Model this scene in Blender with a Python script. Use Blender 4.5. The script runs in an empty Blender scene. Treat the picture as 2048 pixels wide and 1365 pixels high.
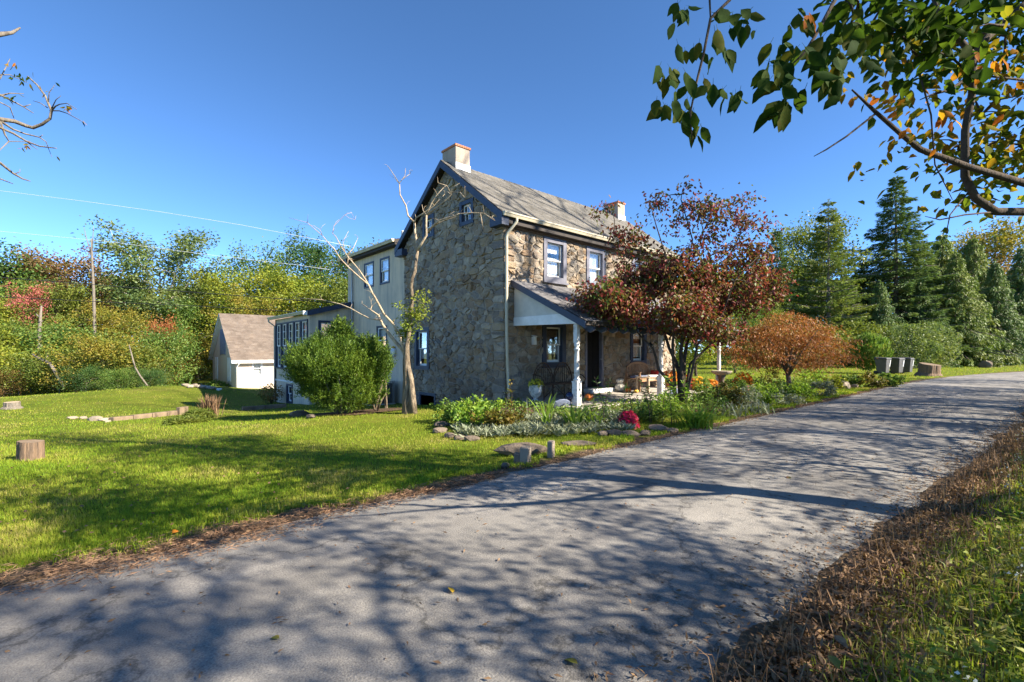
import bpy, bmesh, math, random
import numpy as np
from mathutils import Vector, Matrix, noise as mnoise

# ------------------------------------------------------------------ camera, sky, sun, exposure
SC = bpy.context.scene
COL = SC.collection
# world axes: x runs along the stone front of the house, y from the road towards the back, z up; origin = front corner of the house
CAM = (-8.78, -10.25, 1.5)
FPX, HOR = 945.0, 704.0
RX, RY = .7472, -.6646          # camera right
FX, FY = .6646, .7472           # camera forward
cam_d = bpy.data.cameras.new('camera')
cam_d.sensor_width = 36.0
cam_d.lens = 36.0 * FPX / 2048
cam_d.shift_y = (HOR - 682.5) / 2048
cam_d.clip_start = .05
cam_d.clip_end = 3000
cam = bpy.data.objects.new('camera', cam_d)
COL.objects.link(cam)
cam.location = CAM
cam.rotation_euler = (math.pi / 2, 0, -math.atan2(FX, FY))
SC.camera = cam

SUN_EL, SUN_X, SUN_Y = math.radians(34), .442, -.897
W = bpy.data.worlds.new('World')
SC.world = W
W.use_nodes = True
wn = W.node_tree
wn.nodes.clear()
w_out = wn.nodes.new('ShaderNodeOutputWorld')
w_bg = wn.nodes.new('ShaderNodeBackground')
w_sky = wn.nodes.new('ShaderNodeTexSky')
w_sky.sky_type = 'NISHITA'
w_sky.sun_disc = False
w_sky.sun_elevation = SUN_EL
w_sky.sun_rotation = math.atan2(SUN_X, SUN_Y) % (2 * math.pi)
w_sky.air_density = .55
w_sky.dust_density = 0.0
w_sky.ozone_density = 2.0
w_sky.altitude = 4500
w_bg.inputs[1].default_value = .15
w_hs = wn.nodes.new('ShaderNodeHueSaturation')
w_hs.inputs['Saturation'].default_value = 1.13
w_hs.inputs['Hue'].default_value = .497
wn.links.new(w_sky.outputs[0], w_hs.inputs['Color'])
wn.links.new(w_hs.outputs[0], w_bg.inputs[0])
wn.links.new(w_bg.outputs[0], w_out.inputs[0])

sun_d = bpy.data.lights.new('sun', 'SUN')
sun_d.energy = 4.8
sun_d.angle = math.radians(.53)
sun_d.color = (1.0, .90, .75)
sun = bpy.data.objects.new('sun', sun_d)
COL.objects.link(sun)
sv = Vector((SUN_X * math.cos(SUN_EL), SUN_Y * math.cos(SUN_EL), math.sin(SUN_EL)))
sun.rotation_euler = sv.to_track_quat('Z', 'Y').to_euler()
sun.location = (20, -40, 40)

SC.view_settings.view_transform = 'Standard'
SC.view_settings.look = 'None'
SC.view_settings.exposure = 1.72
SC.view_settings.gamma = 1.0
SC.view_settings.use_curve_mapping = False
SC.cycles.max_bounces = 7
SC.cycles.diffuse_bounces = 4
SC.cycles.transparent_max_bounces = 12
SC.cycles.use_denoising = True

# ------------------------------------------------------------------ helpers
RNG = np.random.default_rng(11)
random.seed(5)


def P(px, py, Y):
    """A point seen at photo pixel (px, py) and Y metres in front of the camera."""
    X = (px - 1024) / FPX * Y
    return Vector((CAM[0] + X * RX + Y * FX, CAM[1] + X * RY + Y * FY, CAM[2] - (py - HOR) / FPX * Y))


def ST(px, Y):
    p = P(px, HOR, Y)
    return p.x, p.y


def depth_of(x, y):
    return (x - CAM[0]) * FX + (y - CAM[1]) * FY


def pix(x, y, z):
    d = depth_of(x, y)
    X = (x - CAM[0]) * RX + (y - CAM[1]) * RY
    return 1024 + X / d * FPX, HOR - (z - CAM[2]) / d * FPX, d


# ---- terrain
_cp = [(-9, -5.5, 0), (-3, -5.5, 0), (3, -5.5, 0), (12, -5.5, 0), (25, -5.5, 0), (40, -5.5, 0), (-20, -5.5, -.05), (70, -5.5, .1),
       (0, -1, .04), (5, -3, .02), (9.2, -2, .03), (0, 0, .03), (9.6, 0, .04), (0, 4.3, -.38), (-.6, 6.6, -.49), (-1.8, 10.7, -.76),
       (-1.8, 13, -.90), (-1.9, 15.8, -1.05), (-1.07, 28.4, -1.3), (6, 28.4, -1.3), (-1.07, 36.8, -1.25), (4, 10, -.4), (9.5, 12, -.3),
       (15, 12, -.1), (20, 4, 0), (30, 20, 0), (-60, 40, -3), (0, 90, -2), (-40, 90, -3), (60, 90, 0), (110, 40, 1.5), (110, 0, 1), (-60, 0, -1),
       (-60, -30, 0), (0, -40, .6), (60, -40, .6)]
for px, py, Y in [(818, 828, 12.3), (680, 827, 12.6), (61, 918, 7.1), (22, 818, 17.5), (330, 771, 25), (420, 772, 27), (250, 779, 25.5),
                  (150, 787, 27), (50, 793, 30), (200, 830, 15.5), (370, 830, 15.5), (600, 830, 14), (415, 826, 16.5), (300, 870, 10),
                  (600, 880, 9), (900, 862, 9.5), (2000, 717, 60), (1850, 748, 34), (1600, 726, 60), (1700, 735, 45)]:
    p = P(px, py, Y)
    _cp.append((p.x, p.y, p.z))
_cp = np.array(_cp, float)


def _tps(d2):
    return .5 * d2 * np.log(np.maximum(d2, 1e-9))


def _fit():
    n = len(_cp)
    d2 = ((_cp[:, None, :2] - _cp[None, :, :2]) ** 2).sum(-1)
    A = np.zeros((n + 3, n + 3))
    A[:n, :n] = _tps(d2) + np.eye(n) * 1.5
    A[:n, n] = 1
    A[:n, n + 1:] = _cp[:, :2]
    A[n:, :n] = A[:n, n:].T
    b = np.zeros(n + 3)
    b[:n] = _cp[:, 2]
    return np.linalg.solve(A, b)


_w = _fit()


def sstep(a, b, x):
    t = np.clip((x - a) / (b - a), 0, 1)
    return t * t * (3 - 2 * t)


def bend(x):
    """How far the lane curves away to the right, beyond the house."""
    x = np.asarray(x, float)
    q = np.clip(x - 17, 0, 45)
    return -.0046 * q * q - np.maximum(0, x - 62) * .41


def far_edge(x):
    """The lane's edge on the bank side."""
    x = np.asarray(x, float)
    return -9.34 - .062 * np.clip(x + 6, 0, 15) + bend(x)


def H(x, y):
    """Ground height (arrays or numbers)."""
    x = np.asarray(x, float)
    y = np.asarray(y, float)
    sh = x.shape
    xf, yf = x.ravel(), y.ravel()
    out = np.zeros(len(xf))
    for i in range(0, len(xf), 20000):
        a, b = xf[i:i + 20000], yf[i:i + 20000]
        d2 = (a[:, None] - _cp[None, :, 0]) ** 2 + (b[:, None] - _cp[None, :, 1]) ** 2
        out[i:i + 20000] = _tps(d2) @ _w[:-3] + _w[-3] + a * _w[-2] + b * _w[-1]
    r = np.hypot(xf, yf)
    out = np.clip(out, -3.5, 2.5)
    out = out * (1 - sstep(90, 160, r)) + (-1.0) * sstep(90, 160, r)
    yb = yf - bend(xf)
    road = sstep(-5.0, -5.7, yb)
    out = out * (1 - road)
    bank = sstep(-9.9, -13.0, yb)
    out = out + bank * (.42 + .12 * np.sin(xf * .7)) * (1 - sstep(60, 120, r))
    out = out + .012 * np.sin(xf * 1.9 + yf * .8) * np.sin(yf * 1.3 - xf * .6) * (1 - sstep(-5, -5.6, yb) * sstep(-9.8, -9.2, yb))
    return out.reshape(sh) if sh else float(out[0])


def G(px, Y):
    x, y = ST(px, Y)
    return Vector((x, y, H(x, y)))


def ground_hit(px, py):
    """Where the view ray through a photo pixel meets the ground."""
    prev = None
    for Y in np.geomspace(2, 90, 260):
        p = P(px, py, Y)
        g = H(p.x, p.y)
        if p.z <= g:
            return Vector((p.x, p.y, g)), Y
    return G(px, 60), 60.0


# ---- tagging
def tag(o, label=None, cat=None, group=None, kind=None):
    if label:
        o['label'] = label
    if cat:
        o['category'] = cat
    if group:
        o['group'] = group
    if kind:
        o['kind'] = kind
    return o


def thing(name, label, cat, loc=(0, 0, 0), rotz=0.0, group=None):
    o = bpy.data.objects.new(name, None)
    o.empty_display_size = .2
    COL.objects.link(o)
    o.location = loc
    o.rotation_euler = (0, 0, rotz)
    return tag(o, label, cat, group)


def link(name, me, mat=None, parent=None, kind=None, loc=None):
    o = bpy.data.objects.new(name, me)
    COL.objects.link(o)
    if mat is not None and not me.materials:
        me.materials.append(mat)
    if parent is not None:
        o.parent = parent
    if kind:
        o['kind'] = kind
    if loc is not None:
        o.location = loc
    return o


class MB:
    """Collects simple shapes and links them as one mesh object."""

    def __init__(self):
        self.v, self.f, self.s = [], [], []

    def add(self, vs, fs, smooth=False):
        b = len(self.v)
        self.v += [tuple(v) for v in vs]
        self.f += [tuple(i + b for i in f) for f in fs]
        self.s += [smooth] * len(fs)
        return self

    def hexa(self, c):
        return self.add(c, [(0, 3, 2, 1), (4, 5, 6, 7), (0, 1, 5, 4), (1, 2, 6, 5), (2, 3, 7, 6), (3, 0, 4, 7)])

    def box(self, x0, x1, y0, y1, z0, z1, F=None):
        c = [(x0, y0, z0), (x1, y0, z0), (x1, y1, z0), (x0, y1, z0), (x0, y0, z1), (x1, y0, z1), (x1, y1, z1), (x0, y1, z1)]
        return self.hexa([F(*p) for p in c] if F else c)

    def obox(self, c, size, rot=(0, 0, 0)):
        from mathutils import Euler
        m = Euler(rot).to_matrix()
        sx, sy, sz = [q / 2 for q in size]
        c = Vector(c)
        return self.hexa([c + m @ Vector(p) for p in [(-sx, -sy, -sz), (sx, -sy, -sz), (sx, sy, -sz), (-sx, sy, -sz), (-sx, -sy, sz), (sx, -sy, sz), (sx, sy, sz), (-sx, sy, sz)]])

    def bar(self, a, b, w, h=None):
        """A square bar from a to b."""
        a, b = Vector(a), Vector(b)
        h = h or w
        d = (b - a).normalized()
        up = Vector((0, 0, 1)) if abs(d.z) < .95 else Vector((0, 1, 0))
        s = d.cross(up).normalized() * w / 2
        u = s.cross(d).normalized() * h / 2
        return self.hexa([a - s - u, a + s - u, a + s + u, a - s + u, b - s - u, b + s - u, b + s + u, b - s + u])

    def tube(self, pts, radii, n=7, wob=0.0, cap=True):
        pts = [Vector(p) for p in pts]
        if not hasattr(radii, '__len__'):
            radii = [radii] * len(pts)
        vs, fs = [], []
        s = None
        for i, p in enumerate(pts):
            d = (pts[min(i + 1, len(pts) - 1)] - pts[max(i - 1, 0)])
            d = d.normalized() if d.length > 1e-9 else Vector((0, 0, 1))
            if s is None:
                s = d.orthogonal().normalized()
            else:
                s = (s - d * s.dot(d))
                s = s.normalized() if s.length > 1e-6 else d.orthogonal().normalized()
            t = d.cross(s)
            for k in range(n):
                a = 2 * math.pi * k / n
                r = radii[i] * (1 + (random.uniform(-wob, wob) if wob else 0))
                vs.append(p + s * math.cos(a) * r + t * math.sin(a) * r)
        for i in range(len(pts) - 1):
            for k in range(n):
                k2 = (k + 1) % n
                fs.append((i * n + k, i * n + k2, (i + 1) * n + k2, (i + 1) * n + k))
        if cap:
            fs.append(tuple(range(n - 1, -1, -1)))
            fs.append(tuple((len(pts) - 1) * n + k for k in range(n)))
        return self.add(vs, fs, True)

    def lathe(self, prof, n=20, c=(0, 0, 0), sq=1.0, wob=0.0):
        vs, fs = [], []
        for r, z in prof:
            for k in range(n):
                a = 2 * math.pi * (k + .5) / n
                q = r * (1 + (random.uniform(-wob, wob) if wob else 0))
                vs.append((c[0] + q * math.cos(a), c[1] + q * math.sin(a) * sq, c[2] + z))
        for i in range(len(prof) - 1):
            for k in range(n):
                k2 = (k + 1) % n
                fs.append((i * n + k, i * n + k2, (i + 1) * n + k2, (i + 1) * n + k))
        fs.append(tuple(range(n - 1, -1, -1)))
        fs.append(tuple((len(prof) - 1) * n + k for k in range(n)))
        return self.add(vs, fs, True)

    def poly_prism(self, poly, z0, z1, F=None):
        n = len(poly)
        vs = [(p[0], p[1], z0) for p in poly] + [(p[0], p[1], z1) for p in poly]
        fs = [tuple(range(n - 1, -1, -1)), tuple(range(n, 2 * n))] + [(k, (k + 1) % n, n + (k + 1) % n, n + k) for k in range(n)]
        return self.add([F(*v) for v in vs] if F else vs, fs)

    def mesh(self, name, recalc=True):
        me = bpy.data.meshes.new(name)
        me.from_pydata(self.v, [], self.f)
        me.polygons.foreach_set('use_smooth', self.s)
        if recalc:
            bm = bmesh.new()
            bm.from_mesh(me)
            bmesh.ops.recalc_face_normals(bm, faces=bm.faces)
            bm.to_mesh(me)
            bm.free()
        me.update()
        return me

    def build(self, name, mat, parent=None, kind=None, loc=None, bevel=0.0):
        o = link(name, self.mesh(name), mat, parent, kind, loc)
        if bevel:
            m = o.modifiers.new('bevel', 'BEVEL')
            m.width = bevel
            m.segments = 2
            m.limit_method = 'ANGLE'
        return o


def np_mesh(name, V, F, smooth=False):
    """V (n,3), F (m,k) arrays with one face size."""
    V = np.asarray(V, np.float32).reshape(-1, 3)
    F = np.asarray(F, np.int32)
    m, k = F.shape
    me = bpy.data.meshes.new(name)
    me.vertices.add(len(V))
    me.vertices.foreach_set('co', V.ravel())
    me.loops.add(m * k)
    me.loops.foreach_set('vertex_index', F.ravel())
    me.polygons.add(m)
    me.polygons.foreach_set('loop_start', np.arange(0, m * k, k, dtype=np.int32))
    if smooth:
        me.polygons.foreach_set('use_smooth', np.ones(m, bool))
    me.update(calc_edges=True)
    return me


def unit(a):
    return a / np.maximum(np.linalg.norm(a, axis=-1, keepdims=True), 1e-9)


def leaf_mesh(name, C, L, Wd, rng, up=.4, droop=.0, D=None, fold=.18, fine=False):
    """One folded four-sided leaf per row of C."""
    n = len(C)
    L = np.broadcast_to(L, (n,))[:, None] * rng.uniform(.7, 1.25, (n, 1))
    Wd = np.broadcast_to(Wd, (n,))[:, None] * rng.uniform(.75, 1.2, (n, 1))
    if D is None:
        D = rng.normal(size=(n, 3))
        D[:, 2] = D[:, 2] * .7 - droop
    D = unit(D)
    N = rng.normal(size=(n, 3))
    N[:, 2] = np.abs(N[:, 2]) + up
    N = unit(N - D * (N * D).sum(1, keepdims=True))
    S = np.cross(D, N)
    if fine:
        k1, k2 = C + D * L * .30, C + D * L * .66 - N * L * .04
        V = np.stack([C, k1 + S * Wd * .46 + N * Wd * fold, k2 + S * Wd * .40 + N * Wd * fold * .8, C + D * L - N * L * .14,
                      k2 - S * Wd * .40 + N * Wd * fold * .8, k1 - S * Wd * .46 + N * Wd * fold], 1)
        b = np.arange(n)[:, None] * 6
        return np_mesh(name, V, np.concatenate([b + np.array([[0, 1, 2, 3]]), b + np.array([[0, 3, 4, 5]])]))
    mid = C + D * L * .42
    V = np.stack([C, mid + S * Wd * .5 + N * Wd * fold, C + D * L - N * L * .08, mid - S * Wd * .5 + N * Wd * fold], 1)
    return np_mesh(name, V, np.arange(4 * n).reshape(n, 4))


# ---- materials
MATS = {}


def new_mat(name):
    m = bpy.data.materials.new(name)
    m.use_nodes = True
    nt = m.node_tree
    nt.nodes.clear()
    out = nt.nodes.new('ShaderNodeOutputMaterial')
    MATS[name] = m
    return m, nt, out


def nd(nt, t, **kw):
    n = nt.nodes.new(t)
    for k, v in kw.items():
        setattr(n, k, v)
    return n


def ramp(nt, cols):
    r = nd(nt, 'ShaderNodeValToRGB')
    e = r.color_ramp.elements
    while len(e) < len(cols):
        e.new(.5)
    for i, (p, c) in enumerate(cols):
        e[i].position = p
        e[i].color = (*c, 1)
    return r


def math_n(nt, op, a, b=None, clamp=False):
    n = nd(nt, 'ShaderNodeMath', operation=op)
    n.use_clamp = clamp
    for i, q in enumerate((a, b)):
        if q is None:
            continue
        if isinstance(q, (int, float)):
            n.inputs[i].default_value = q
        else:
            nt.links.new(q, n.inputs[i])
    return n.outputs[0]


def noise_n(nt, coord, scale, detail=6, rough=.6, stretch=None):
    if stretch:
        mp = nd(nt, 'ShaderNodeMapping')
        mp.inputs['Scale'].default_value = stretch
        nt.links.new(coord, mp.inputs[0])
        coord = mp.outputs[0]
    n = nd(nt, 'ShaderNodeTexNoise')
    n.inputs['Scale'].default_value = scale
    n.inputs['Detail'].default_value = detail
    n.inputs['Roughness'].default_value = rough
    nt.links.new(coord, n.inputs['Vector'])
    return n.outputs[0]


def mix_rgb(nt, f, a, b, mode='MIX'):
    m = nd(nt, 'ShaderNodeMix', data_type='RGBA', blend_type=mode)
    for sock, q in ((m.inputs[0], f), (m.inputs[6], a), (m.inputs[7], b)):
        if isinstance(q, (int, float)):
            sock.default_value = q
        elif isinstance(q, tuple):
            sock.default_value = (*q, 1)
        else:
            nt.links.new(q, sock)
    return m.outputs[2]


def principled(nt, out, col, rough=.8, spec=.3, bump=None, bstr=.3, bdist=.02, metal=0.0):
    p = nd(nt, 'ShaderNodeBsdfPrincipled')
    if isinstance(col, tuple):
        p.inputs['Base Color'].default_value = (*col, 1)
    else:
        nt.links.new(col, p.inputs['Base Color'])
    p.inputs['Roughness'].default_value = rough
    p.inputs['Specular IOR Level'].default_value = spec
    p.inputs['Metallic'].default_value = metal
    if bump is not None:
        b = nd(nt, 'ShaderNodeBump')
        b.inputs['Strength'].default_value = bstr
        b.inputs['Distance'].default_value = bdist
        nt.links.new(bump, b.inputs['Height'])
        nt.links.new(b.outputs[0], p.inputs['Normal'])
    if out is not None:
        nt.links.new(p.outputs[0], out.inputs[0])
    return p


def M(name, c1, c2=None, scale=6, rough=.75, bump=.25, spec=.3, stretch=None, detail=7, metal=0.0, bscale=None, bdist=.01, lo=.35, hi=.68, rnd=0.0):
    """Surface whose colour wanders between c1 and c2, with fine relief; rnd mixes in a random tone per object."""
    m, nt, out = new_mat(name)
    co = nd(nt, 'ShaderNodeTexCoord').outputs['Object']
    n1 = noise_n(nt, co, scale, detail, .62, stretch)
    c2 = c2 or tuple(q * .75 for q in c1)
    r = ramp(nt, [(lo, c1), (hi, c2)])
    f = n1
    if rnd:
        oi = nd(nt, 'ShaderNodeObjectInfo').outputs['Random']
        f = math_n(nt, 'ADD', math_n(nt, 'MULTIPLY', n1, 1 - rnd), math_n(nt, 'MULTIPLY', oi, rnd))
    nt.links.new(f, r.inputs[0])
    n2 = noise_n(nt, co, bscale or scale * 6, 4, .6, stretch)
    principled(nt, out, r.outputs[0], rough, spec, n2 if bump else None, bump, bdist, metal)
    return m


def LM(name, cols, transl=.32, rough=.5, nscale=.7, namt=.45, spec=.25, per='island'):
    """Leaves: colour random per leaf, drifting through the crown, with light passing through."""
    m, nt, out = new_mat(name)
    g = nd(nt, 'ShaderNodeObjectInfo').outputs['Random'] if per == 'object' else nd(nt, 'ShaderNodeNewGeometry').outputs['Random Per Island']
    co = nd(nt, 'ShaderNodeTexCoord').outputs['Object']
    n = noise_n(nt, co, nscale, 3, .5)
    nn = math_n(nt, 'MULTIPLY_ADD', n, 2.6, True)
    nn.node.inputs[2].default_value = -.8
    f = math_n(nt, 'ADD', math_n(nt, 'MULTIPLY', g, 1 - namt), math_n(nt, 'MULTIPLY', nn, namt))
    k = len(cols)
    if name[:5] in ('leaf_', 'grass', 'needl') and not name.startswith(('leaf_single', 'leaf_overhang', 'needle_litter', 'leaf_dry', 'leaf_silver', 'leaf_autumn_bed')):
        cols = [tuple(min(.6, v * 1.85) for v in c) for c in cols]
    r = ramp(nt, [(.08 + .84 * i / (k - 1), c) for i, c in enumerate(cols)])
    nt.links.new(f, r.inputs[0])
    p = principled(nt, None, r.outputs[0], rough, spec)
    t = nd(nt, 'ShaderNodeBsdfTranslucent')
    bright = mix_rgb(nt, 1.0, r.outputs[0], (1.5, 1.45, .8), 'MULTIPLY')
    nt.links.new(bright, t.inputs[0])
    mx = nd(nt, 'ShaderNodeMixShader')
    mx.inputs[0].default_value = transl
    nt.links.new(p.outputs[0], mx.inputs[1])
    nt.links.new(t.outputs[0], mx.inputs[2])
    nt.links.new(mx.outputs[0], out.inputs[0])
    return m


def glass_mat(name, ior=1.75, tint=(.97, .985, .98)):
    m, nt, out = new_mat(name)
    ge = nd(nt, 'ShaderNodeNewGeometry')
    dt = nd(nt, 'ShaderNodeVectorMath', operation='DOT_PRODUCT')
    nt.links.new(ge.outputs['Normal'], dt.inputs[0])
    nt.links.new(ge.outputs['Incoming'], dt.inputs[1])
    gz = math_n(nt, 'SUBTRACT', 1.0, math_n(nt, 'ABSOLUTE', dt.outputs['Value']), True)
    fr = math_n(nt, 'MULTIPLY', math_n(nt, 'POWER', gz, 4.0), .85)
    t = nd(nt, 'ShaderNodeBsdfTransparent')
    t.inputs[0].default_value = (*tint, 1)
    g = nd(nt, 'ShaderNodeBsdfGlossy')
    g.inputs['Roughness'].default_value = .015
    co = nd(nt, 'ShaderNodeTexCoord').outputs['Object']
    b = nd(nt, 'ShaderNodeBump')
    b.inputs['Strength'].default_value = .06
    b.inputs['Distance'].default_value = .02
    nt.links.new(noise_n(nt, co, 2.2, 2), b.inputs['Height'])
    nt.links.new(b.outputs[0], g.inputs['Normal'])
    mx = nd(nt, 'ShaderNodeMixShader')
    f = math_n(nt, 'ADD', fr, .15, True)
    nt.links.new(f, mx.inputs[0])
    nt.links.new(t.outputs[0], mx.inputs[1])
    nt.links.new(g.outputs[0], mx.inputs[2])
    nt.links.new(mx.outputs[0], out.inputs[0])
    return m


def stone_mat(name, island=False):
    m, nt, out = new_mat(name)
    co = nd(nt, 'ShaderNodeTexCoord').outputs['Object']
    if island:
        rnd = nd(nt, 'ShaderNodeNewGeometry').outputs['Random Per Island']
    else:
        rnd = nd(nt, 'ShaderNodeObjectInfo').outputs['Random']
    base = ramp(nt, [(.0, (.29, .205, .13)), (.16, (.40, .32, .22)), (.30, (.25, .225, .19)), (.44, (.46, .385, .29)), (.56, (.21, .19, .17)), (.68, (.37, .265, .165)), (.80, (.31, .285, .245)), (.90, (.26, .175, .11)), (1, (.50, .44, .35))])
    nt.links.new(rnd, base.inputs[0])
    n1 = noise_n(nt, co, 5, 8, .68)
    v = ramp(nt, [(.3, (.62, .6, .58)), (.5, (.95, .95, .95)), (.7, (1.2, 1.12, 1.0))])
    nt.links.new(n1, v.inputs[0])
    c = mix_rgb(nt, 1.0, base.outputs[0], v.outputs[0], 'MULTIPLY')
    rust = ramp(nt, [(.56, (0, 0, 0)), (.72, (.6, .6, .6))])
    nt.links.new(noise_n(nt, co, 2.3, 6, .7), rust.inputs[0])
    c = mix_rgb(nt, rust.outputs[0], c, (.33, .19, .09))
    n2 = noise_n(nt, co, 22, 8, .7)
    principled(nt, out, c, .9, .2, n2, 1.0, .05)
    return m


# ---- plants
def clump_leaves(rng, pts, n, sig, flat=.7):
    pts = np.asarray(pts, float)
    i = rng.integers(0, len(pts), n)
    off = rng.normal(size=(n, 3)) * sig
    off[:, 2] *= flat
    return pts[i] + off


def skeleton(rng, h, cr, base=.3, nl=16, up=.55, r0=.2, shape='round', lean=(0, 0)):
    """Trunk, limbs and sub-limbs as (points, radii) plus the places where leaves grow."""
    tubes, spots = [], []
    k = 8
    tr = [np.array([lean[0] * (i / k) ** 1.3 + rng.normal() * .03 * h * (i > 0) * .4, lean[1] * (i / k) ** 1.3 + rng.normal() * .03 * h * (i > 0) * .4, h * .86 * i / k]) for i in range(k + 1)]
    tubes.append((tr, [r0 * (1.25 if i == 0 else 1) * (1 - .88 * i / k) for i in range(k + 1)]))
    ang = rng.uniform(0, 6.28)
    for i in range(nl):
        q = (i + rng.uniform(0, .8)) / nl
        z = base + (.84 - base) * q
        zi = z / .86 * k
        a, b = tr[min(int(zi), k)], tr[min(int(zi) + 1, k)]
        p = a + (b - a) * (zi - int(zi))
        ang += 2.4 + rng.uniform(-.4, .4)
        if shape == 'round':
            ln = cr * (1.05 * math.sqrt(max(.06, 1 - ((q - .30) / .82) ** 2)))
        elif shape == 'vase':
            ln = cr * (.5 + .6 * q) * (1 if q < .85 else .7)
        else:
            ln = cr * (1.05 - .75 * q)
        ln *= rng.uniform(.72, 1.08)
        d = np.array([math.cos(ang), math.sin(ang), up * (.4 + .9 * q) + rng.uniform(-.1, .15)])
        d /= np.linalg.norm(d)
        pts = [p + d * ln * j / 4 + np.array([0, 0, .10 * ln * (j / 4) ** 2]) + rng.normal(size=3) * .035 * ln * (j > 0) for j in range(5)]
        rr = r0 * (.42 - .22 * q)
        tubes.append((pts, [rr * (1 - .8 * j / 4) for j in range(5)]))
        spots += [pts[2], pts[3], pts[4], pts[4], (pts[3] + pts[4]) / 2]
        for s in range(4):
            e = pts[1 + s % 4] if s < 3 else pts[4]
            d2 = d + rng.normal(size=3) * .6
            d2[2] += .15
            d2 /= np.linalg.norm(d2)
            l2 = ln * rng.uniform(.28, .5)
            q2 = [e + d2 * l2 * j / 2 + rng.normal(size=3) * .03 * l2 * (j > 0) for j in range(3)]
            tubes.append((q2, [rr * .4, rr * .25, rr * .08]))
            spots += [q2[1], q2[2], q2[2]]
    return tubes, spots


PROTO = {}
PROTO_H = {}


def tree_proto(key, seed, h, cr, nleaf, leaf, base=.3, nl=16, up=.55, r0=.2, shape='round', sig=.45, flat=.7, sides=6, lean=(0, 0), droop=0.0, rmax=None):
    rng = np.random.default_rng(seed)
    tubes, spots = skeleton(rng, h, cr, base, nl, up, r0, shape, lean)
    mb = MB()
    for p, r in tubes:
        mb.tube(p, r, sides, cap=False)
    tm = mb.mesh('trunk', False)
    C = clump_leaves(rng, spots, nleaf, sig, flat)
    if rmax:
        C = C[np.hypot(C[:, 0], C[:, 1]) < rmax]
    PROTO_H[key] = float(np.percentile(C[:, 2], 99.2))
    cm = leaf_mesh('crown', C, leaf[0], leaf[1], rng, droop=droop)
    PROTO[key] = (tm, cm)
    return PROTO[key]


def with_mat(o, mat):
    if not o.data.materials:
        o.data.materials.append(mat)
    o.material_slots[0].link = 'OBJECT'
    o.material_slots[0].material = mat
    return o


def plant_copy(key, name, label, cat, loc, leafm, barkm, scale=1.0, rotz=0.0, group=None, zs=None):
    tm, cm = PROTO[key]
    t = thing(name, label, cat, loc, rotz, group)
    t.scale = (scale, scale, zs or scale)
    with_mat(link('trunk', tm, None, t), barkm)
    with_mat(link('crown', cm, None, t), leafm)
    return t


def conifer_proto(key, seed, h, r, nwhorl=26, per=9, droop=.25, dens=1.0, base=.04, nsz=(.34, .10), hang=.0, r0=.22, taper=1.0):
    rng = np.random.default_rng(seed)
    mb = MB()
    mb.tube([(0, 0, 0), (0, 0, h * .4), (0, 0, h * .98)], [r0, r0 * .7, .015], 7, cap=False)
    C, D = [], []
    for i in range(nwhorl):
        q = (i + rng.uniform(0, .6)) / nwhorl
        z = h * (base + (1 - base) * q)
        R = r * ((1 - q) ** taper) * rng.uniform(.78, 1.12) + .12
        a0 = rng.uniform(0, 6.28)
        m = max(4, int(per * (1 - .4 * q)))
        for j in range(m):
            a = a0 + 6.283 * j / m + rng.uniform(-.25, .25)
            ln = R * rng.uniform(.65, 1.12)
            out = np.array([math.cos(a), math.sin(a), 0])
            sag = droop * rng.uniform(.6, 1.3)
            tip_up = .22 * (1 - hang)
            n = 4
            pts = [np.array([0, 0, z]) + out * ln * t / n + np.array([0, 0, -sag * ln * (t / n) + tip_up * ln * (t / n) ** 2]) for t in range(n + 1)]
            if ln > .5:
                mb.tube(pts, [.012 + .014 * ln * (1 - t / (n + 1)) for t in range(n + 1)], 4, cap=False)
            side = np.array([-math.sin(a), math.cos(a), 0])
            cnt = int((10 + 26 * ln) * dens)
            u = rng.uniform(.12, 1.0, cnt) ** .8
            wid = (.10 + .30 * ln * (1 - u)) * rng.uniform(-1, 1, cnt)
            base_p = pts[0] + out * (ln * u)[:, None] + np.array([0, 0, 1.0]) * (-sag * ln * u + tip_up * ln * u ** 2)[:, None] + side * wid[:, None]
            base_p[:, 2] -= np.abs(rng.normal(size=cnt)) * .10 * (1 + hang * 3) + np.abs(wid) * .25
            d = out * .8 + side * (np.sign(wid) * rng.uniform(.2, 1.0, cnt))[:, None]
            d[:, 2] = rng.uniform(-.35, .25, cnt) - hang * 1.3
            C.append(base_p)
            D.append(d)
    # leader
    cnt = 60
    zz = h * rng.uniform(.88, 1.0, cnt)
    C.append(np.stack([np.zeros(cnt), np.zeros(cnt), zz], 1))
    dd = rng.normal(size=(cnt, 3)) * .6
    dd[:, 2] = .5
    D.append(dd)
    C = np.concatenate(C)
    D = np.concatenate(D)
    cm = leaf_mesh('crown', C, nsz[0], nsz[1], rng, D=D, up=.6)
    PROTO[key] = (mb.mesh('trunk', False), cm)


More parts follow.
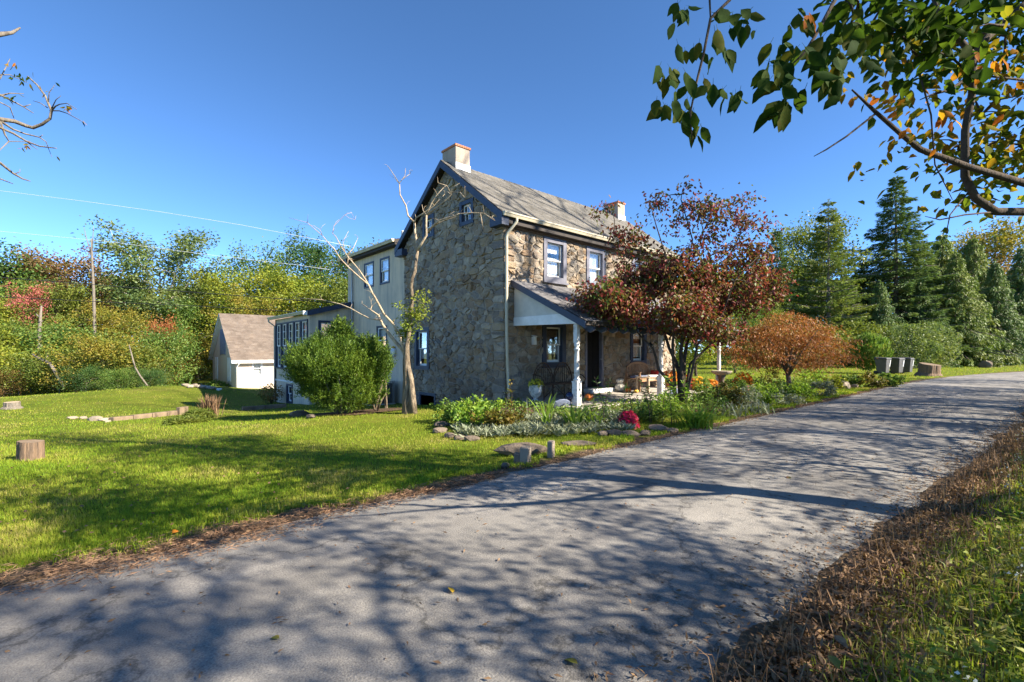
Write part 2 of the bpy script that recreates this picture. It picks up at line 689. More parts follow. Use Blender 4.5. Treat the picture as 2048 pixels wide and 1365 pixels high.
def bush(name, label, cat, loc, blobs, n, leaf, mat, stem_mat, group=None, seed=1, nst=7, up=.5, shell=.55, sr=.014, clump=.0, D=None, droop=0.0, rotz=0.0):
    """blobs: (cx, cy, cz, rx, ry, rz, weight) relative to loc; leaves fill mostly the outer shell."""
    rng = np.random.default_rng(seed)
    t = thing(name, label, cat, loc, rotz, group)
    B = np.array(blobs, float)
    wgt = B[:, 6] / B[:, 6].sum()
    i = rng.choice(len(B), n, p=wgt)
    d = unit(rng.normal(size=(n, 3)))
    rad = rng.uniform(0, 1, n) ** (1 / (3 + 6 * shell))
    lump = 1 + .14 * np.sin(d[:, 0] * 5 + seed) * np.sin(d[:, 1] * 6 + 2) + .10 * np.sin(d[:, 2] * 9 + d[:, 0] * 4 + seed)
    C = B[i, :3] + d * B[i, 3:6] * (rad * lump)[:, None]
    if clump:
        k = max(8, n // 22)
        cen = C[rng.integers(0, n, k)]
        C = cen[rng.integers(0, k, n)] + rng.normal(size=(n, 3)) * clump
    C[:, 2] = np.maximum(C[:, 2], .01 + rng.uniform(0, .05, n))
    Dm = None
    if D == 'out':
        Dm = d + np.array([0, 0, .35]) + rng.normal(size=(n, 3)) * .35
    elif D == 'up':
        Dm = d * .4 + np.array([0, 0, 1.0]) + rng.normal(size=(n, 3)) * .25
    link('foliage', leaf_mesh('foliage', C, leaf[0], leaf[1], rng, up=up, D=Dm, droop=droop), mat, t)
    mb = MB()
    for k in range(nst):
        b = B[rng.integers(0, len(B))]
        e = b[:3] + rng.normal(size=3) * b[3:6] * .4
        a = rng.normal(size=3) * .06 * B[:, 3].max()
        a[2] = -.03
        mb.tube([a, (a + e) / 2 + rng.normal(size=3) * .05, e], [sr, sr * .8, sr * .4], 5, cap=False)
    mb.build('stem', stem_mat, t)
    return t


def strap_blades(rng, n, ln, w, spread=.5, droop=.6, seg=4, r=.06):
    """Arching strap leaves from one base: (V, F)."""
    V, F = [], []
    for i in range(n):
        a = rng.uniform(0, 6.283)
        o = np.array([math.cos(a), math.sin(a), 0])
        s = np.array([-math.sin(a), math.cos(a), 0])
        l = ln * rng.uniform(.55, 1.1)
        sp = spread * rng.uniform(.25, 1.15)
        dr = droop * rng.uniform(.5, 1.2)
        b = np.array([rng.normal() * r, rng.normal() * r, 0])
        base = len(V)
        for j in range(seg + 1):
            t = j / seg
            p = b + o * l * (sp * t + .35 * dr * t * t) + np.array([0, 0, l * (t * (1 - .25 * sp) - dr * .55 * t ** 2.4)])
            ww = w * (1 - .15 * t) * (1 if j < seg else .12) * .5
            V += [p - s * ww, p + s * ww]
        for j in range(seg):
            k = base + 2 * j
            F.append((k, k + 1, k + 3, k + 2))
    return np.array(V), np.array(F)


def strap_plant(name, label, cat, loc, n, ln, w, mat, group=None, seed=1, spread=.5, droop=.6, r=.06):
    V, F = strap_blades(np.random.default_rng(seed), n, ln, w, spread, droop, 4, r)
    o = link(name, np_mesh(name, V, F, True), mat, None, None, loc)
    return tag(o, label, cat, group)


def stalk_plant(name, label, cat, loc, h, nst, nleaf, leaf, mat, stem_mat, group=None, seed=1, spread=.12, arch=.25, clump=None, up=.6):
    """Upright stalks with lance leaves all the way up."""
    rng = np.random.default_rng(seed)
    t = thing(name, label, cat, loc, 0, group)
    mb = MB()
    C, D = [], []
    for k in range(nst):
        a = rng.uniform(0, 6.28)
        hh = h * rng.uniform(.7, 1.05)
        b = np.array([rng.normal() * spread, rng.normal() * spread, 0])
        o = np.array([math.cos(a), math.sin(a), 0]) * arch * hh
        pts = [b + o * (q ** 2) + np.array([0, 0, hh * q]) for q in (0, .35, .7, 1)]
        mb.tube(pts, [.008, .007, .006, .003], 4, cap=False)
        q = rng.uniform(.12, 1, nleaf)
        C.append(b + o * (q ** 2)[:, None] + np.array([0, 0, 1.0]) * (hh * q)[:, None])
        d = rng.normal(size=(nleaf, 3))
        d[:, 2] = .35
        D.append(d)
    mb.build('stem', stem_mat, t)
    link('foliage', leaf_mesh('foliage', np.concatenate(C), leaf[0], leaf[1], rng, D=np.concatenate(D), up=up), mat, t)
    return t


def flower_mound(name, label, cat, loc, r, h, nfl, fs, petal_mat, leaf_mat, stem_mat, group=None, seed=1, nleaf=500):
    """A rounded chrysanthemum: leaves below, discs of petals over the dome."""
    rng = np.random.default_rng(seed)
    t = thing(name, label, cat, loc, 0, group)
    d = unit(rng.normal(size=(nleaf, 3)))
    d[:, 2] = np.abs(d[:, 2])
    rad = rng.uniform(.4, .93, (nleaf, 1))
    link('foliage', leaf_mesh('foliage', d * rad * np.array([r, r, h]), .05, .025, rng), leaf_mat, t)
    d = unit(rng.normal(size=(nfl, 3)))
    d[:, 2] = np.abs(d[:, 2]) * 1.0 + .02
    d = unit(d)
    C0 = d * np.array([r, r, h]) * rng.uniform(.88, 1.07, (nfl, 1))
    V, F = [], []
    for c, nn in zip(C0, d):
        nn = unit(nn + rng.normal(size=3) * .3)
        s = unit(np.cross(nn, [.3, .2, .9]))
        u = np.cross(nn, s)
        for k in range(6):
            a = k * 1.047 + rng.uniform(-.2, .2)
            o = s * math.cos(a) + u * math.sin(a)
            q = -s * math.sin(a) + u * math.cos(a)
            b = len(V)
            V += [c, c + o * fs * .6 + q * fs * .3 + nn * fs * .12, c + o * fs + nn * fs * .25, c + o * fs * .6 - q * fs * .3 + nn * fs * .12]
            F.append((b, b + 1, b + 2, b + 3))
    link('flowers', np_mesh('flowers', np.array(V), np.array(F)), petal_mat, t, 'stuff')
    mb = MB()
    for k in range(5):
        a = k * 1.257
        mb.tube([(0, 0, -.02), (math.cos(a) * r * .3, math.sin(a) * r * .3, h * .5), (math.cos(a) * r * .6, math.sin(a) * r * .6, h * .8)], .006, 4, cap=False)
    mb.build('stem', stem_mat, t)
    return t


def rock_mesh(seed, size, sub=2, rough=.22):
    bm = bmesh.new()
    bmesh.ops.create_icosphere(bm, subdivisions=sub, radius=1)
    for v in bm.verts:
        n = mnoise.noise(v.co * 1.1 + Vector((seed * 3.7, seed, -seed)))
        n2 = mnoise.noise(v.co * 2.6 + Vector((seed, -seed * 2.1, seed)))
        v.co *= 1 + rough * 1.6 * n + rough * .7 * n2
        # flatten some sides so that it reads as broken stone
        for ax in (Vector((.7, .3, .6)), Vector((-.5, .8, .3)), Vector((.1, -.9, .4)), Vector((0, 0, 1))):
            dd = v.co.dot(ax.normalized())
            if dd > .72:
                v.co -= ax.normalized() * (dd - .72) * .8
    for v in bm.verts:
        v.co = Vector((v.co.x * size[0] / 2, v.co.y * size[1] / 2, v.co.z * size[2] / 2))
    me = bpy.data.meshes.new('rock')
    bm.to_mesh(me)
    bm.free()
    return me


def rock(label, loc, size, mat, seed, rotz=0, group=None, name='rock', cat='rock', sink=.25):
    o = link(name, rock_mesh(seed, size), mat, None, None, (loc[0], loc[1], loc[2] + size[2] * (.5 - sink)))
    o.rotation_euler = (0, 0, rotz)
    return tag(o, label, cat, group)

# ------------------------------------------------------------------ materials of the place
def lawn_mat():
    m, nt, out = new_mat('lawn')
    co = nd(nt, 'ShaderNodeTexCoord').outputs['Object']
    big = noise_n(nt, co, .35, 4, .6)
    mid = noise_n(nt, co, 2.1, 6, .7)
    fine = noise_n(nt, co, 38, 5, .75)
    f = math_n(nt, 'ADD', math_n(nt, 'MULTIPLY', big, .55), math_n(nt, 'MULTIPLY', mid, .45))
    r = ramp(nt, [(.30, (.062, .092, .008)), (.45, (.098, .128, .010)), (.56, (.135, .150, .018)), (.70, (.20, .165, .055))])
    nt.links.new(f, r.inputs[0])
    v = ramp(nt, [(.25, (.45, .45, .42)), (.5, (1, 1, 1)), (.75, (1.45, 1.4, 1.3))])
    nt.links.new(fine, v.inputs[0])
    c = mix_rgb(nt, 1, r.outputs[0], v.outputs[0], 'MULTIPLY')
    sep = nd(nt, 'ShaderNodeSeparateXYZ')
    nt.links.new(co, sep.inputs[0])
    # the far side of the road is bare litter, and a scuffed strip borders the asphalt
    wob = math_n(nt, 'MULTIPLY', math_n(nt, 'SUBTRACT', noise_n(nt, co, 2.4, 5, .7), .5), .9)
    bx = math_n(nt, 'MAXIMUM', math_n(nt, 'SUBTRACT', sep.outputs['X'], 17), 0)
    bx = math_n(nt, 'MULTIPLY', math_n(nt, 'MULTIPLY', bx, bx), .0046)
    yy = math_n(nt, 'ADD', math_n(nt, 'ADD', sep.outputs['Y'], bx), wob)
    mr = nd(nt, 'ShaderNodeMapRange')
    mr.inputs['From Min'].default_value = -5.42
    mr.inputs['From Max'].default_value = -5.62
    nt.links.new(yy, mr.inputs['Value'])
    d = ramp(nt, [(.3, (.075, .05, .032)), (.7, (.16, .115, .075))])
    nt.links.new(mid, d.inputs[0])
    m2 = nd(nt, 'ShaderNodeMapRange')
    m2.inputs['From Min'].default_value = -10.75
    m2.inputs['From Max'].default_value = -10.35
    nt.links.new(yy, m2.inputs['Value'])
    c = mix_rgb(nt, math_n(nt, 'MULTIPLY', mr.outputs[0], m2.outputs[0]), c, d.outputs[0])
    principled(nt, out, c, .95, .1, fine, .8, .03)
    return m


def asphalt_mat():
    m, nt, out = new_mat('asphalt')
    co = nd(nt, 'ShaderNodeTexCoord').outputs['Object']
    big = noise_n(nt, co, .5, 5, .65)
    fine = noise_n(nt, co, 95, 4, .8)
    vor = nd(nt, 'ShaderNodeTexVoronoi')
    vor.inputs['Scale'].default_value = 90
    nt.links.new(co, vor.inputs['Vector'])
    r = ramp(nt, [(.3, (.185, .174, .156)), (.5, (.25, .235, .212)), (.7, (.315, .295, .265))])
    nt.links.new(big, r.inputs[0])
    v = ramp(nt, [(.3, (.5, .5, .5)), (.5, (1, 1, 1)), (.72, (1.5, 1.48, 1.45))])
    nt.links.new(fine, v.inputs[0])
    c = mix_rgb(nt, 1, r.outputs[0], v.outputs[0], 'MULTIPLY')
    streak = ramp(nt, [(.44, (.72, .72, .74)), (.6, (1, 1, 1))])
    nt.links.new(noise_n(nt, co, 1.1, 6, .7, (.25, 1.6, 1)), streak.inputs[0])
    c = mix_rgb(nt, .7, c, mix_rgb(nt, 1, c, streak.outputs[0], 'MULTIPLY'))
    # two paler wheel tracks, and darker patches of old repair
    sp = nd(nt, 'ShaderNodeSeparateXYZ')
    nt.links.new(co, sp.inputs[0])
    tk = math_n(nt, 'ABSOLUTE', math_n(nt, 'ADD', math_n(nt, 'ABSOLUTE', math_n(nt, 'ADD', sp.outputs['Y'], 7.5)), -.78))
    tr = ramp(nt, [(.0, (1.10, 1.09, 1.08)), (.45, (.95, .95, .95))])
    nt.links.new(math_n(nt, 'ADD', tk, math_n(nt, 'MULTIPLY', big, .35)), tr.inputs[0])
    c = mix_rgb(nt, 1, c, tr.outputs[0], 'MULTIPLY')
    pt_ = ramp(nt, [(.60, (1, 1, 1)), (.64, (.80, .80, .82))])
    nt.links.new(noise_n(nt, co, .33, 3, .5, (.6, 1, 1)), pt_.inputs[0])
    c = mix_rgb(nt, 1, c, pt_.outputs[0], 'MULTIPLY')
    # cracks
    wv = noise_n(nt, co, .42, 9, .62)
    ck = math_n(nt, 'ABSOLUTE', math_n(nt, 'SUBTRACT', wv, .5))
    cr = ramp(nt, [(.0, (.12, .12, .12)), (.010, (1, 1, 1))])
    nt.links.new(ck, cr.inputs[0])
    c = mix_rgb(nt, .55, c, mix_rgb(nt, 1, c, cr.outputs[0], 'MULTIPLY'))
    h = math_n(nt, 'ADD', fine, math_n(nt, 'MULTIPLY', vor.outputs['Distance'], .8))
    principled(nt, out, c, .85, .25, h, .5, .007)
    return m


def stucco_mat(name, c1, c2, dark):
    m, nt, out = new_mat(name)
    co = nd(nt, 'ShaderNodeTexCoord').outputs['Object']
    r = ramp(nt, [(.35, c1), (.65, c2)])
    nt.links.new(noise_n(nt, co, 1.2, 8, .65), r.inputs[0])
    st = ramp(nt, [(.42, (0, 0, 0)), (.75, (.75, .75, .75))])
    nt.links.new(noise_n(nt, co, 2.0, 8, .72, (2.2, 2.2, .22)), st.inputs[0])
    c = mix_rgb(nt, st.outputs[0], r.outputs[0], dark)
    fine = noise_n(nt, co, 45, 5, .7)
    principled(nt, out, c, .92, .15, fine, .5, .01)
    return m


def shingle_mat(name, cols):
    m, nt, out = new_mat(name)
    co = nd(nt, 'ShaderNodeTexCoord').outputs['Object']
    g = nd(nt, 'ShaderNodeNewGeometry').outputs['Random Per Island']
    r = ramp(nt, [(i / (len(cols) - 1), c) for i, c in enumerate(cols)])
    nt.links.new(g, r.inputs[0])
    v = ramp(nt, [(.3, (.68, .68, .66)), (.5, (1, 1, 1)), (.72, (1.25, 1.22, 1.15))])
    nt.links.new(noise_n(nt, co, 1.0, 8, .7), v.inputs[0])
    c = mix_rgb(nt, 1, r.outputs[0], v.outputs[0], 'MULTIPLY')
    fine = noise_n(nt, co, 70, 3, .8)
    principled(nt, out, c, .93, .15, fine, .6, .01)
    return m


lawn_mat()
asphalt_mat()
stucco_mat('stucco', (.70, .565, .40), (.57, .475, .35), (.27, .27, .26))
stucco_mat('garage_stucco', (.58, .475, .35), (.53, .435, .325), (.66, .58, .48))
stucco_mat('chimney_stucco', (.42, .34, .265), (.33, .27, .21), (.21, .18, .155))
shingle_mat('shingle_gray', [(.108, .102, .092), (.145, .136, .122), (.124, .116, .104), (.168, .157, .140)])
shingle_mat('shingle_dark', [(.10, .097, .10), (.145, .14, .145), (.12, .116, .12), (.18, .172, .172)])
shingle_mat('shingle_brown', [(.120, .094, .076), (.155, .124, .102), (.137, .109, .089), (.178, .145, .12)])
stone_mat('field_stone')
stone_mat('field_stone_mass', True)
M('mortar', (.37, .32, .255), (.24, .205, .165), 9, .95, .7, .1, bscale=30, bdist=.02)
M('navy_trim', (.030, .042, .075), (.022, .030, .055), 5, .5, .15, .4)
M('slate_trim', (.17, .17, .20), (.11, .11, .14), 5, .6, .2, .3)
M('dark_soffit', (.05, .04, .033), (.032, .027, .024), 4, .7, .2)
M('brown_frieze', (.17, .10, .06), (.11, .07, .045), 3, .75, .2)
M('cream_metal', (.54, .48, .34), (.43, .38, .27), 2, .45, .1, .5)
M('white_paint', (.80, .79, .76), (.68, .67, .63), 4, .55, .15, .4)
M('pale_paint', (.74, .74, .73), (.60, .60, .58), 3, .65, .3, .3, bscale=40)
M('peeling_paint', (.66, .645, .62), (.42, .38, .34), 7, .7, .35, .3, lo=.45, hi=.62)
M('curtain', (.80, .80, .78), (.68, .68, .66), 3, .9, .1, .1, stretch=(6, 6, .5))
M('brick_orange', (.50, .20, .10), (.36, .14, .075), 8, .9, .4)
M('black_door', (.010, .009, .009), (.006, .006, .006), 4, .7, .1, .12)
M('bark_sunlit', (.50, .40, .27), (.26, .20, .14), 9, .95, .8, .1, bscale=30, bdist=.02)  # limb bark coloured lighter than the trunk's to suggest sun on the branches
M('panel_paint', (.62, .575, .49), (.50, .47, .41), 3, .8, .35, .2, bscale=40)
M('room_dark', (.10, .085, .07), (.06, .05, .045), 2, .9, 0)
M('concrete', (.47, .42, .36), (.33, .30, .26), 3, .9, .5, .2, bscale=40)
M('slate_blue', (.20, .23, .32), (.14, .17, .25), 4, .7, .4)
M('soil', (.085, .055, .035), (.14, .095, .06), 4, .95, .9, .1, bscale=30, bdist=.04)
M('driveway', (.20, .17, .15), (.13, .115, .10), 3, .95, .6, .1, bscale=40)
M('galv', (.36, .36, .35), (.27, .27, .27), 4, .45, .2, .5, metal=.6)
M('black_metal', (.02, .02, .02), (.03, .028, .026), 5, .5, .2, .4)
M('bark_gray', (.235, .205, .165), (.12, .10, .08), 9, .95, .8, .1, stretch=(2.5, 2.5, .5), bscale=22, bdist=.03)
M('bark_pale', (.47, .43, .36), (.27, .235, .19), 6, .9, .7, .1, stretch=(2, 2, .6), bscale=20, bdist=.02)
M('bark_tan', (.36, .285, .195), (.125, .098, .072), 7, .95, 1.0, .1, stretch=(3, 3, .55), bscale=30, bdist=.04, lo=.38, hi=.6)
M('bark_dark', (.085, .065, .05), (.045, .036, .03), 8, .9, .7, .15, stretch=(2, 2, .6), bscale=24, bdist=.02)
M('old_wood', (.23, .155, .10), (.11, .08, .06), 5, .9, .8, .15, stretch=(4, 4, .5), bscale=20, bdist=.02)
M('cut_wood', (.50, .39, .27), (.33, .24, .16), 9, .9, .5, .1)
M('timber', (.25, .185, .125), (.14, .105, .075), 4, .92, .6, .1, bscale=24)
M('twig_brown', (.12, .07, .042), (.065, .042, .03), 8, .85, .4, .2)
M('bench_wood', (.36, .21, .115), (.24, .14, .08), 6, .75, .4, .25)
M('gray_rock', (.185, .145, .11), (.095, .078, .062), 4, .92, .7, .15, bscale=22, bdist=.03, rnd=.4)
M('pale_rock', (.35, .29, .22), (.22, .18, .135), 4, .92, .6, .15, bscale=22, bdist=.02, rnd=.3)
M('pumpkin_orange', (.72, .20, .025), (.55, .13, .02), 4, .45, .2, .5)
M('pumpkin_white', (.74, .68, .56), (.60, .53, .42), 4, .5, .2, .4)
M('gourd_yellow', (.72, .44, .05), (.55, .32, .04), 5, .45, .2, .4)
M('red_cloth', (.50, .045, .03), (.36, .03, .025), 5, .9, .2)
M('white_cloth', (.78, .76, .72), (.66, .64, .60), 4, .95, .2)
M('bin_gray', (.105, .10, .095), (.075, .07, .068), 3, .5, .2, .4)
M('bin_strip', (.7, .7, .68), (.6, .6, .6), 3, .5, 0)
M('urn_white', (.62, .60, .55), (.30, .30, .27), 9, .85, .4, .2, lo=.46, hi=.66)
M('ball_blue', (.012, .022, .075), (.01, .018, .06), 3, .12, 0, .6)
M('wire_black', (.03, .03, .032), (.025, .025, .026), 4, .6, 0)
M('wire_white', (.72, .74, .78), (.65, .66, .7), 4, .6, 0)
glass_mat('glass')

# leaves
LM('leaf_green', [(.022, .050, .010), (.045, .085, .016), (.075, .115, .022), (.11, .13, .025)], namt=.72)
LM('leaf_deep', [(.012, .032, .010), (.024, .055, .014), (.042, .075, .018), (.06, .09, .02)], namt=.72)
LM('leaf_olive', [(.038, .062, .011), (.064, .088, .015), (.090, .105, .017), (.072, .080, .016)], namt=.72)
LM('leaf_yellowgreen', [(.055, .082, .010), (.090, .120, .014), (.135, .150, .018), (.165, .155, .022)], namt=.72)
LM('leaf_gold', [(.050, .070, .012), (.085, .098, .015), (.125, .115, .017), (.145, .105, .018), (.080, .088, .016)], namt=.72)
LM('leaf_rust', [(.060, .072, .016), (.10, .075, .022), (.14, .068, .026), (.085, .080, .018)], namt=.72)
LM('leaf_red', [(.045, .068, .017), (.072, .064, .022), (.105, .050, .026), (.062, .070, .019)], namt=.72)
LM('leaf_pink', [(.20, .055, .05), (.26, .08, .065), (.17, .045, .04), (.24, .10, .07)])
LM('leaf_orange', [(.15, .065, .018), (.20, .075, .022), (.17, .045, .022), (.12, .08, .018)])
LM('leaf_bluegreen', [(.035, .065, .025), (.06, .09, .03), (.09, .115, .035), (.12, .13, .045)], namt=.72)
LM('leaf_maple', [(.062, .052, .016), (.125, .062, .020), (.175, .080, .026), (.15, .044, .018), (.095, .072, .018)], .3, nscale=1.1)
LM('leaf_dogwood', [(.034, .062, .012), (.062, .075, .016), (.105, .030, .024), (.125, .020, .024), (.056, .080, .015), (.092, .024, .024), (.070, .040, .020), (.044, .072, .013), (.20, .040, .020)], .3, nscale=1.0, namt=.55)
LM('leaf_yew', [(.014, .030, .005), (.033, .064, .008), (.064, .100, .011), (.10, .135, .015)], .25, nscale=1.3)
LM('needle_dark', [(.028, .055, .020), (.048, .082, .026), (.072, .108, .030), (.10, .122, .038)], .2, nscale=.35, namt=.72)
LM('needle_olive', [(.036, .066, .017), (.066, .098, .022), (.094, .122, .027), (.115, .130, .034)], .2, nscale=.35, namt=.72)
LM('leaf_silver', [(.12, .155, .085), (.20, .235, .15), (.29, .31, .22), (.15, .185, .075)], .2, .7, nscale=2)
LM('leaf_bright', [(.05, .10, .012), (.09, .155, .018), (.14, .20, .025), (.20, .21, .04)], .38, nscale=2)
LM('leaf_bed', [(.028, .062, .012), (.055, .10, .018), (.09, .135, .025), (.13, .13, .03)], .3, nscale=2)
LM('leaf_autumn_bed', [(.065, .095, .016), (.12, .125, .022), (.19, .13, .03), (.09, .11, .018)], .3, nscale=2)
LM('leaf_weed', [(.046, .080, .010), (.084, .122, .013), (.125, .160, .020), (.18, .17, .045), (.11, .085, .04)], .35, nscale=1.2, namt=.55)
LM('leaf_dry', [(.095, .058, .035), (.18, .11, .063), (.28, .18, .10), (.135, .078, .052), (.38, .26, .15)], .15, .8, nscale=2)
LM('needle_litter', [(.14, .08, .045), (.23, .13, .075), (.31, .19, .11), (.17, .11, .07)], .05, .9, nscale=2)
LM('leaf_overhang', [(.022, .052, .008), (.038, .075, .010), (.060, .098, .012), (.085, .105, .014)], .45, .75, spec=.08, nscale=.9)
LM('leaf_single', [(.014, .038, .005), (.022, .050, .007), (.032, .062, .008), (.045, .068, .009), (.075, .075, .010)], .38, .75, spec=.08, nscale=9, namt=.2, per='object')
LM('leaf_single_gold', [(.065, .095, .012), (.15, .15, .015), (.30, .21, .018), (.40, .17, .018), (.30, .08, .02)], .5, .75, spec=.08, nscale=9, namt=.2, per='object')
LM('leaf_overhang_gold', [(.045, .085, .010), (.085, .125, .012), (.15, .165, .016), (.24, .18, .018), (.30, .14, .018), (.10, .12, .014)], .5, .75, spec=.08, nscale=.9)  # autumn orange plus green-yellow lightened so that backlight is in the colour
LM('grass', [(.052, .104, .007), (.092, .148, .009), (.136, .178, .013), (.19, .19, .03), (.25, .20, .08)], .35, .6, nscale=.8, namt=.6)
LM('petal_magenta', [(.34, .008, .045), (.42, .012, .065), (.28, .006, .03)], .3, nscale=4)
LM('petal_orange', [(.60, .19, .015), (.72, .27, .02), (.50, .12, .015)], .3, nscale=4)
LM('petal_yellow', [(.70, .43, .03), (.78, .50, .05), (.62, .33, .02)], .3, nscale=4)
LM('petal_lime', [(.42, .40, .03), (.55, .50, .05), (.32, .33, .03)], .3, nscale=4)
LM('petal_red', [(.45, .02, .015), (.55, .04, .02), (.32, .015, .012)], .3, nscale=4)
LM('petal_pink', [(.62, .22, .28), (.70, .35, .38), (.55, .15, .22)], .3, nscale=4)
LM('petal_white', [(.70, .68, .62), (.78, .76, .70), (.60, .58, .5)], .3, nscale=4)

# ------------------------------------------------------------------ setting: ground, road, beds
rad = np.concatenate([[0.0], np.geomspace(.5, 900, 150)])
NA = 300
ang = np.linspace(0, 2 * np.pi, NA, endpoint=False)
gx = (CAM[0] + rad[:, None] * np.cos(ang)[None]).ravel()
gy = (CAM[1] + rad[:, None] * np.sin(ang)[None]).ravel()
gz = H(gx, gy) - .012
ii = np.arange((len(rad) - 1) * NA)
a0 = ii
a1 = (ii // NA) * NA + (ii + 1) % NA
gf = np.stack([a0, a0 + NA, a1 + NA, a1], 1)
tag(link('ground', np_mesh('ground', np.stack([gx, gy, gz], 1), gf, True), MATS['lawn']), kind='structure')

# the lane: a strip with ragged edges
xs = np.unique(np.concatenate([np.arange(-30, 30, .16), np.arange(30, 260, 2.0), np.arange(-120, -30, 2.0)]))
rows = []
for x in xs:
    n1 = mnoise.noise(Vector((x * 1.7, 1.3, 0))) * .10 + mnoise.noise(Vector((x * 6.1, 4.3, 0))) * .05
    n2 = mnoise.noise(Vector((x * 1.3, 8.3, 0))) * .12 + mnoise.noise(Vector((x * 5.1, 14.3, 0))) * .06
    ya = -5.62 + n1
    yb = float(far_edge(x) - bend(x)) - .06 + n2
    for j in range(7):
        q = j / 6
        y = ya + (yb - ya) * q + float(bend(x))
        rows.append((x, y, .004 + .03 * math.sin(math.pi * q) + (-.03 if j in (0, 6) else 0)))
RV = np.array(rows)
nx = len(xs)
idx = np.arange((nx - 1) * 6)
c0 = (idx // 6) * 7 + idx % 6
RF = np.stack([c0, c0 + 1, c0 + 8, c0 + 7], 1)
tag(link('road', np_mesh('road', RV, RF, True), MATS['asphalt']), kind='structure')


def sheet(name, inside, x0, x1, y0, y1, step, dz, mat):
    """A ground-hugging sheet over the grid cells whose centre is inside."""
    nxx, nyy = int((x1 - x0) / step) + 1, int((y1 - y0) / step) + 1
    X, Y = np.meshgrid(x0 + np.arange(nxx) * step, y0 + np.arange(nyy) * step, indexing='ij')
    Z = H(X, Y) + dz
    cx, cy = X[:-1, :-1] + step / 2, Y[:-1, :-1] + step / 2
    keep = inside(cx, cy)
    i, j = np.nonzero(keep)
    f = np.stack([i * nyy + j, (i + 1) * nyy + j, (i + 1) * nyy + j + 1, i * nyy + j + 1], 1)
    return tag(link(name, np_mesh(name, np.stack([X.ravel(), Y.ravel(), Z.ravel()], 1), f, True), mat), kind='structure')


def in_bed(x, y):
    """Flower bed along the porch and on to the right of the house."""
    edge = -4.05 - .25 * np.sin(x * .9) - .12 * np.sin(x * 2.3 + 1) - .75 * sstep(1.5, 4.0, x) + .35 * sstep(9, 12, x)
    left = -1.35 + .3 * np.sin(y * 1.7)
    a = (x > left) & (x < 15.5) & (y > edge) & (y < -2.6)
    b = (x > left) & (x < .2) & (y > edge) & (y < .1 + .2 * np.sin(x * 3))
    c = (x > 9.2) & (x < 14.5) & (y > -3) & (y < -.5)
    return a | b | c


sheet('garden_bed', in_bed, -2, 16, -5.4, 1, .12, .012, MATS['soil'])
sheet('driveway', lambda x, y: (x > -.9 + .4 * np.sin(y * 2.2)) & (x < 6) & (y > 22.5 + .3 * np.sin(x * 2)) & (y < 28.4), -2, 6.5, 22, 28.6, .25, .012, MATS['driveway'])
sheet('yew_bed', lambda x, y: ((x + 3.1) / 1.35) ** 2 + ((y - 2.7) / 1.1) ** 2 < 1 + .3 * np.sin(x * 5) * np.sin(y * 4), -5, -1, 1, 5, .12, .010, MATS['soil'])

# ------------------------------------------------------------------ the house
L, WD = 9.45, 5.69
SL = .763


def Ffront(u, n, z):
    return (u, -n, z)


def Fgable(u, n, z):
    return (-n, u, z)


def Fadd(u, n, z):
    return (.05 - n, u, z)


def Fsunl(u, n, z):
    return (-1.79 - n, u, z)


def Fsunf(u, n, z):
    return (u, 10.7 - n, z)


def clip(poly, a, b, c):
    """Keep the part of a polygon where a*x + b*y <= c."""
    out = []
    n = len(poly)
    for i in range(n):
        p, q = poly[i], poly[(i + 1) % n]
        dp, dq = a * p[0] + b * p[1] - c, a * q[0] + b * q[1] - c
        if dp <= 0:
            out.append(p)
        if (dp < 0 < dq) or (dq < 0 < dp):
            t = dp / (dp - dq)
            out.append((p[0] + (q[0] - p[0]) * t, p[1] + (q[1] - p[1]) * t))
    return out


def area(poly):
    return .5 * abs(sum(poly[i][0] * poly[(i + 1) % len(poly)][1] - poly[(i + 1) % len(poly)][0] * poly[i][1] for i in range(len(poly))))


def wall_mb(F, u0, u1, z0, z1, holes=(), planes=(), thick=.34, n=0.0):
    """A wall with real openings: front face, reveals and back face."""
    mb = MB()
    us = sorted({u0, u1, *[h[0] for h in holes], *[h[1] for h in holes]})
    zs = sorted({z0, z1, *[h[2] for h in holes], *[h[3] for h in holes]})
    for i in range(len(us) - 1):
        for j in range(len(zs) - 1):
            cu, cz = (us[i] + us[i + 1]) / 2, (zs[j] + zs[j + 1]) / 2
            if any(h[0] < cu < h[1] and h[2] < cz < h[3] for h in holes):
                continue
            p = [(us[i], zs[j]), (us[i + 1], zs[j]), (us[i + 1], zs[j + 1]), (us[i], zs[j + 1])]
            for pl in planes:
                p = clip(p, *pl)
                if len(p) < 3:
                    break
            if len(p) < 3 or area(p) < 1e-5:
                continue
            k = tuple(range(len(p)))
            mb.add([F(a, n, b) for a, b in p], [k])
            mb.add([F(a, n - thick, b) for a, b in p], [k[::-1]])
    for h in holes:
        q = [(h[0], h[2]), (h[1], h[2]), (h[1], h[3]), (h[0], h[3])]
        for i in range(4):
            a, b = q[i], q[(i + 1) % 4]
            mb.add([F(a[0], n, a[1]), F(b[0], n, b[1]), F(b[0], n - thick, b[1]), F(a[0], n - thick, a[1])], [(0, 1, 2, 3)])
    return mb


house = thing('stone_farmhouse', 'old rubble stone farmhouse with stucco back wing, sunroom and long front porch', 'house')


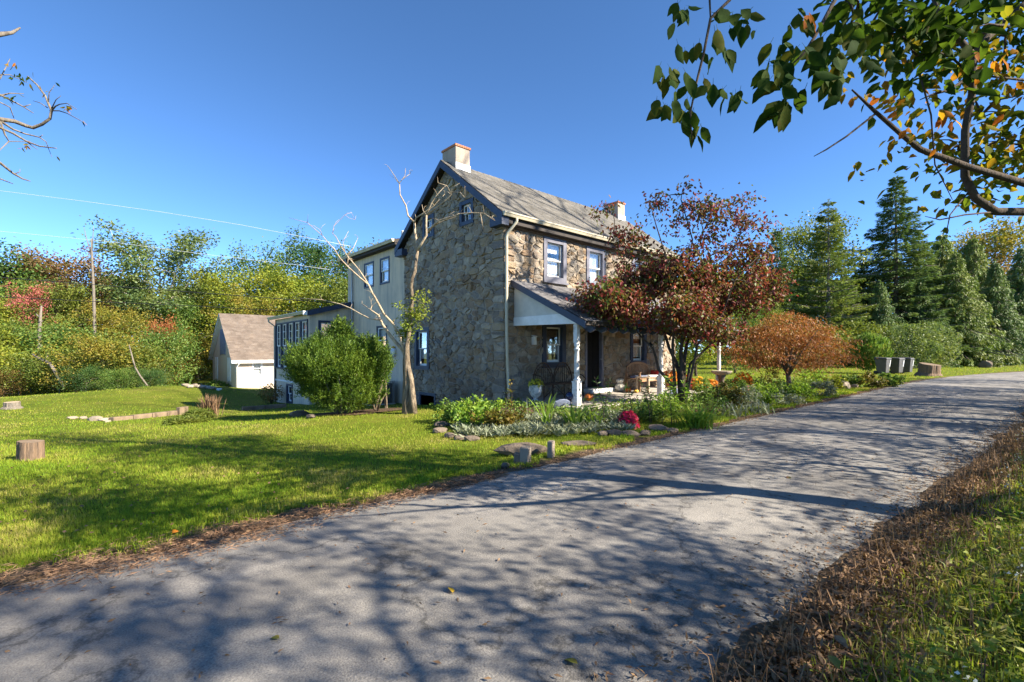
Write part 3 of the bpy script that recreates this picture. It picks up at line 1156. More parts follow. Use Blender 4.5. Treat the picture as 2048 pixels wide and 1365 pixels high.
def window(parent, F, u0, u1, z0, z1, tw, trim, cols=1, rows=1, sill=None, curtain='full', proud=.03, rec=.10, label=None, bottom=None, sash_w=.045, mat_sash='white_paint'):
    """Outer size u0..u1, z0..z1 with a board surround tw wide; two sliding sashes behind it."""
    bw = tw if bottom is None else bottom
    mb = MB()
    mb.box(u0, u0 + tw, -.16, proud, z0, z1, F)
    mb.box(u1 - tw, u1, -.16, proud, z0, z1, F)
    mb.box(u0 + tw, u1 - tw, -.16, proud - .003, z1 - tw, z1 - .002, F)
    mb.box(u0 + tw, u1 - tw, -.16, proud - .003, z0 + .002, z0 + bw, F)
    if sill:
        mb.box(u0 - .04, u1 + .04, -.02, proud + .05, z0 - .06, z0 - .003, F)
    w = mb.build('window', MATS[trim], parent)
    if label:
        w['label'] = label
    a, b, c, d = u0 + tw + .002, u1 - tw - .002, z0 + bw + .002, z1 - tw - .002
    m = (c + d) / 2
    for k, (s0, s1, n0) in enumerate(((m - .02, d, -rec + .035), (c, m + .022, -rec - .005))):
        s = MB()
        g = .034
        s.box(a, a + sash_w, n0 - g, n0, s0, s1, F)
        s.box(b - sash_w, b, n0 - g, n0, s0, s1, F)
        s.box(a + sash_w, b - sash_w, n0 - g, n0 - .002, s1 - sash_w, s1 - .001, F)
        s.box(a + sash_w, b - sash_w, n0 - g, n0 - .002, s0 + .001, s0 + sash_w * (1.0 if k == 0 else 1.7), F)
        for i in range(1, cols):
            x = a + sash_w + (b - a - 2 * sash_w) * i / cols
            s.box(x - .011, x + .011, n0 - g + .004, n0 - .006, s0 + sash_w, s1 - sash_w, F)
        for i in range(1, rows):
            z = s0 + sash_w + (s1 - s0 - 2 * sash_w) * i / rows
            s.box(a + sash_w, b - sash_w, n0 - g + .005, n0 - .008, z - .011, z + .011, F)
        s.build('sash', MATS[mat_sash], w)
        p = MB()
        p.box(a + sash_w * .8, b - sash_w * .8, n0 - g * .62, n0 - g * .45, s0 + sash_w * .8, s1 - sash_w * .8, F)
        p.build('pane', MATS['glass'], w)
    if curtain:
        cv = MB()
        segs = 24
        parts = {'full': [(c, d, a, b)], 'cafe': [(c + .12, m + .1, a, b), (d - .28, d, a, b)], 'side': [(c, d, a, a + (b - a) * .30), (c, d, b - (b - a) * .30, b)], 'low': [(c + .25, m + .12, a, b)], 'valance': [(d - .35, d, a, b)]}[curtain]
        for z_0, z_1, x0, x1 in parts:
            vs, fs = [], []
            for i in range(segs + 1):
                u = x0 + (x1 - x0) * i / segs
                nn = -rec - .09 + .016 * math.sin(i * 1.9) + .008 * math.sin(i * 4.3)
                vs += [F(u, nn, z_0 + .01 * math.sin(i * 1.3)), F(u, nn, z_1)]
            for i in range(segs):
                fs.append((2 * i, 2 * i + 2, 2 * i + 3, 2 * i + 1))
            cv.add(vs, fs, True)
        cv.build('curtain', MATS['curtain'], w)
    return w


# openings (u0, u1, z0, z1) of the board surrounds
FW = [(1.61, 2.645, 3.70, 5.06), (3.66, 4.67, 3.70, 5.06), (6.30, 7.32, 3.70, 5.06)]
FL = [(1.56, 2.62, 1.00, 2.44), (6.20, 7.28, 1.00, 2.44)]
DOOR = (3.60, 4.58, .27, 2.36)
GW = [(3.91, 4.90, .87, 2.36), (1.36, 2.09, 5.47, 6.24), (3.60, 4.33, 5.47, 6.24)]
HATCH = (3.48, 4.57, -.42, .07)


def inner(h, t):
    return (h[0] + t, h[1] - t, h[2] + t, h[3] - t)


planes_g = [(-SL, 1, 5.40), (SL, 1, 5.40 + SL * WD)]
wf = wall_mb(Ffront, 0, L, -.5, 5.40, [inner(h, .06) for h in FW + FL] + [(DOOR[0] + .06, DOOR[1] - .06, DOOR[2], DOOR[3] - .06)], n=.012).build('front_wall', MATS['mortar'], house)
wg = wall_mb(Fgable, 0.001, WD, -1.2, 7.8, [inner(h, .05) for h in GW], planes_g, n=.012).build('gable_wall', MATS['mortar'], house)
wr = wall_mb(lambda u, n, z: (L + n, u, z), 0.001, WD, -1.2, 7.8, [], planes_g).build('far_gable_wall', MATS['mortar'], house)
wb = wall_mb(lambda u, n, z: (u, WD + n, z), .36, L - .36, -1.2, 5.3).build('back_wall', MATS['mortar'], house)

# ---- rubble stones: a power diagram of irregular cells, each a raised stone
def rubble(F, u0, u1, z0, z1, holes, planes, seed, corner=False, sx=.255, sz=.155):
    rng = np.random.default_rng(seed)
    pts = []
    z = z0 - sz
    row = 0
    while z < z1 + sz:
        hgt = sz * rng.uniform(.55, 1.5)
        u = u0 - (sx * rng.uniform(0, 1) if not corner else 0)
        first = True
        while u < u1 + sx:
            wdt = sx * rng.uniform(.35, 1.9)
            if corner and first:
                wdt = rng.uniform(.34, .62)
            first = False
            pts.append((u + wdt / 2, z + hgt / 2 + rng.normal() * hgt * .40, (wdt * hgt) * .5))
            u += wdt
        z += hgt
        row += 1
    pts = np.array(pts)
    ax = .62
    q = pts[:, :2] * np.array([ax, 1.0])
    res = []
    for i in range(len(pts)):
        d = q - q[i]
        d2 = (d ** 2).sum(1)
        nb = np.argsort(d2)[1:22]
        poly = [(u0, z0), (u1, z0), (u1, z1), (u0, z1)]
        gap = rng.uniform(.002, .010)
        for j in nb:
            dist = math.sqrt(d2[j])
            off = .5 + (pts[i, 2] - pts[j, 2]) / (2 * d2[j]) * .5
            off = min(.85, max(.15, off))
            # plane in warped space: d . (x - q_i) <= off*|d|^2 - gap*|d|
            a, b = d[j, 0] * ax, d[j, 1]
            c = off * d2[j] - gap * dist + d[j, 0] * q[i, 0] + d[j, 1] * q[i, 1]
            poly = clip(poly, a, b, c)
            if len(poly) < 3:
                break
        if len(poly) < 3:
            continue
        for pl in planes:
            poly = clip(poly, *pl)
            if len(poly) < 3:
                break
        for h in holes:
            if len(poly) < 3:
                break
            cu = sum(p[0] for p in poly) / len(poly)
            cz = sum(p[1] for p in poly) / len(poly)
            us = [p[0] for p in poly]
            vs = [p[1] for p in poly]
            if max(us) < h[0] or min(us) > h[1] or max(vs) < h[2] or min(vs) > h[3]:
                continue
            e = [(h[0] - cu, (1, 0, h[0])), (cu - h[1], (-1, 0, -h[1])), (h[2] - cz, (0, 1, h[2])), (cz - h[3], (0, -1, -h[3]))]
            best = max(e, key=lambda k: k[0])
            poly = clip(poly, *best[1]) if best[0] > -.12 else []
        if len(poly) < 3 or area(poly) < .004:
            continue
        # knock the corners off
        ch = []
        n = len(poly)
        for k in range(n):
            p0, p1, p2 = poly[k - 1], poly[k], poly[(k + 1) % n]
            for o in (p0, p2):
                l = math.hypot(o[0] - p1[0], o[1] - p1[1])
                t = min(.26, .028 / max(l, 1e-6)) * rng.uniform(.4, 1.3)
                ch.append((p1[0] + (o[0] - p1[0]) * t, p1[1] + (o[1] - p1[1]) * t))
        if len(ch) > 18:
            ch = ch[::2]
        res.append(ch)
    return res


def stone_shape(F, poly, rng):
    n = len(poly)
    cu = sum(p[0] for p in poly) / n
    cz = sum(p[1] for p in poly) / n
    dep = rng.uniform(.012, .062)
    tu, tz = rng.normal() * .11, rng.normal() * .14
    vs, fs = [], []
    for k, p in enumerate(poly):
        vs.append(F(p[0], -.02, p[1]))
    for k, p in enumerate(poly):
        s = rng.uniform(.78, .98)
        x, z = cu + (p[0] - cu) * s, cz + (p[1] - cz) * s
        nn = dep + tu * (x - cu) + tz * (z - cz) + rng.normal() * .013
        vs.append(F(x, max(.02, nn), z))
    vs.append(F(cu + rng.normal() * .02, dep + rng.uniform(0, .02), cz + rng.normal() * .02))
    for k in range(n):
        k2 = (k + 1) % n
        fs.append((k, k2, n + k2, n + k))
        fs.append((n + k, n + k2, 2 * n))
    return vs, fs


def grow(h, g):
    return (h[0] - g, h[1] + g, h[2] - g, h[3] + g)


all_stones = []
srng = np.random.default_rng(3)
for F, par, args in ((Fgable, wg, (-.045, WD - .02, -.7, 7.7, [grow(h, .012) for h in GW + [HATCH]], [(-SL, 1, 5.34), (SL, 1, 5.34 + SL * WD)], 21, True)),
                     (Ffront, wf, (.0, L, -.1, 5.06, [grow(h, .012) for h in FW + FL + [DOOR]], [], 22, True))):
    for poly in rubble(F, *args):
        cu = sum(p[0] for p in poly) / len(poly)
        cz = sum(p[1] for p in poly) / len(poly)
        c = F(cu, 0, cz)
        px, py, d = pix(*c)
        vis = area(poly) / d ** 2
        if F is Ffront:
            if px > 1300 or (cz < 2.9 and cu < 1.0) or cz < .5 or (px > 1215 and cz > 2.6):
                vis *= .15
        elif cz < .1:
            vis *= .4
        all_stones.append((vis, F, par, poly))
all_stones.sort(key=lambda s: -s[0])
mass = {}
for k, (vis, F, par, poly) in enumerate(all_stones):
    vs, fs = stone_shape(F, poly, srng)
    if k < 296:
        MB().add(vs, fs).build('stone', MATS['field_stone'], par)
    else:
        mass.setdefault(par.name, (par, MB()))[1].add(vs, fs)
for par, mb in mass.values():
    mb.build('small_stones', MATS['field_stone_mass'], par, 'stuff')

# ---- shingled roofs
def shingles(par, A, e, g, wid, ln, mat, expo=.145, tab=.26, seed=1, lift=.013):
    rng = np.random.default_rng(seed)
    A, e, g = np.array(A, float), np.array(e, float), np.array(g, float)
    e /= np.linalg.norm(e)
    g /= np.linalg.norm(g)
    nrm = np.cross(e, g)
    if nrm[2] < 0:
        nrm = -nrm
    V = []
    rows = int(ln / expo)
    for r in range(rows + 1):
        y0, y1 = r * expo, min((r + 1) * expo + .01, ln)
        x = -rng.uniform(0, tab)
        while x < wid:
            w = tab * rng.uniform(.8, 1.2)
            x0, x1 = max(0, x + .003), min(wid, x + w - .003)
            x += w
            if x1 - x0 < .03:
                continue
            l0 = lift * rng.uniform(.7, 1.35)
            yy = y0 + rng.uniform(-.008, .006)
            a, b = A + e * x0, A + e * x1
            V += [a + g * yy + nrm * l0, b + g * yy + nrm * l0, b + g * y1 + nrm * .003, a + g * y1 + nrm * .003,
                  a + g * yy + nrm * .0005, b + g * yy + nrm * .0005]
    V = np.array(V)
    k = np.arange(len(V) // 6) * 6
    Fc = np.concatenate([np.stack([k, k + 1, k + 2, k + 3], 1), np.stack([k + 4, k + 5, k + 1, k], 1)])
    return link('shingles', np_mesh('shingles', V, Fc), mat, par, 'stuff')


X0, X1 = -.25, L + .25
EZ = 5.40
RZ = EZ + SL * (WD / 2 + .25)
th = .13
rb = MB()
prof = [(-.25, EZ), (WD / 2, RZ), (WD + .25, EZ), (WD + .25, EZ - th), (WD / 2, RZ - th), (-.25, EZ - th)]
rb.add([(X0, y, z) for y, z in prof] + [(X1, y, z) for y, z in prof],
       [(0, 1, 4, 5), (1, 2, 3, 4), (6, 11, 10, 7), (7, 10, 9, 8), (0, 6, 7, 1), (1, 7, 8, 2), (3, 9, 10, 4), (4, 10, 11, 5), (5, 11, 6, 0), (2, 8, 9, 3)])
roof = rb.build('roof', MATS['dark_soffit'], house)
sl = math.hypot(WD / 2 + .25, RZ - EZ)
shingles(roof, (X0 - .01, -.27, EZ - .004), (1, 0, 0), (0, 1, SL), X1 - X0 + .02, sl + .02, MATS['shingle_gray'], seed=4)
shingles(roof, (X0 - .01, WD + .27, EZ - .004), (1, 0, 0), (0, -1, SL), X1 - X0 + .02, sl + .02, MATS['shingle_gray'], seed=5)
cap = MB()
for i in range(40):
    x = X0 + i * (X1 - X0) / 40
    w = (X1 - X0) / 40 + .02
    cap.add([(x, WD / 2 - .14, RZ - .09), (x + w, WD / 2 - .14, RZ - .097), (x + w, WD / 2, RZ + .018), (x, WD / 2, RZ + .03), (x, WD / 2 + .14, RZ - .09), (x + w, WD / 2 + .14, RZ - .097)], [(0, 1, 2, 3), (3, 2, 5, 4)])
cap.build('ridge_cap', MATS['shingle_gray'], roof)
# rake boards on the near gable, eave boxes and frieze
for s in (0, 1):
    rk = MB()
    y0, y1 = (-.27, WD / 2) if s == 0 else (WD + .27, WD / 2)
    z0, z1 = EZ - .012, RZ + .006
    rk.add([(X0 - .03, y0, z0 - .24), (X0 - .03, y1, z1 - .24), (X0 - .03, y1, z1 - .015), (X0 - .03, y0, z0 - .015),
            (X0 + .02, y0, z0 - .24), (X0 + .02, y1, z1 - .24), (X0 + .02, y1, z1 - .015), (X0 + .02, y0, z0 - .015)],
           [(0, 1, 2, 3), (7, 6, 5, 4), (0, 4, 5, 1), (1, 5, 6, 2), (2, 6, 7, 3), (3, 7, 4, 0)])
    rk.build('rake_board', MATS['navy_trim'], roof)
for y0, y1 in ((-.24, -.07), (WD + .07, WD + .24)):
    MB().box(X0 + .03, X1, y0, y1, EZ - .27, EZ - th - .01).build('soffit', MATS['dark_soffit'], roof)
for y0, y1 in ((-.26, .28), (WD - .28, WD + .26)):
    MB().box(X0 - .02, -.012, y0, y1, EZ - .34, EZ - .10).build('cornice_return', MATS['navy_trim'], roof)
fb = MB()
fb.box(.0, L, -.068, -.0, 5.07, EZ - .272)
fb.build('frieze_board', MATS['brown_frieze'], roof)


def gutter(par, a, b, out, zt, h=.115, w=.12, mat='cream_metal'):
    """Open trough from a to b (xy), out = outward unit vector."""
    a, b, o = Vector((*a, 0)), Vector((*b, 0)), Vector((*out, 0))
    sec = [(0, 0), (0, -h * .8), (w * .25, -h), (w * .62, -h), (w * .85, -h * .45), (w, -h * .30), (w, 0), (w * .93, 0), (w * .93, -h * .28), (w * .6, -h * .9), (w * .27, -h * .9), (.006, -h * .75), (.006, 0)]
    n = len(sec)
    mb = MB()
    vs = [p + o * q[0] + Vector((0, 0, zt + q[1])) for p in (a, b) for q in sec]
    fs = [(k, (k + 1) % n, n + (k + 1) % n, n + k) for k in range(n)]
    mb.add(vs, fs)
    for p in (a, b):
        m = [p + o * q[0] + Vector((0, 0, zt + q[1])) for q in sec[:7]]
        mb.add(m, [tuple(range(7))])
    return mb.build('gutter', MATS[mat], par)


gutter(house, (X0, -.262), (X1, -.262), (0, -1), EZ + .005)
ds = MB()
ds.tube([(.24, -.315, EZ - .10), (.24, -.315, EZ - .20), (.06, -.13, EZ - .52), (.03, -.115, EZ - .62), (.03, -.115, 2.2), (.05, -.12, 1.2), (.10, -.13, .14), (.13, -.25, .06)], .044, 8)
ds.build('downspout', MATS['cream_metal'], house)

for h, cur in zip(FW, ('cafe', 'full', 'cafe')):
    window(house, Ffront, *h, .15, 'slate_trim', curtain=cur, sill=True, proud=.055, rec=.07)
for h, cur in zip(FL, ('low', 'cafe')):
    window(house, Ffront, *h, .17, 'navy_trim', curtain=cur, sill=False, proud=.05, rec=.09)
window(house, Fgable, *GW[0], .14, 'navy_trim', curtain='low', proud=.05, rec=.09, bottom=.13)
for h in GW[1:]:
    window(house, Fgable, *h, .12, 'navy_trim', cols=3, curtain=None, proud=.05, rec=.08, sash_w=.035)

# door
fr = MB()
fr.box(DOOR[0], DOOR[0] + .10, -.2, .04, DOOR[2], DOOR[3], Ffront)
fr.box(DOOR[1] - .10, DOOR[1], -.2, .04, DOOR[2], DOOR[3], Ffront)
fr.box(DOOR[0] + .10, DOOR[1] - .10, -.2, .038, DOOR[3] - .12, DOOR[3] - .002, Ffront)
frame = fr.build('door_frame', MATS['slate_trim'], house)
dm = MB()
dm.box(DOOR[0] + .102, DOOR[1] - .102, -.12, -.075, DOOR[2] + .02, DOOR[3] - .122, Ffront)
for z0, z1 in ((.38, .95), (1.1, 2.1)):
    for k in range(2):
        u = DOOR[0] + .2 + k * .33
        dm.box(u, u + .26, -.076, -.062, z0, z1, Ffront)
door = dm.build('door', MATS['black_door'], house)
MB().lathe([(.0, 0), (.03, .01), (.032, .03), (.0, .045)], 10, (DOOR[1] - .17, -.06, 1.22)).build('handle', MATS['galv'], door)
st = MB()
st.box(DOOR[0] - .12, DOOR[1] + .14, -.42, -.01, .132, .262)
st.build('door_step', MATS['pale_paint'], house, bevel=.012)
# cellar hatch in the gable
hm = MB()
u0, u1, z0, z1 = HATCH
hm.box(u0, u1, -.02, .05, z1 - .09, z1, Fgable)
hm.box(u0, u0 + .1, -.02, .05, z0, z1 - .09, Fgable)
hm.box(u1 - .1, u1, -.02, .05, z0, z1 - .09, Fgable)
hat = hm.build('cellar_hatch', MATS['navy_trim'], house)
MB().box(u0 + .1, u1 - .1, .0, .012, z0, z1 - .09, Fgable).build('hatch_board', MATS['black_door'], hat)

# chimneys
for x0, x1 in ((.05, .62), (8.86, 9.38)):
    c = MB()
    c.box(x0, x1, 2.43, 3.21, 7.0, 8.20)
    ch = c.build('chimney', MATS['chimney_stucco'], roof, bevel=.012)
    k = MB()
    for i in range(7):
        k.box(x0 - .03 + i * (x1 - x0 + .06) / 7 + .004, x0 - .03 + (i + 1) * (x1 - x0 + .06) / 7 - .004, 2.40, 3.24, 8.20, 8.27)
    k.build('brick_cap', MATS['brick_orange'], roof, bevel=.006)
    f = MB()
    f.box(x0 - .012, x1 + .012, 2.40, 2.428, RZ - .42, RZ - .10)
    f.build('flashing', MATS['white_paint'], roof)

# ---- porch
PX0, PX1, PD = .267, 9.2, 2.784
PZ0, PZ1 = 3.59, 2.27
ps = (PZ0 - PZ1) / PD
pm = MB()
pm.hexa([(PX0, -PD, PZ1 - .11), (PX1, -PD, PZ1 - .11), (PX1, -.0, PZ0 - .11), (PX0, -.0, PZ0 - .11), (PX0, -PD, PZ1), (PX1, -PD, PZ1), (PX1, -.0, PZ0), (PX0, -.0, PZ0)])
proof = pm.build('porch_roof', MATS['dark_soffit'], house)
shingles(proof, (PX0 - .01, -PD - .02, PZ1 - .006), (1, 0, 0), (0, 1, ps), PX1 - PX0 + .02, math.hypot(PD, PZ0 - PZ1) - .03, MATS['shingle_dark'], seed=7, expo=.15)
for x in (PX0 - .03, PX1 - .01):
    rb2 = MB()
    rb2.hexa([(x, -PD - .02, PZ1 - .20), (x + .04, -PD - .02, PZ1 - .20), (x + .04, -.07, PZ0 - .20), (x, -.07, PZ0 - .20), (x, -PD - .02, PZ1 - .02), (x + .04, -PD - .02, PZ1 - .02), (x + .04, -.07, PZ0 - .02), (x, -.07, PZ0 - .02)])
    rb2.build('porch_rake_board', MATS['navy_trim'], proof)


def roof_under(d):
    return PZ0 - .12 - ps * d


gp = MB()
pz = [(-.07, 2.49), (-2.12, 2.49), (-2.12, roof_under(2.12)), (-.07, roof_under(.07))]
gp.add([(.36, y, z) for y, z in pz] + [(.40, y, z) for y, z in pz], [(0, 1, 2, 3), (7, 6, 5, 4), (0, 4, 5, 1), (1, 5, 6, 2), (2, 6, 7, 3), (3, 7, 4, 0)])
gp.build('gable_panel', MATS['panel_paint'], house)
bm_ = MB()
pz = [(-.07, 2.25), (-2.42, 2.21), (-2.42, roof_under(2.42)), (-2.11, 2.488), (-.07, 2.488)]
bm_.add([(.335, y, z) for y, z in pz] + [(.43, y, z) for y, z in pz], [(0, 1, 2, 3, 4), (9, 8, 7, 6, 5), (0, 5, 6, 1), (1, 6, 7, 2), (2, 7, 8, 3), (3, 8, 9, 4), (4, 9, 5, 0)])
bm_.build('porch_end_beam', MATS['white_paint'], house)
MB().box(.432, 8.95, -2.41, -2.30, 2.09, 2.30).build('porch_beam', MATS['cream_metal'], house)
x = .62
tails = []
while x < PX1 - .1:
    t = MB()
    pz = [(-2.42, 2.27), (-2.76, 2.12), (-2.76, 2.04), (-2.63, 1.985), (-2.42, 2.10)]
    t.add([(x, y, z) for y, z in pz] + [(x + .07, y, z) for y, z in pz], [(0, 1, 2, 3, 4), (9, 8, 7, 6, 5), (0, 5, 6, 1), (1, 6, 7, 2), (2, 7, 8, 3), (3, 8, 9, 4), (4, 9, 5, 0)])
    t.build('rafter_tail', MATS['navy_trim'], house)
    x += .48
for x in (.45, 4.43, 8.38):
    q = MB()
    q.box(x - .085, x + .085, -2.44, -2.27, .13, .72)
    q.box(x - .094, x + .094, -2.449, -2.261, .72, .755)
    q.lathe([(.075, .755), (.088, .775), (.088, .80), (.06, .825), (.056, .86), (.07, .92), (.066, 1.2), (.056, 1.52), (.075, 1.54), (.075, 1.57), (.055, 1.59), (.055, 1.63), (.078, 1.66), (.07, 1.70), (.052, 1.74)], 20, (x, -2.355, 0))
    q.box(x - .06, x + .06, -2.415, -2.295, 1.73, 2.20)
    q.build('porch_post', MATS['peeling_paint'], house)
fl = MB()
fl.box(.12, 9.3, -2.78, -.005, -.35, .13)
fl.build('porch_floor', MATS['concrete'], house, bevel=.015)

# ---- stucco back wing
AY0, AY1 = WD, 11.05
AW = [(6.98, 7.81, 4.23, 5.31), (8.38, 9.32, 4.23, 5.31), (7.20, 8.11, 1.36, 2.56)]
wa = wall_mb(Fadd, AY0 + .002, AY1, -1.6, 5.56, [inner(h, .03) for h in AW], thick=.28)
wa.box(.052, 6.0, AY1 - .25, AY1 - .001, -1.6, 5.56)
wa.build('wing_wall', MATS['stucco'], house)
for h, cu in zip(AW, ('cafe', 'full', 'valance')):
    window(house, Fadd, *h, .075, 'navy_trim', rows=1, curtain=cu, proud=.02, rec=.05)
ar = MB()
ar.hexa([(-.24, AY0 + .32, 5.62), (6.2, AY0 + .32, 7.0), (6.2, AY1 + .25, 7.0), (-.24, AY1 + .25, 5.62), (-.24, AY0 + .32, 5.76), (6.2, AY0 + .32, 7.14), (6.2, AY1 + .25, 7.14), (-.24, AY1 + .25, 5.76)])
arf = ar.build('wing_roof', MATS['dark_soffit'], house)
shingles(arf, (-.26, AY0 + .34, 5.762), (0, 1, 0), (6.44, 0, 1.38), AY1 - AY0, 3.0, MATS['shingle_gray'], seed=9)
MB().box(-.23, .045, AY0 + .32, AY1 + .2, 5.56, 5.615).build('soffit', MATS['dark_soffit'], arf)
gutter(house, (-.245, AY0 + .34), (-.245, AY1 + .25), (-1, 0), 5.77)
d2 = MB()
d2.tube([(-.30, 10.5, 5.66), (-.30, 10.5, 5.55), (-.04, 10.42, 5.2), (-.03, 10.42, 3.9), (-.03, 10.42, .0), (-.03, 10.42, -.6)], .04, 8)
d2.build('downspout', MATS['galv'], house)
MB().lathe([(.05, 0), (.05, .42), (.058, .43), (.058, .46), (.0, .46)], 10, (.35, 6.5, 5.80)).build('vent_pipe', MATS['white_paint'], house)

# ---- sunroom
SX, SY0, SY1 = -1.79, 10.7, 15.76
sw = [(10.86 + i * .95, 11.81 + i * .95, .66, 2.92) for i in range(5)]
BW = (12.95, 13.84, -.95, -.02)
ms = wall_mb(Fsunl, SY0, SY1, -1.9, 3.12, [(10.90, 15.57, .70, 2.88), inner(BW, .03)], thick=.22)
SFW = (-1.42, -.26, 1.20, 2.87)
ms2 = wall_mb(Fsunf, SX, .045, -1.7, 3.70, [inner(SFW, .03)], [(-.26, 1, 3.12 + 1.79 * .26)], thick=.2)
ms.v += []
b0 = len(ms.v)
ms.v += ms2.v
ms.f += [tuple(i + b0 for i in f) for f in ms2.f]
ms.s += ms2.s
ms.box(SX, 0, SY1 - .2, SY1, -1.9, 3.12)
ms.build('sunroom_wall', MATS['stucco'], house)
MB().box(SY0 + .02, SY1, -.001, .035, .06, .13, Fsunl).build('band_board', MATS['pale_paint'], house)
for h in sw:
    window(house, Fsunl, *h, .07, 'navy_trim', cols=2, rows=3, curtain='side', proud=.05, rec=.06, sash_w=.05)
window(house, Fsunf, *SFW, .10, 'navy_trim', cols=3, rows=2, curtain=None, proud=.03, rec=.06)
window(house, Fsunl, *BW, .09, 'navy_trim', curtain=None, proud=.04, rec=.07)
sr_ = MB()
zt0, zt1 = 3.18, 3.18 + .26 * 2.05
sr_.hexa([(SX - .2, SY0 - .22, zt0 - .07), (.045, SY0 - .22, zt1 - .07), (.045, SY1 + .2, zt1 - .07), (SX - .2, SY1 + .2, zt0 - .07), (SX - .2, SY0 - .22, zt0 + .05), (.045, SY0 - .22, zt1 + .05), (.045, SY1 + .2, zt1 + .05), (SX - .2, SY1 + .2, zt0 + .05)])
srf = sr_.build('sunroom_roof', MATS['dark_soffit'], house)
shingles(srf, (SX - .21, SY0 - .22, zt0 + .05), (0, 1, 0), (2.05, 0, .533), SY1 - SY0 + .42, 2.08, MATS['shingle_gray'], seed=12)
sf = MB()
sf.hexa([(SX - .17, SY0 - .25, zt0 - .16), (.04, SY0 - .25, zt1 - .14), (.04, SY0 - .222, zt1 - .14), (SX - .17, SY0 - .222, zt0 - .16), (SX - .17, SY0 - .25, zt0 + .04), (.04, SY0 - .25, zt1 + .045), (.04, SY0 - .222, zt1 + .045), (SX - .17, SY0 - .222, zt0 + .04)])
sf.build('sunroom_rake_board', MATS['navy_trim'], srf)
MB().box(SX - .345, SX - .172, SY0 - .26, SY0 - .215, zt0 - .12, zt0 + .05).build('fascia_end', MATS['white_paint'], srf)
gutter(house, (SX - .215, SY0 - .21), (SX - .215, SY1 + .2), (-1, 0), zt0 + .055, h=.13, w=.13)
d3 = MB()
d3.tube([(SX - .28, SY1 + .12, zt0 - .06), (SX - .28, SY1 + .12, zt0 - .16), (SX - .05, SY1 - .05, zt0 - .38), (SX - .045, SY1 - .05, -1.0), (SX - .2, SY1 - .1, -1.12)], .04, 8)
d3.build('downspout', MATS['cream_metal'], house)

# ------------------------------------------------------------------ the garage at the back
gar = thing('garage', 'cream stucco garage with steep brown shingle roof behind the sunroom', 'garage')
GX0, GX1, GY0, GY1 = -1.07, 8.5, 28.36, 36.76
gm = (GY0 + GY1) / 2
gpl = [(-.80, 1, 1.05 - .80 * GY0), (.80, 1, 1.05 + .80 * GY1)]
gwf = wall_mb(lambda u, n, z: (u, GY0 - n, z), GX0, GX1, -2.2, 1.05, [(.03, .69, -.28, .82), (3.4, 6.2, -1.5, .7)], thick=.2)
gwf.build('wall', MATS['garage_stucco'], gar)
gwg = wall_mb(lambda u, n, z: (GX0 - n, u, z), GY0 + .001, GY1, -2.2, 4.6, [], gpl, thick=.2)
gwg.build('gable_wall', MATS['garage_stucco'], gar)
wall_mb(lambda u, n, z: (GX1 + n, u, z), GY0 + .001, GY1, -2.2, 4.6, [], gpl, thick=.2).build('gable_wall', MATS['garage_stucco'], gar)
window(gar, lambda u, n, z: (u, GY0 - n, z), 0, .72, -.32, .85, .09, 'white_paint', rows=1, curtain='full', proud=.03, rec=.05)
MB().box(3.4, 6.2, GY0 + .05, GY0 + .09, -1.5, .7).build('garage_door', MATS['white_paint'], gar)
gr = MB()
ge, gz_ = 1.05 - .80 * .32 + .10, 1.05 + .80 * (gm - GY0) + .10
prof = [(GY0 - .32, ge), (gm, gz_), (GY1 + .32, ge), (GY1 + .32, ge - .1), (gm, gz_ - .1), (GY0 - .32, ge - .1)]
xa, xb = GX0 - .3, GX1 + .3
gr.add([(xa, y, z) for y, z in prof] + [(xb, y, z) for y, z in prof],
       [(0, 1, 4, 5), (1, 2, 3, 4), (6, 11, 10, 7), (7, 10, 9, 8), (0, 6, 7, 1), (1, 7, 8, 2), (3, 9, 10, 4), (4, 10, 11, 5), (5, 11, 6, 0), (2, 8, 9, 3)])
grf = gr.build('roof', MATS['pale_paint'], gar)
gl = math.hypot(gm - GY0 + .32, gz_ - ge)
shingles(grf, (xa - .02, GY0 - .34, ge), (1, 0, 0), (0, gm - GY0 + .32, gz_ - ge), xb - xa + .04, gl, MATS['shingle_brown'], seed=14, expo=.16, tab=.33)
shingles(grf, (xa - .02, GY1 + .34, ge), (1, 0, 0), (0, -(gm - GY0 + .32), gz_ - ge), xb - xa + .04, gl, MATS['shingle_brown'], seed=15, expo=.16, tab=.33)
MB().box(xa, xb, GY0 - .36, GY0 - .325, ge - .22, ge - .0).build('fascia', MATS['white_paint'], grf)
Fgg = lambda u, n, z: (GX0 - n, u, z)
for (u0, u1, z0, z1, nm, mt) in ((31.7, 33.5, 1.3, 3.2, 'loft_door', 'slate_blue'), (34.6, 35.6, -.7, 1.0, 'shutter', 'white_paint'), (29.8, 30.8, -.7, 1.0, 'shutter', 'white_paint')):
    q = MB()
    q.box(u0, (u0 + u1) / 2 - .01, .001, .05, z0, z1, Fgg)
    q.box((u0 + u1) / 2 + .01, u1, .001, .05, z0, z1, Fgg)
    q.box(u0 - .07, u0 - .002, .001, .035, z0 - .07, z1 + .07, Fgg)
    q.box(u1 + .002, u1 + .07, .001, .035, z0 - .07, z1 + .07, Fgg)
    q.box(u0, u1, .001, .033, z1 + .003, z1 + .07, Fgg)
    q.build(nm, MATS[mt], gar)
q = MB()
q.tube([(GX0 + .15, GY0 - .40, ge - .15), (GX0 + .15, GY0 - .40, ge - .25), (GX0 + .08, GY0 - .06, ge - .5), (GX0 + .08, GY0 - .06, -1.28)], .05, 7)
q.build('downspout', MATS['white_paint'], gar)

# ------------------------------------------------------------------ woods and trees
def yflat(py, z=.03):
    return (CAM[2] - z) * FPX / (py - HOR)


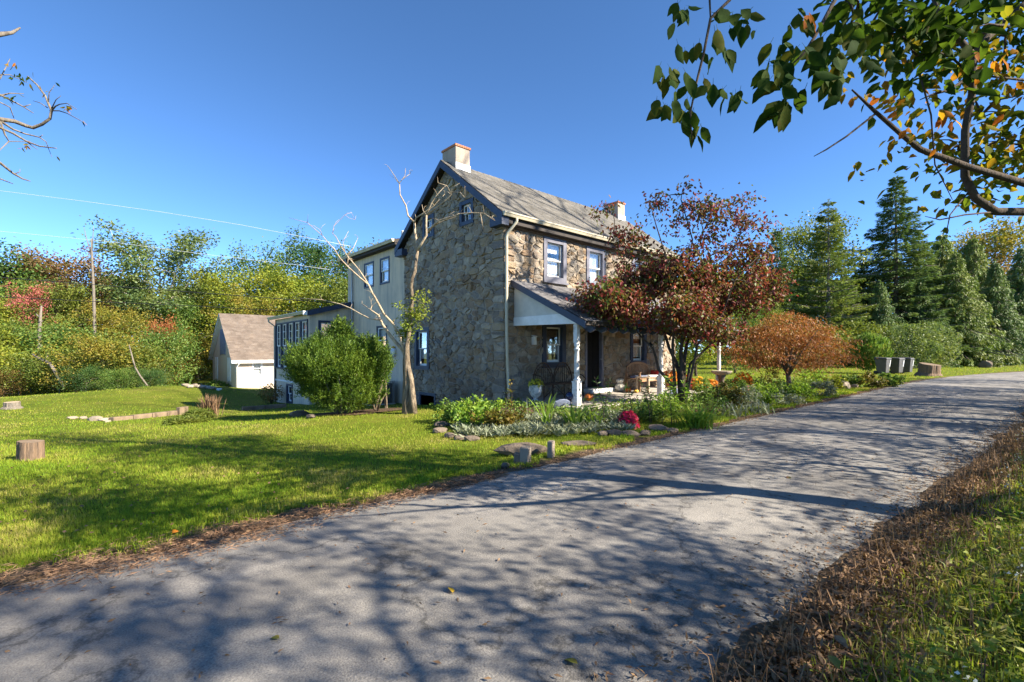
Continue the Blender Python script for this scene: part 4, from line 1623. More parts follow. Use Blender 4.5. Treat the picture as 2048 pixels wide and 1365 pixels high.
def fl(px, py, z=.03):
    p = P(px, py, yflat(py, z))
    return Vector((p.x, p.y, H(p.x, p.y)))


tree_proto('round_a', 31, 10, 4.1, 17000, (.20, .14), base=.12, nl=20, up=.5, r0=.19, sig=.55)
tree_proto('round_b', 32, 10, 4.6, 17000, (.20, .14), base=.10, nl=18, up=.35, r0=.2, sig=.6)
tree_proto('round_c', 33, 10, 3.4, 15000, (.20, .14), base=.08, nl=20, up=.7, r0=.16, sig=.5)
tree_proto('vase', 34, 12, 5.2, 17000, (.22, .15), base=.30, nl=16, up=1.15, r0=.26, shape='vase', sig=.5)
tree_proto('airy', 35, 10, 3.6, 5200, (.22, .15), base=.25, nl=15, up=.8, r0=.15, sig=.42)
tree_proto('shrub_a', 36, 3.4, 2.2, 10000, (.13, .09), base=.02, nl=18, up=.55, r0=.06, sig=.36)
tree_proto('shrub_b', 37, 3.0, 2.5, 10000, (.13, .09), base=.02, nl=17, up=.35, r0=.06, sig=.40)
conifer_proto('spruce', 41, 18, 5.3, 36, 11, .30, 2.5, base=.05, nsz=(.27, .085), hang=.1, r0=.25, taper=.85)
conifer_proto('norway', 42, 13, 4.8, 28, 10, .42, 2.6, base=.04, nsz=(.28, .085), hang=.75, r0=.22, taper=.8)
conifer_proto('pine', 43, 17, 4.2, 26, 9, .18, 2.2, base=.16, nsz=(.27, .095), hang=.05, r0=.24, taper=.7)


def grow_to(key, h0, name, label, px, top, Y, leafm, barkm='bark_gray', group=None, wide=1.0, rot=None, cat='tree'):
    """Stand a copy of a grown plant at photo column px, Y metres away, as tall as its top shows."""
    g = G(px, Y)
    zt = CAM[2] + (HOR - top) / FPX * Y
    s = (zt - g.z) / PROTO_H.get(key, h0)
    r = RNG.uniform(0, 6.28) if rot is None else rot
    return plant_copy(key, name, label, cat, (g.x, g.y, g.z - .05), MATS[leafm], MATS[barkm], s * wide, r, group, s)


TW = 'trees at the wood edge beyond the back lawn'
for key, px, top, Y, lm, wd, lab in [
    ('round_a', -70, 500, 47, 'leaf_deep', 1.1, 'dark green tree half cut off by the edge of the photo'),
    ('round_b', 18, 512, 50, 'leaf_green', .9, 'deep green domed tree behind the pink-leaved sapling'),
    ('round_c', 76, 512, 54, 'leaf_rust', 1.0, 'greenish brown tree between the deep green tree and the red-topped one'),
    ('round_a', 150, 516, 52, 'leaf_red', .95, 'maroon-topped tree behind the bare dead trunk'),
    ('round_b', 232, 545, 56, 'leaf_olive', .9, 'olive tree half hidden behind the bare dead trunk'),
    ('round_c', 395, 560, 55, 'leaf_bluegreen', 1.0, 'blue green tree filling in behind the white-limbed tree'),
    ('round_b', 465, 536, 50, 'leaf_yellowgreen', .95, 'yellow green tree above the garage roof'),
    ('round_a', 527, 504, 60, 'leaf_green', .85, 'round green tree rising above the gap between garage and house'),
    ('round_c', 585, 548, 48, 'leaf_yellowgreen', 1.1, 'yellowing tree just beyond the sunroom roof'),
    ('round_a', 645, 478, 55, 'leaf_deep', .8, 'tall dark green tree rising behind the stucco wing'),
    ('airy', 735, 490, 64, 'leaf_gold', .8, 'thin wispy treetop showing over the stucco wing roof'),
    ('round_c', 690, 560, 46, 'leaf_olive', 1.1, 'olive green tree close behind the stucco wing'),
    ('round_b', 520, 590, 44, 'leaf_gold', 1.0, 'golden tree directly behind the brown garage roof'),
    ('round_c', 110, 570, 42, 'leaf_olive', 1.0, 'olive tree beside the broken grey snag'),
    ('round_b', 10, 590, 40, 'leaf_yellowgreen', .9, 'yellow green tree in front of the deep green dome'),
    ('round_c', 352, 600, 46, 'leaf_green', .85, 'green vine-covered tree behind the garage gable'),
    ('round_a', 225, 610, 39, 'leaf_gold', .95, 'golden brown tree below the bare dead trunk'),
]:
    grow_to(key, 10, 'woodland_tree', lab, px, top, Y, lm, 'bark_gray', TW, wd * 1.02)
grow_to('vase', 12, 'white_limbed_tree', 'tallest wood edge tree with whitish forked limbs and airy blue green crown', 318, 458, 47, 'leaf_bluegreen', 'bark_pale', TW, 1.25, 1.0)
grow_to('airy', 10, 'sapling', 'small sapling with bright pink leaves at the wood edge', 65, 568, 40, 'leaf_pink', 'bark_gray', TW, .55)
grow_to('shrub_a', 3.4, 'sapling', 'orange-red sapling in front of the white-limbed tree', 322, 640, 36.5, 'leaf_orange', 'bark_gray', TW, .42)

SW = 'shrubs along the foot of the wood'
for key, px, top, Y, lm, wd, lab in [
    ('shrub_a', -30, 650, 34, 'leaf_yellowgreen', 1.0, 'yellow green shrub cut off by the edge of the photo'),
    ('shrub_b', 40, 682, 33, 'leaf_yellowgreen', 1.1, 'bright yellow green shrub below the broken snag'),
    ('shrub_a', 62, 640, 37, 'leaf_olive', 1.0, 'olive shrub reaching up behind the broken snag'),
    ('shrub_b', 118, 700, 31.5, 'leaf_olive', 1.1, 'olive gold shrub in front of the fallen grey limb'),
    ('shrub_a', 150, 650, 35, 'leaf_green', 1.1, 'green shrub between the snag and the bare trunk'),
    ('shrub_a', 205, 668, 31, 'leaf_gold', 1.1, 'mounded gold and green shrub overhanging the lawn'),
    ('shrub_b', 172, 728, 29.5, 'leaf_deep', .9, 'dark green low shrub shading the lawn edge'),
    ('shrub_b', 235, 735, 29, 'leaf_green', .95, 'glossy green low shrub behind the grassy mound'),
    ('shrub_a', 275, 690, 32, 'leaf_olive', 1.0, 'olive shrub with a leaning pale stem in front'),
    ('shrub_b', 300, 735, 30, 'leaf_deep', .9, 'dark low shrub on the crest of the mound'),
    ('shrub_a', 330, 655, 35, 'leaf_green', .8, 'tall green shrub hung with vines'),
    ('shrub_a', 396, 668, 47, 'leaf_gold', .9, 'orange gold shrub behind the garage gable'),
    ('shrub_b', 362, 722, 38, 'leaf_rust', .75, 'rusty low shrub at the crest of the mound'),
    ('shrub_a', 575, 640, 44, 'leaf_olive', 1.0, 'olive shrub in the gap between garage roof and sunroom'),
    ('shrub_b', 8, 735, 30, 'leaf_rust', .8, 'brownish low shrub beyond the pale lawn stump'),
]:
    grow_to(key, 3.4 if key == 'shrub_a' else 3.0, 'woodland_shrub', lab, px, top, Y, lm, 'bark_gray', SW, wd, cat='shrub')


def px_tube(mb, pts, radii, n=7):
    """A limb through photo points (px, py, depth)."""
    mb.tube([P(*p) for p in pts], radii, n, .04, cap=True)


def dead_tree(name, label, pieces, mat, cat='dead tree', group=None, base=None):
    b = P(*pieces[0][0][0]) if base is None else base
    t = thing(name, label, cat, b, 0, group)
    for i, (pts, r) in enumerate(pieces):
        mb = MB()
        mb.tube([P(*p) - b for p in pts], r, 7, .05)
        mb.build('trunk' if i == 0 else 'branch', MATS[mat], t)
    return t


dead_tree('dead_tree', 'bare dead trunk standing alone above the wood edge', [
    ([(190, 770, 36.8), (190, 680, 37), (187, 580, 37), (184, 520, 37), (183, 478, 37)], [.13, .115, .095, .07, .045]),
    ([(184, 512, 37), (173, 478, 37), (168, 455, 37)], [.05, .03, .012]), ([(184, 505, 37), (186, 470, 37), (187, 452, 37)], [.04, .025, .01]),
    ([(184, 540, 37), (165, 518, 37), (152, 500, 37)], [.04, .025, .01]), ([(187, 560, 37), (178, 540, 37), (166, 528, 37)], [.04, .025, .01])], 'bark_gray')
dead_tree('snag', 'short broken grey snag with stub branches', [
    ([(79, 772, 33.2), (79, 700, 33.3), (79, 660, 33.3), (83, 612, 33.3)], [.13, .12, .10, .05]),
    ([(79, 635, 33.3), (72, 628, 33.3)], [.05, .03]), ([(80, 665, 33.3), (74, 658, 33.3)], [.04, .02]), ([(80, 648, 33.3), (86, 641, 33.3)], [.035, .015])], 'bark_gray')
dead_tree('fallen_limb', 'grey fallen limb leaning in the shrubs below the snag', [
    ([(65, 709, 29.8), (80, 718, 29.8), (101, 728, 29.6), (128, 775, 29.2)], [.05, .08, .10, .09]), ([(88, 722, 29.7), (96, 712, 29.7)], [.05, .02])], 'bark_gray', 'fallen limb')
dead_tree('leaning_stem', 'slender pale stem leaning out over the lawn', [
    ([(295, 772, 29.0), (280, 752, 29), (270, 735, 29), (262, 705, 29.2), (258, 690, 29.4)], [.05, .045, .042, .035, .02]), ([(270, 735, 29), (264, 716, 28.8)], [.03, .01])], 'bark_gray', 'dead stem')


def woods(name, label, pxs, Y0, Y1, top, n, mat, seed):
    rng = np.random.default_rng(seed)
    px = rng.uniform(*pxs, n)
    Y = rng.uniform(Y0, Y1, n)
    X = (px - 1024) / FPX * Y
    x, y = CAM[0] + X * RX + Y * FX, CAM[1] + X * RY + Y * FY
    tp = top + 16 * np.sin(px * .035 + seed) + 10 * np.sin(px * .083 + 1)
    zt = CAM[2] + (HOR - tp) / FPX * Y
    z = -2.0 + (zt + 2.0) * rng.uniform(0, 1, n) ** .8
    o = link(name, leaf_mesh(name, np.stack([x, y, z], 1), .85, .6, rng), MATS[mat])
    return tag(o, label, 'woods', kind='stuff')


woods('far_woods', 'mass of mixed woodland far behind the garage', (-500, 900), 66, 92, 575, 22000, 'leaf_olive', 3)
woods('far_woods', 'mass of green woodland far behind the spruces', (1260, 2700), 68, 95, 545, 32000, 'leaf_green', 5)

# ---- conifers and broad trees to the right of the house
CW = 'conifers in the side yard'
for key, h0, px, top, Y, lm, wd, lab in [
    ('spruce', 18, 1792, 346, 54, 'needle_dark', 1.12, 'tallest dark blue green spruce with a sharp pointed top'),
    ('pine', 17, 1657, 399, 48, 'needle_olive', 1.05, 'olive green conifer with bare trunk showing through its branches'),
    ('spruce', 18, 1553, 456, 52, 'needle_dark', .95, 'small dark spruce just behind the dogwood crown'),
    ('norway', 13, 1884, 462, 56, 'needle_olive', 1.1, 'drooping olive spruce to the side of the tallest spruce'),
    ('norway', 13, 1946, 470, 60, 'needle_olive', 1.05, 'drooping spruce in front of the yellow autumn tree'),
    ('norway', 13, 2045, 490, 62, 'needle_dark', 1.05, 'dark drooping spruce at the edge of the photo'),
    ('spruce', 18, 1728, 520, 56, 'needle_olive', 1.1, 'low olive spruce between the bare-trunked conifer and the tallest spruce'),
    ('norway', 13, 1842, 560, 52, 'needle_dark', 1.15, 'dark low-boughed spruce above the grey green bush'),
    ('norway', 13, 2150, 470, 62, 'needle_dark', 1.0, 'dark spruce beyond the edge of the photo'),
    ('norway', 13, 1690, 545, 60, 'needle_olive', 1.0, 'olive spruce filling in behind the bare-trunked conifer'),
    ('spruce', 18, 1838, 455, 62, 'needle_olive', 1.0, 'spruce close behind the tallest spruce'),
    ('norway', 13, 1912, 500, 52, 'needle_olive', 1.0, 'drooping spruce between the two drooping ones'),
    ('norway', 13, 1990, 520, 55, 'needle_dark', 1.0, 'dark green spruce in front of the yellow autumn tree'),
    ('norway', 13, 1760, 560, 48, 'needle_dark', 1.0, 'dark spruce boughs just above the willowy shrub'),
    ('spruce', 18, 1515, 505, 58, 'needle_olive', .9, 'olive spruce half hidden by the dogwood crown'),
    ('pine', 17, 1600, 520, 58, 'needle_olive', 1.2, 'hazy olive conifer behind the red Japanese maple'),
]:
    grow_to(key, h0, 'spruce_tree' if key != 'pine' else 'conifer_tree', lab, px, top, Y, lm, 'bark_gray', CW, wd)
grow_to('round_c', 10, 'autumn_tree', 'yellow and orange autumn tree behind the drooping spruces', 1990, 452, 74, 'leaf_gold', 'bark_gray', None, 1.0)
grow_to('round_b', 10, 'autumn_tree', 'rust tinged tree peeping over the drooping spruces', 1925, 500, 76, 'leaf_rust', 'bark_gray', None, .8)
grow_to('round_c', 10, 'yard_tree', 'olive tree with rounded top behind the bare-trunked conifer', 1622, 448, 57, 'leaf_olive', 'bark_gray', None, .85)
grow_to('round_c', 10, 'yard_tree', 'bright green low tree seen through the far end of the porch', 1392, 560, 29, 'leaf_yellowgreen', 'bark_dark', None, .9, 2.0)
grow_to('round_b', 10, 'yard_tree', 'dark trunked tree in the yard behind the porch end post', 1470, 600, 33, 'leaf_green', 'bark_dark', None, .8, 1.0)
grow_to('round_c', 10, 'yard_tree', 'dense green tree filling behind the dogwood', 1515, 600, 40, 'leaf_olive', 'bark_dark', None, 1.2)


def px_blobs(base, Y, items):
    """Ellipsoids given as photo (px, py, rx, ry, depth offset, weight) -> local blobs."""
    out = []
    k = Y / FPX
    for px, py, rx, ry, dy, w in items:
        c = P(px, py, Y + dy) - base
        out.append((c.x, c.y, c.z, rx * k, rx * k, ry * k, w))
    return out


def px_bush(name, label, px, Y, items, n, leaf, mat, stem='bark_dark', group=None, seed=1, base=None, cat='bush', **kw):
    b = base or G(px, Y)
    return bush(name, label, cat, b, px_blobs(b, Y, items), n, leaf, MATS[mat], MATS[stem], group, seed, **kw)


BR = 'shrubs behind the garbage bins'
px_bush('willowy_shrub', 'upright pale green shrub beside the garbage bins', 1738, 34, [(1738, 705, 34, 36, 0, 1)], 5200, (.26, .07), 'leaf_bed', 'bark_gray', BR, 3, D='up', shell=.2)
px_bush('spreading_shrub', 'broad grey green bush arching behind the garbage bins', 1838, 43, [(1815, 690, 55, 45, 0, 1.2), (1865, 690, 42, 48, .5, 1)], 9000, (.22, .09), 'leaf_bluegreen', 'bark_gray', BR, 4, shell=.4, nst=10, sr=.03)
px_bush('rounded_shrub', 'rounded green bush on the lawn past the tree stump', 1932, 52, [(1932, 700, 38, 24, 0, 1)], 4200, (.22, .12), 'leaf_bed', 'bark_gray', BR, 5)
px_bush('yellow_shrub', 'small yellow green bush beyond the grey boulder', 2016, 62, [(2016, 698, 17, 14, 0, 1)], 1500, (.2, .12), 'leaf_yellowgreen', 'bark_gray', BR, 6)
px_bush('yellow_shrub', 'small gold bush at the far lawn edge', 1985, 64, [(1988, 700, 14, 11, 0, 1)], 1200, (.2, .12), 'leaf_gold', 'bark_gray', BR, 7)
px_bush('low_shrub', 'dark low shrubs row at the foot of the tallest spruce', 1680, 44, [(1640, 690, 60, 36, 0, 1), (1720, 680, 50, 40, 1, 1)], 5200, (.25, .15), 'leaf_olive', 'bark_gray', BR, 8)
px_bush('low_shrub', 'dark low shrub under the edge spruce', 1960, 66, [(1960, 676, 90, 34, 2, 1), (2080, 680, 70, 36, 1, 1)], 6200, (.25, .15), 'leaf_green', 'bark_gray', BR, 9)

# ---- Japanese maple
b = G(1577, 18.6)
t = thing('japanese_maple', 'dome-shaped Japanese maple with lacy copper red leaves', 'tree', b)
rng = np.random.default_rng(61)
mpl = px_blobs(b, 18.6, [(1575, 690, 108, 58, 0, 2.2), (1580, 712, 88, 34, -.3, .9), (1540, 700, 78, 44, -.6, 1), (1625, 700, 66, 42, .4, 1), (1580, 662, 70, 36, 0, .8), (1505, 690, 44, 34, .5, .6)])
B = np.array(mpl)
n = 21000
i = rng.choice(len(B), n, p=B[:, 6] / B[:, 6].sum())
d = unit(rng.normal(size=(n, 3)))
d[:, 2] = np.where(d[:, 2] < -.75, -d[:, 2] * .4, d[:, 2])
lay = rng.uniform(.52, 1.0, n) ** .5
lump = 1 + .13 * np.sin(d[:, 0] * 7 + 1) * np.sin(d[:, 1] * 6) + .09 * np.sin(d[:, 2] * 14)
C = B[i, :3] + d * B[i, 3:6] * (lay * lump)[:, None]
D = d * np.array([1, 1, .1]) + np.array([0, 0, -.75]) + rng.normal(size=(n, 3)) * .35
npad = 150
pc = C[rng.integers(0, n, npad)]
pj = rng.integers(0, npad, n)
off = rng.normal(size=(n, 3)) * np.array([.26, .26, .05])
off[:, 2] -= (off[:, 0] ** 2 + off[:, 1] ** 2) * .9
C = np.where(rng.uniform(0, 1, (n, 1)) < .8, pc[pj] + off, C)
keep = C[:, 2] > .40
link('crown', leaf_mesh('crown', C[keep], .105, .034, rng, D=D[keep], up=.4), MATS['leaf_maple'], t)
mb = MB()
mb.tube([(0, 0, -.05), (.03, .0, .35), (-.02, .03, .7)], [.12, .09, .08], 9, .06)
for k in range(14):
    a = k * 2.4
    r = rng.uniform(.6, 1.7)
    mb.tube([(0, 0, .55), (math.cos(a) * r * .4, math.sin(a) * r * .4, 1.3 + rng.uniform(0, .4)), (math.cos(a) * r, math.sin(a) * r, 1.9 + rng.uniform(-.5, .4))], [.055, .035, .012], 6, .05)
mb.build('trunk', MATS['bark_gray'], t)


def attach(mb, nodes, targets, r0=.014, r1=.003, rng=None, sag=.0):
    """Twigs from the nearest part of the branching to each target, nearest targets first."""
    nodes = [np.array(q, float) for q in nodes]
    left = [np.array(q, float) for q in targets]
    N = np.array(nodes)
    d = [np.min(np.linalg.norm(N - q, axis=1)) for q in left]
    for k in np.argsort(d):
        q = left[k]
        N = np.array(nodes)
        dd = np.linalg.norm(N - q, axis=1) + .25 * np.maximum(0, N[:, 2] - q[2])
        p = N[np.argmin(dd)]
        m1 = p + (q - p) * .4 + rng.normal(size=3) * .05 * np.linalg.norm(q - p) + np.array([0, 0, .06 * np.linalg.norm(q - p)])
        m2 = p + (q - p) * .75 + rng.normal(size=3) * .05 * np.linalg.norm(q - p)
        ln = float(np.linalg.norm(q - p))
        ra = min(r0 * 2.2, r0 * (.5 + .9 * ln))
        mb.tube([p, m1, m2, q], [ra, ra * .7, ra * .45, r1], 5, cap=False)
        nodes += [m1, m2, q]


# ---- dogwood in front of the porch
DY = 12.6
b = G(1362, DY)
t = thing('dogwood_tree', 'many-stemmed dogwood with dark red and green leaves in front of the porch', 'tree', b)
stems = [
    ([(1362, 800), (1344, 771), (1326, 749), (1318, 741), (1312, 716), (1306, 698), (1292, 683), (1279, 670), (1262, 650), (1225, 628)], .055, 0),
    ([(1362, 800), (1358, 745), (1350, 721), (1338, 696), (1329, 666), (1318, 630), (1300, 570), (1282, 500)], .065, .3),
    ([(1352, 725), (1345, 690), (1348, 660), (1352, 610), (1340, 540), (1312, 450), (1298, 400)], .045, -.4),
    ([(1364, 800), (1363, 740), (1362, 705), (1365, 669), (1364, 630), (1372, 560), (1385, 480), (1362, 400)], .065, -.1),
    ([(1366, 800), (1368, 722), (1373, 692), (1380, 662), (1396, 620), (1440, 550), (1480, 470), (1490, 420)], .06, .5),
    ([(1367, 790), (1380, 728), (1420, 690), (1452, 668), (1490, 640), (1525, 600)], .042, .2),
    ([(1366, 790), (1385, 740), (1395, 690), (1440, 640), (1470, 560), (1520, 510)], .045, -.6),
]
mb = MB()
nodes = []
rng = np.random.default_rng(71)
for pts, r, dy in stems:
    w = []
    for k, (px, py) in enumerate(pts):
        q = k / (len(pts) - 1)
        w.append(P(px, py, DY + dy * 2.0 * q) - b)
    w[0].z = min(w[0].z, 0.0)
    w = [Vector((p.x, p.y, max(p.z, -.05) if k else -.05)) for k, p in enumerate(w)]
    mb.tube(w, [r * (1 - .82 * k / (len(w) - 1)) for k in range(len(w))], 8, .05)
    for k in range(len(w) // 2 - 1, len(w) - 1):
        for f in (0, .5):
            nodes.append(w[k] + (w[k + 1] - w[k]) * f)
    nodes.append(w[-1])
bl = np.array(px_blobs(b, DY, [
    (1235, 608, 78, 30, -.4, 1.5), (1200, 590, 52, 24, -.6, .7), (1290, 560, 75, 55, .2, 1.6), (1255, 490, 45, 45, .2, .55),
    (1370, 545, 100, 60, 0, 2.4), (1350, 620, 95, 34, -.5, 1.6), (1450, 590, 95, 48, .3, 2.2), (1480, 520, 75, 45, .5, 1.2),
    (1395, 440, 75, 50, 0, .9), (1470, 430, 60, 40, .4, .7), (1330, 420, 40, 45, .3, .35), (1520, 570, 50, 40, .6, .8), (1420, 655, 75, 24, -.5, .8), (1370, 380, 22, 22, 0, .12), (1530, 445, 22, 16, .5, .12), (1215, 420, 28, 18, .2, .12)]))
nc = 340
i = rng.choice(len(bl), nc, p=bl[:, 6] / bl[:, 6].sum())
d = unit(rng.normal(size=(nc, 3)))
cl = bl[i, :3] + d * bl[i, 3:6] * .88 * (rng.uniform(.1, 1, (nc, 1)) ** .5)
attach(mb, [tuple(q) for q in nodes], cl, .016, .003, rng)
mb.build('trunk', MATS['bark_dark'], t)
tops = cl[:, 2] > 3.6
pts = np.concatenate([cl[~tops], cl[~tops], cl[tops]])
C = clump_leaves(rng, pts, 24000, .17, .75)
D = rng.normal(size=(len(C), 3))
D[:, 2] = -.75 + .4 * D[:, 2]
link('crown', leaf_mesh('crown', C, .105, .062, rng, D=D, up=.3, fine=True), MATS['leaf_dogwood'], t)

# ---- the half-dead tree in front of the gable
BY = 12.35
b = G(817, BY)
t = thing('bare_tree', 'mostly bare twisted tree with lichened bark in front of the stone gable', 'tree', b)
mb = MB()
trunkp = [(816, 829), (814, 797), (815, 758), (813, 722), (814, 689), (817, 675), (819, 649), (820, 629), (823, 615), (825, 600), (822, 575), (824, 558), (830, 543), (832, 523), (835, 501)]
tr = [.19, .145, .125, .105, .066, .062, .06, .058, .057, .055, .052, .05, .049, .047, .044]
mb.tube([P(px, py, BY + .1 * math.sin(k)) - b + Vector((0, 0, -.1 if k == 0 else 0)) for k, (px, py) in enumerate(trunkp)], [r * .9 for r in tr], 10, .07)
mb.tube([P(828, 832, BY - .1) - b, P(826, 800, BY - .1) - b, P(822, 760, BY) - b, P(815, 725, BY) - b], [.10, .085, .075, .05], 8, .08)
mb.build('trunk', MATS['bark_tan'], t)
limbs = [
    ([(835, 501), (833, 484), (830, 465), (829, 446)], [.055, .05, .045, .04], .2),
    ([(829, 446), (816, 432), (812, 412), (800, 390), (799, 368), (779, 337)], [.035, .03, .026, .022, .018, .008], .3),
    ([(799, 366), (810, 352), (811, 337)], [.012, .009, .004], .3), ([(805, 359), (820, 348), (818, 342)], [.01, .008, .004], .3),
    ([(829, 446), (832, 436), (847, 427), (868, 412), (890, 388)], [.03, .028, .024, .018, .006], -.3),
    ([(835, 501), (843, 487), (853, 471), (852, 450), (853, 431)], [.055, .05, .045, .04, .034], -.2),
    ([(853, 431), (858, 418), (864, 405), (874, 390), (887, 376)], [.03, .026, .022, .016, .006], -.2),
    ([(853, 431), (870, 418), (886, 405), (902, 390), (904, 376), (919, 367)], [.03, .027, .024, .02, .014, .005], -.5),
    ([(902, 388), (894, 372), (876, 366)], [.014, .010, .004], -.6), ([(903, 384), (920, 385), (930, 396)], [.012, .009, .004], -.7),
    ([(853, 431), (846, 421), (844, 410)], [.016, .012, .006], .2),
    ([(855, 466), (866, 452), (878, 442), (895, 436), (911, 432), (920, 428), (944, 426), (968, 427), (990, 442)], [.04, .036, .032, .026, .022, .018, .014, .01, .004], -.8),
    ([(858, 460), (875, 448), (892, 440), (911, 434)], [.022, .018, .014, .006], -.3), ([(961, 427), (963, 440), (966, 458)], [.009, .007, .003], -.9), ([(975, 431), (984, 436), (990, 430)], [.007, .005, .003], -.9),
    ([(813, 722), (808, 705), (803, 697), (790, 683), (775, 664), (764, 648), (757, 631)], [.075, .07, .068, .062, .055, .05, .042], .1),
    ([(757, 631), (741, 620), (724, 608)], [.032, .026, .012], .5), ([(757, 640), (748, 639), (738, 637), (720, 628), (701, 617), (682, 609), (644, 600), (588, 596)], [.03, .027, .025, .022, .02, .017, .012, .004], .6),
    ([(741, 620), (744, 612), (742, 604)], [.012, .009, .004], .4),
    ([(811, 712), (806, 694), (800, 673), (787, 649), (768, 629), (758, 610), (748, 592), (745, 588), (737, 570)], [.06, .056, .052, .048, .044, .042, .04, .038, .036], -.2),
    ([(737, 570), (719, 555), (695, 533), (680, 517), (669, 499), (660, 490), (645, 472), (615, 446), (578, 436)], [.032, .028, .024, .021, .018, .015, .012, .009, .003], -.3),
    ([(740, 575), (730, 558), (718, 540), (706, 526), (694, 512), (681, 491), (672, 474), (665, 467), (668, 452), (690, 430), (704, 425)], [.03, .027, .024, .021, .019, .016, .013, .011, .009, .006, .003], .4),
    ([(694, 512), (707, 496), (716, 476)], [.014, .010, .004], .5), ([(690, 505), (686, 483), (697, 463)], [.010, .007, .003], .4), ([(695, 530), (696, 520), (697, 512)], [.012, .009, .006], 0),
    ([(645, 472), (640, 460), (628, 452), (600, 448)], [.008, .006, .004, .002], -.2), ([(690, 430), (697, 436), (710, 440), (712, 432)], [.005, .004, .003, .002], .5),
]
for pts, r, dy in limbs:
    m = MB()
    n = len(pts)
    m.tube([P(px, py, BY + dy * k / (n - 1)) - b for k, (px, py) in enumerate(pts)], [q * .66 + .002 for q in r], 7, .06)
    for k in range(1, n):
        if random.random() < .7:
            px, py = pts[k]
            q = P(px, py, BY + dy * k / (n - 1)) - b
            e = q + Vector((random.uniform(-.22, .22), random.uniform(-.22, .22), random.uniform(.02, .24)))
            m.tube([q, (q + e) / 2 + Vector((0, 0, .03)), e], [.006, .004, .002], 4)
    m.build('branch', MATS['bark_sunlit'], t)
rng = np.random.default_rng(77)
bl = np.array(px_blobs(b, BY, [(818, 640, 28, 34, -.1, 1.6), (845, 600, 34, 18, -.2, 1), (812, 668, 24, 18, 0, .9), (838, 628, 28, 14, -.2, .7), (800, 610, 18, 12, 0, .25)]))
i = rng.choice(len(bl), 80, p=bl[:, 6] / bl[:, 6].sum())
cl = bl[i, :3] + unit(rng.normal(size=(80, 3))) * bl[i, 3:6] * rng.uniform(.2, 1, (80, 1))
link('leaves', leaf_mesh('leaves', clump_leaves(rng, cl, 800, .06, .7), .08, .04, rng, droop=.2, fine=True), MATS['leaf_yellowgreen'], t, 'stuff')
m = MB()
attach(m, [P(px, py, BY) - b for px, py in trunkp[4:12]], cl[:40], .007, .002, rng)
m.build('twigs', MATS['bark_tan'], t, 'stuff')

# ---- yew
b = G(684, 12.9)
t = thing('yew_bush', 'big bushy yew with feathery yellow green shoots in front of the stucco wing', 'bush', b)
rng = np.random.default_rng(81)
B = np.array(px_blobs(b, 12.9, [(678, 733, 86, 48, 0, 2.4), (625, 735, 48, 40, -.2, .9), (735, 735, 44, 46, .1, 1.0), (690, 785, 74, 38, 0, 1.3), (652, 702, 36, 24, .2, .45), (712, 708, 40, 26, .2, .45), (682, 682, 24, 30, .2, .4), (640, 765, 45, 40, -.1, .7)]))
n = 120000
i = rng.choice(len(B), n, p=B[:, 6] / B[:, 6].sum())
d = unit(rng.normal(size=(n, 3)))
lump = 1 + .12 * np.sin(d[:, 0] * 6 + i) * np.sin(d[:, 1] * 7 + i * 2) + .08 * np.sin(d[:, 2] * 11 + i)
C = B[i, :3] + d * B[i, 3:6] * (rng.uniform(.25, 1, n) ** .35 * lump)[:, None]
up = C[:, 2] > .9
# gather the leaves on upright shoots
k = 5200
cen = C[rng.integers(0, n, k)]
j = rng.integers(0, k, n)
sh = (rng.uniform(0, 1, n) < .75)
dirs = unit(rng.normal(size=(k, 3)) * .35 + np.array([0, 0, 1.0]) + unit(cen - np.array([0, 0, .9])) * .45)
ln = np.where(cen[:, 2] > .9, .26, .15)
q = rng.uniform(0, 1, n)
C2 = cen[j] + dirs[j] * (q * ln[j])[:, None] + rng.normal(size=(n, 3)) * .022
C = np.where(sh[:, None], C2, C)
D = np.where(sh[:, None], dirs[j] * .9 + rng.normal(size=(n, 3)) * .45, d + np.array([0, 0, .5]) + rng.normal(size=(n, 3)) * .3)
C[:, 2] = np.maximum(C[:, 2], .03)
link('foliage', leaf_mesh('foliage', C, .062, .019, rng, D=D, up=.5), MATS['leaf_yew'], t)
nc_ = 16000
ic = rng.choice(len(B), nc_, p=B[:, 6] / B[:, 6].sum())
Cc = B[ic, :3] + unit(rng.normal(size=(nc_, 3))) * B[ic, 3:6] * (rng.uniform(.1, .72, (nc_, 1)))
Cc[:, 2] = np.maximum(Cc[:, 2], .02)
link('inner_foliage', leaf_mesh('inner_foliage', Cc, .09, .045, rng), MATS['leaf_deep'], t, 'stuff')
sp = []
for px, py, top in [(676, 668, 632), (686, 672, 634), (697, 690, 655), (664, 680, 650), (655, 690, 660), (720, 705, 680), (640, 705, 682), (628, 715, 690), (742, 712, 690), (610, 725, 702), (755, 725, 704), (705, 700, 672)]:
    a, e = P(px, py, 12.9) - b, P(px + random.uniform(-6, 10), top, 12.9) - b
    u = rng.uniform(-.3, 1, 190)
    sp.append(np.array(a) + (np.array(e) - np.array(a)) * u[:, None] + rng.normal(size=(190, 3)) * (.012 + .035 * (1 - u[:, None])))
for k in range(70):
    a_ = rng.uniform(0, 6.283)
    q_ = B[rng.integers(0, len(B))]
    a0_ = q_[:3] + np.array([math.cos(a_) * q_[3] * .85, math.sin(a_) * q_[4] * .85, q_[5] * rng.uniform(.3, .9)])
    e_ = a0_ + np.array([math.cos(a_) * .10, math.sin(a_) * .10, rng.uniform(.2, .42)])
    u = rng.uniform(-.4, 1, 60)
    sp.append(a0_ + (e_ - a0_) * u[:, None] + rng.normal(size=(60, 3)) * (.012 + .03 * (1 - np.clip(u[:, None], 0, 1))))
sp = np.concatenate(sp)
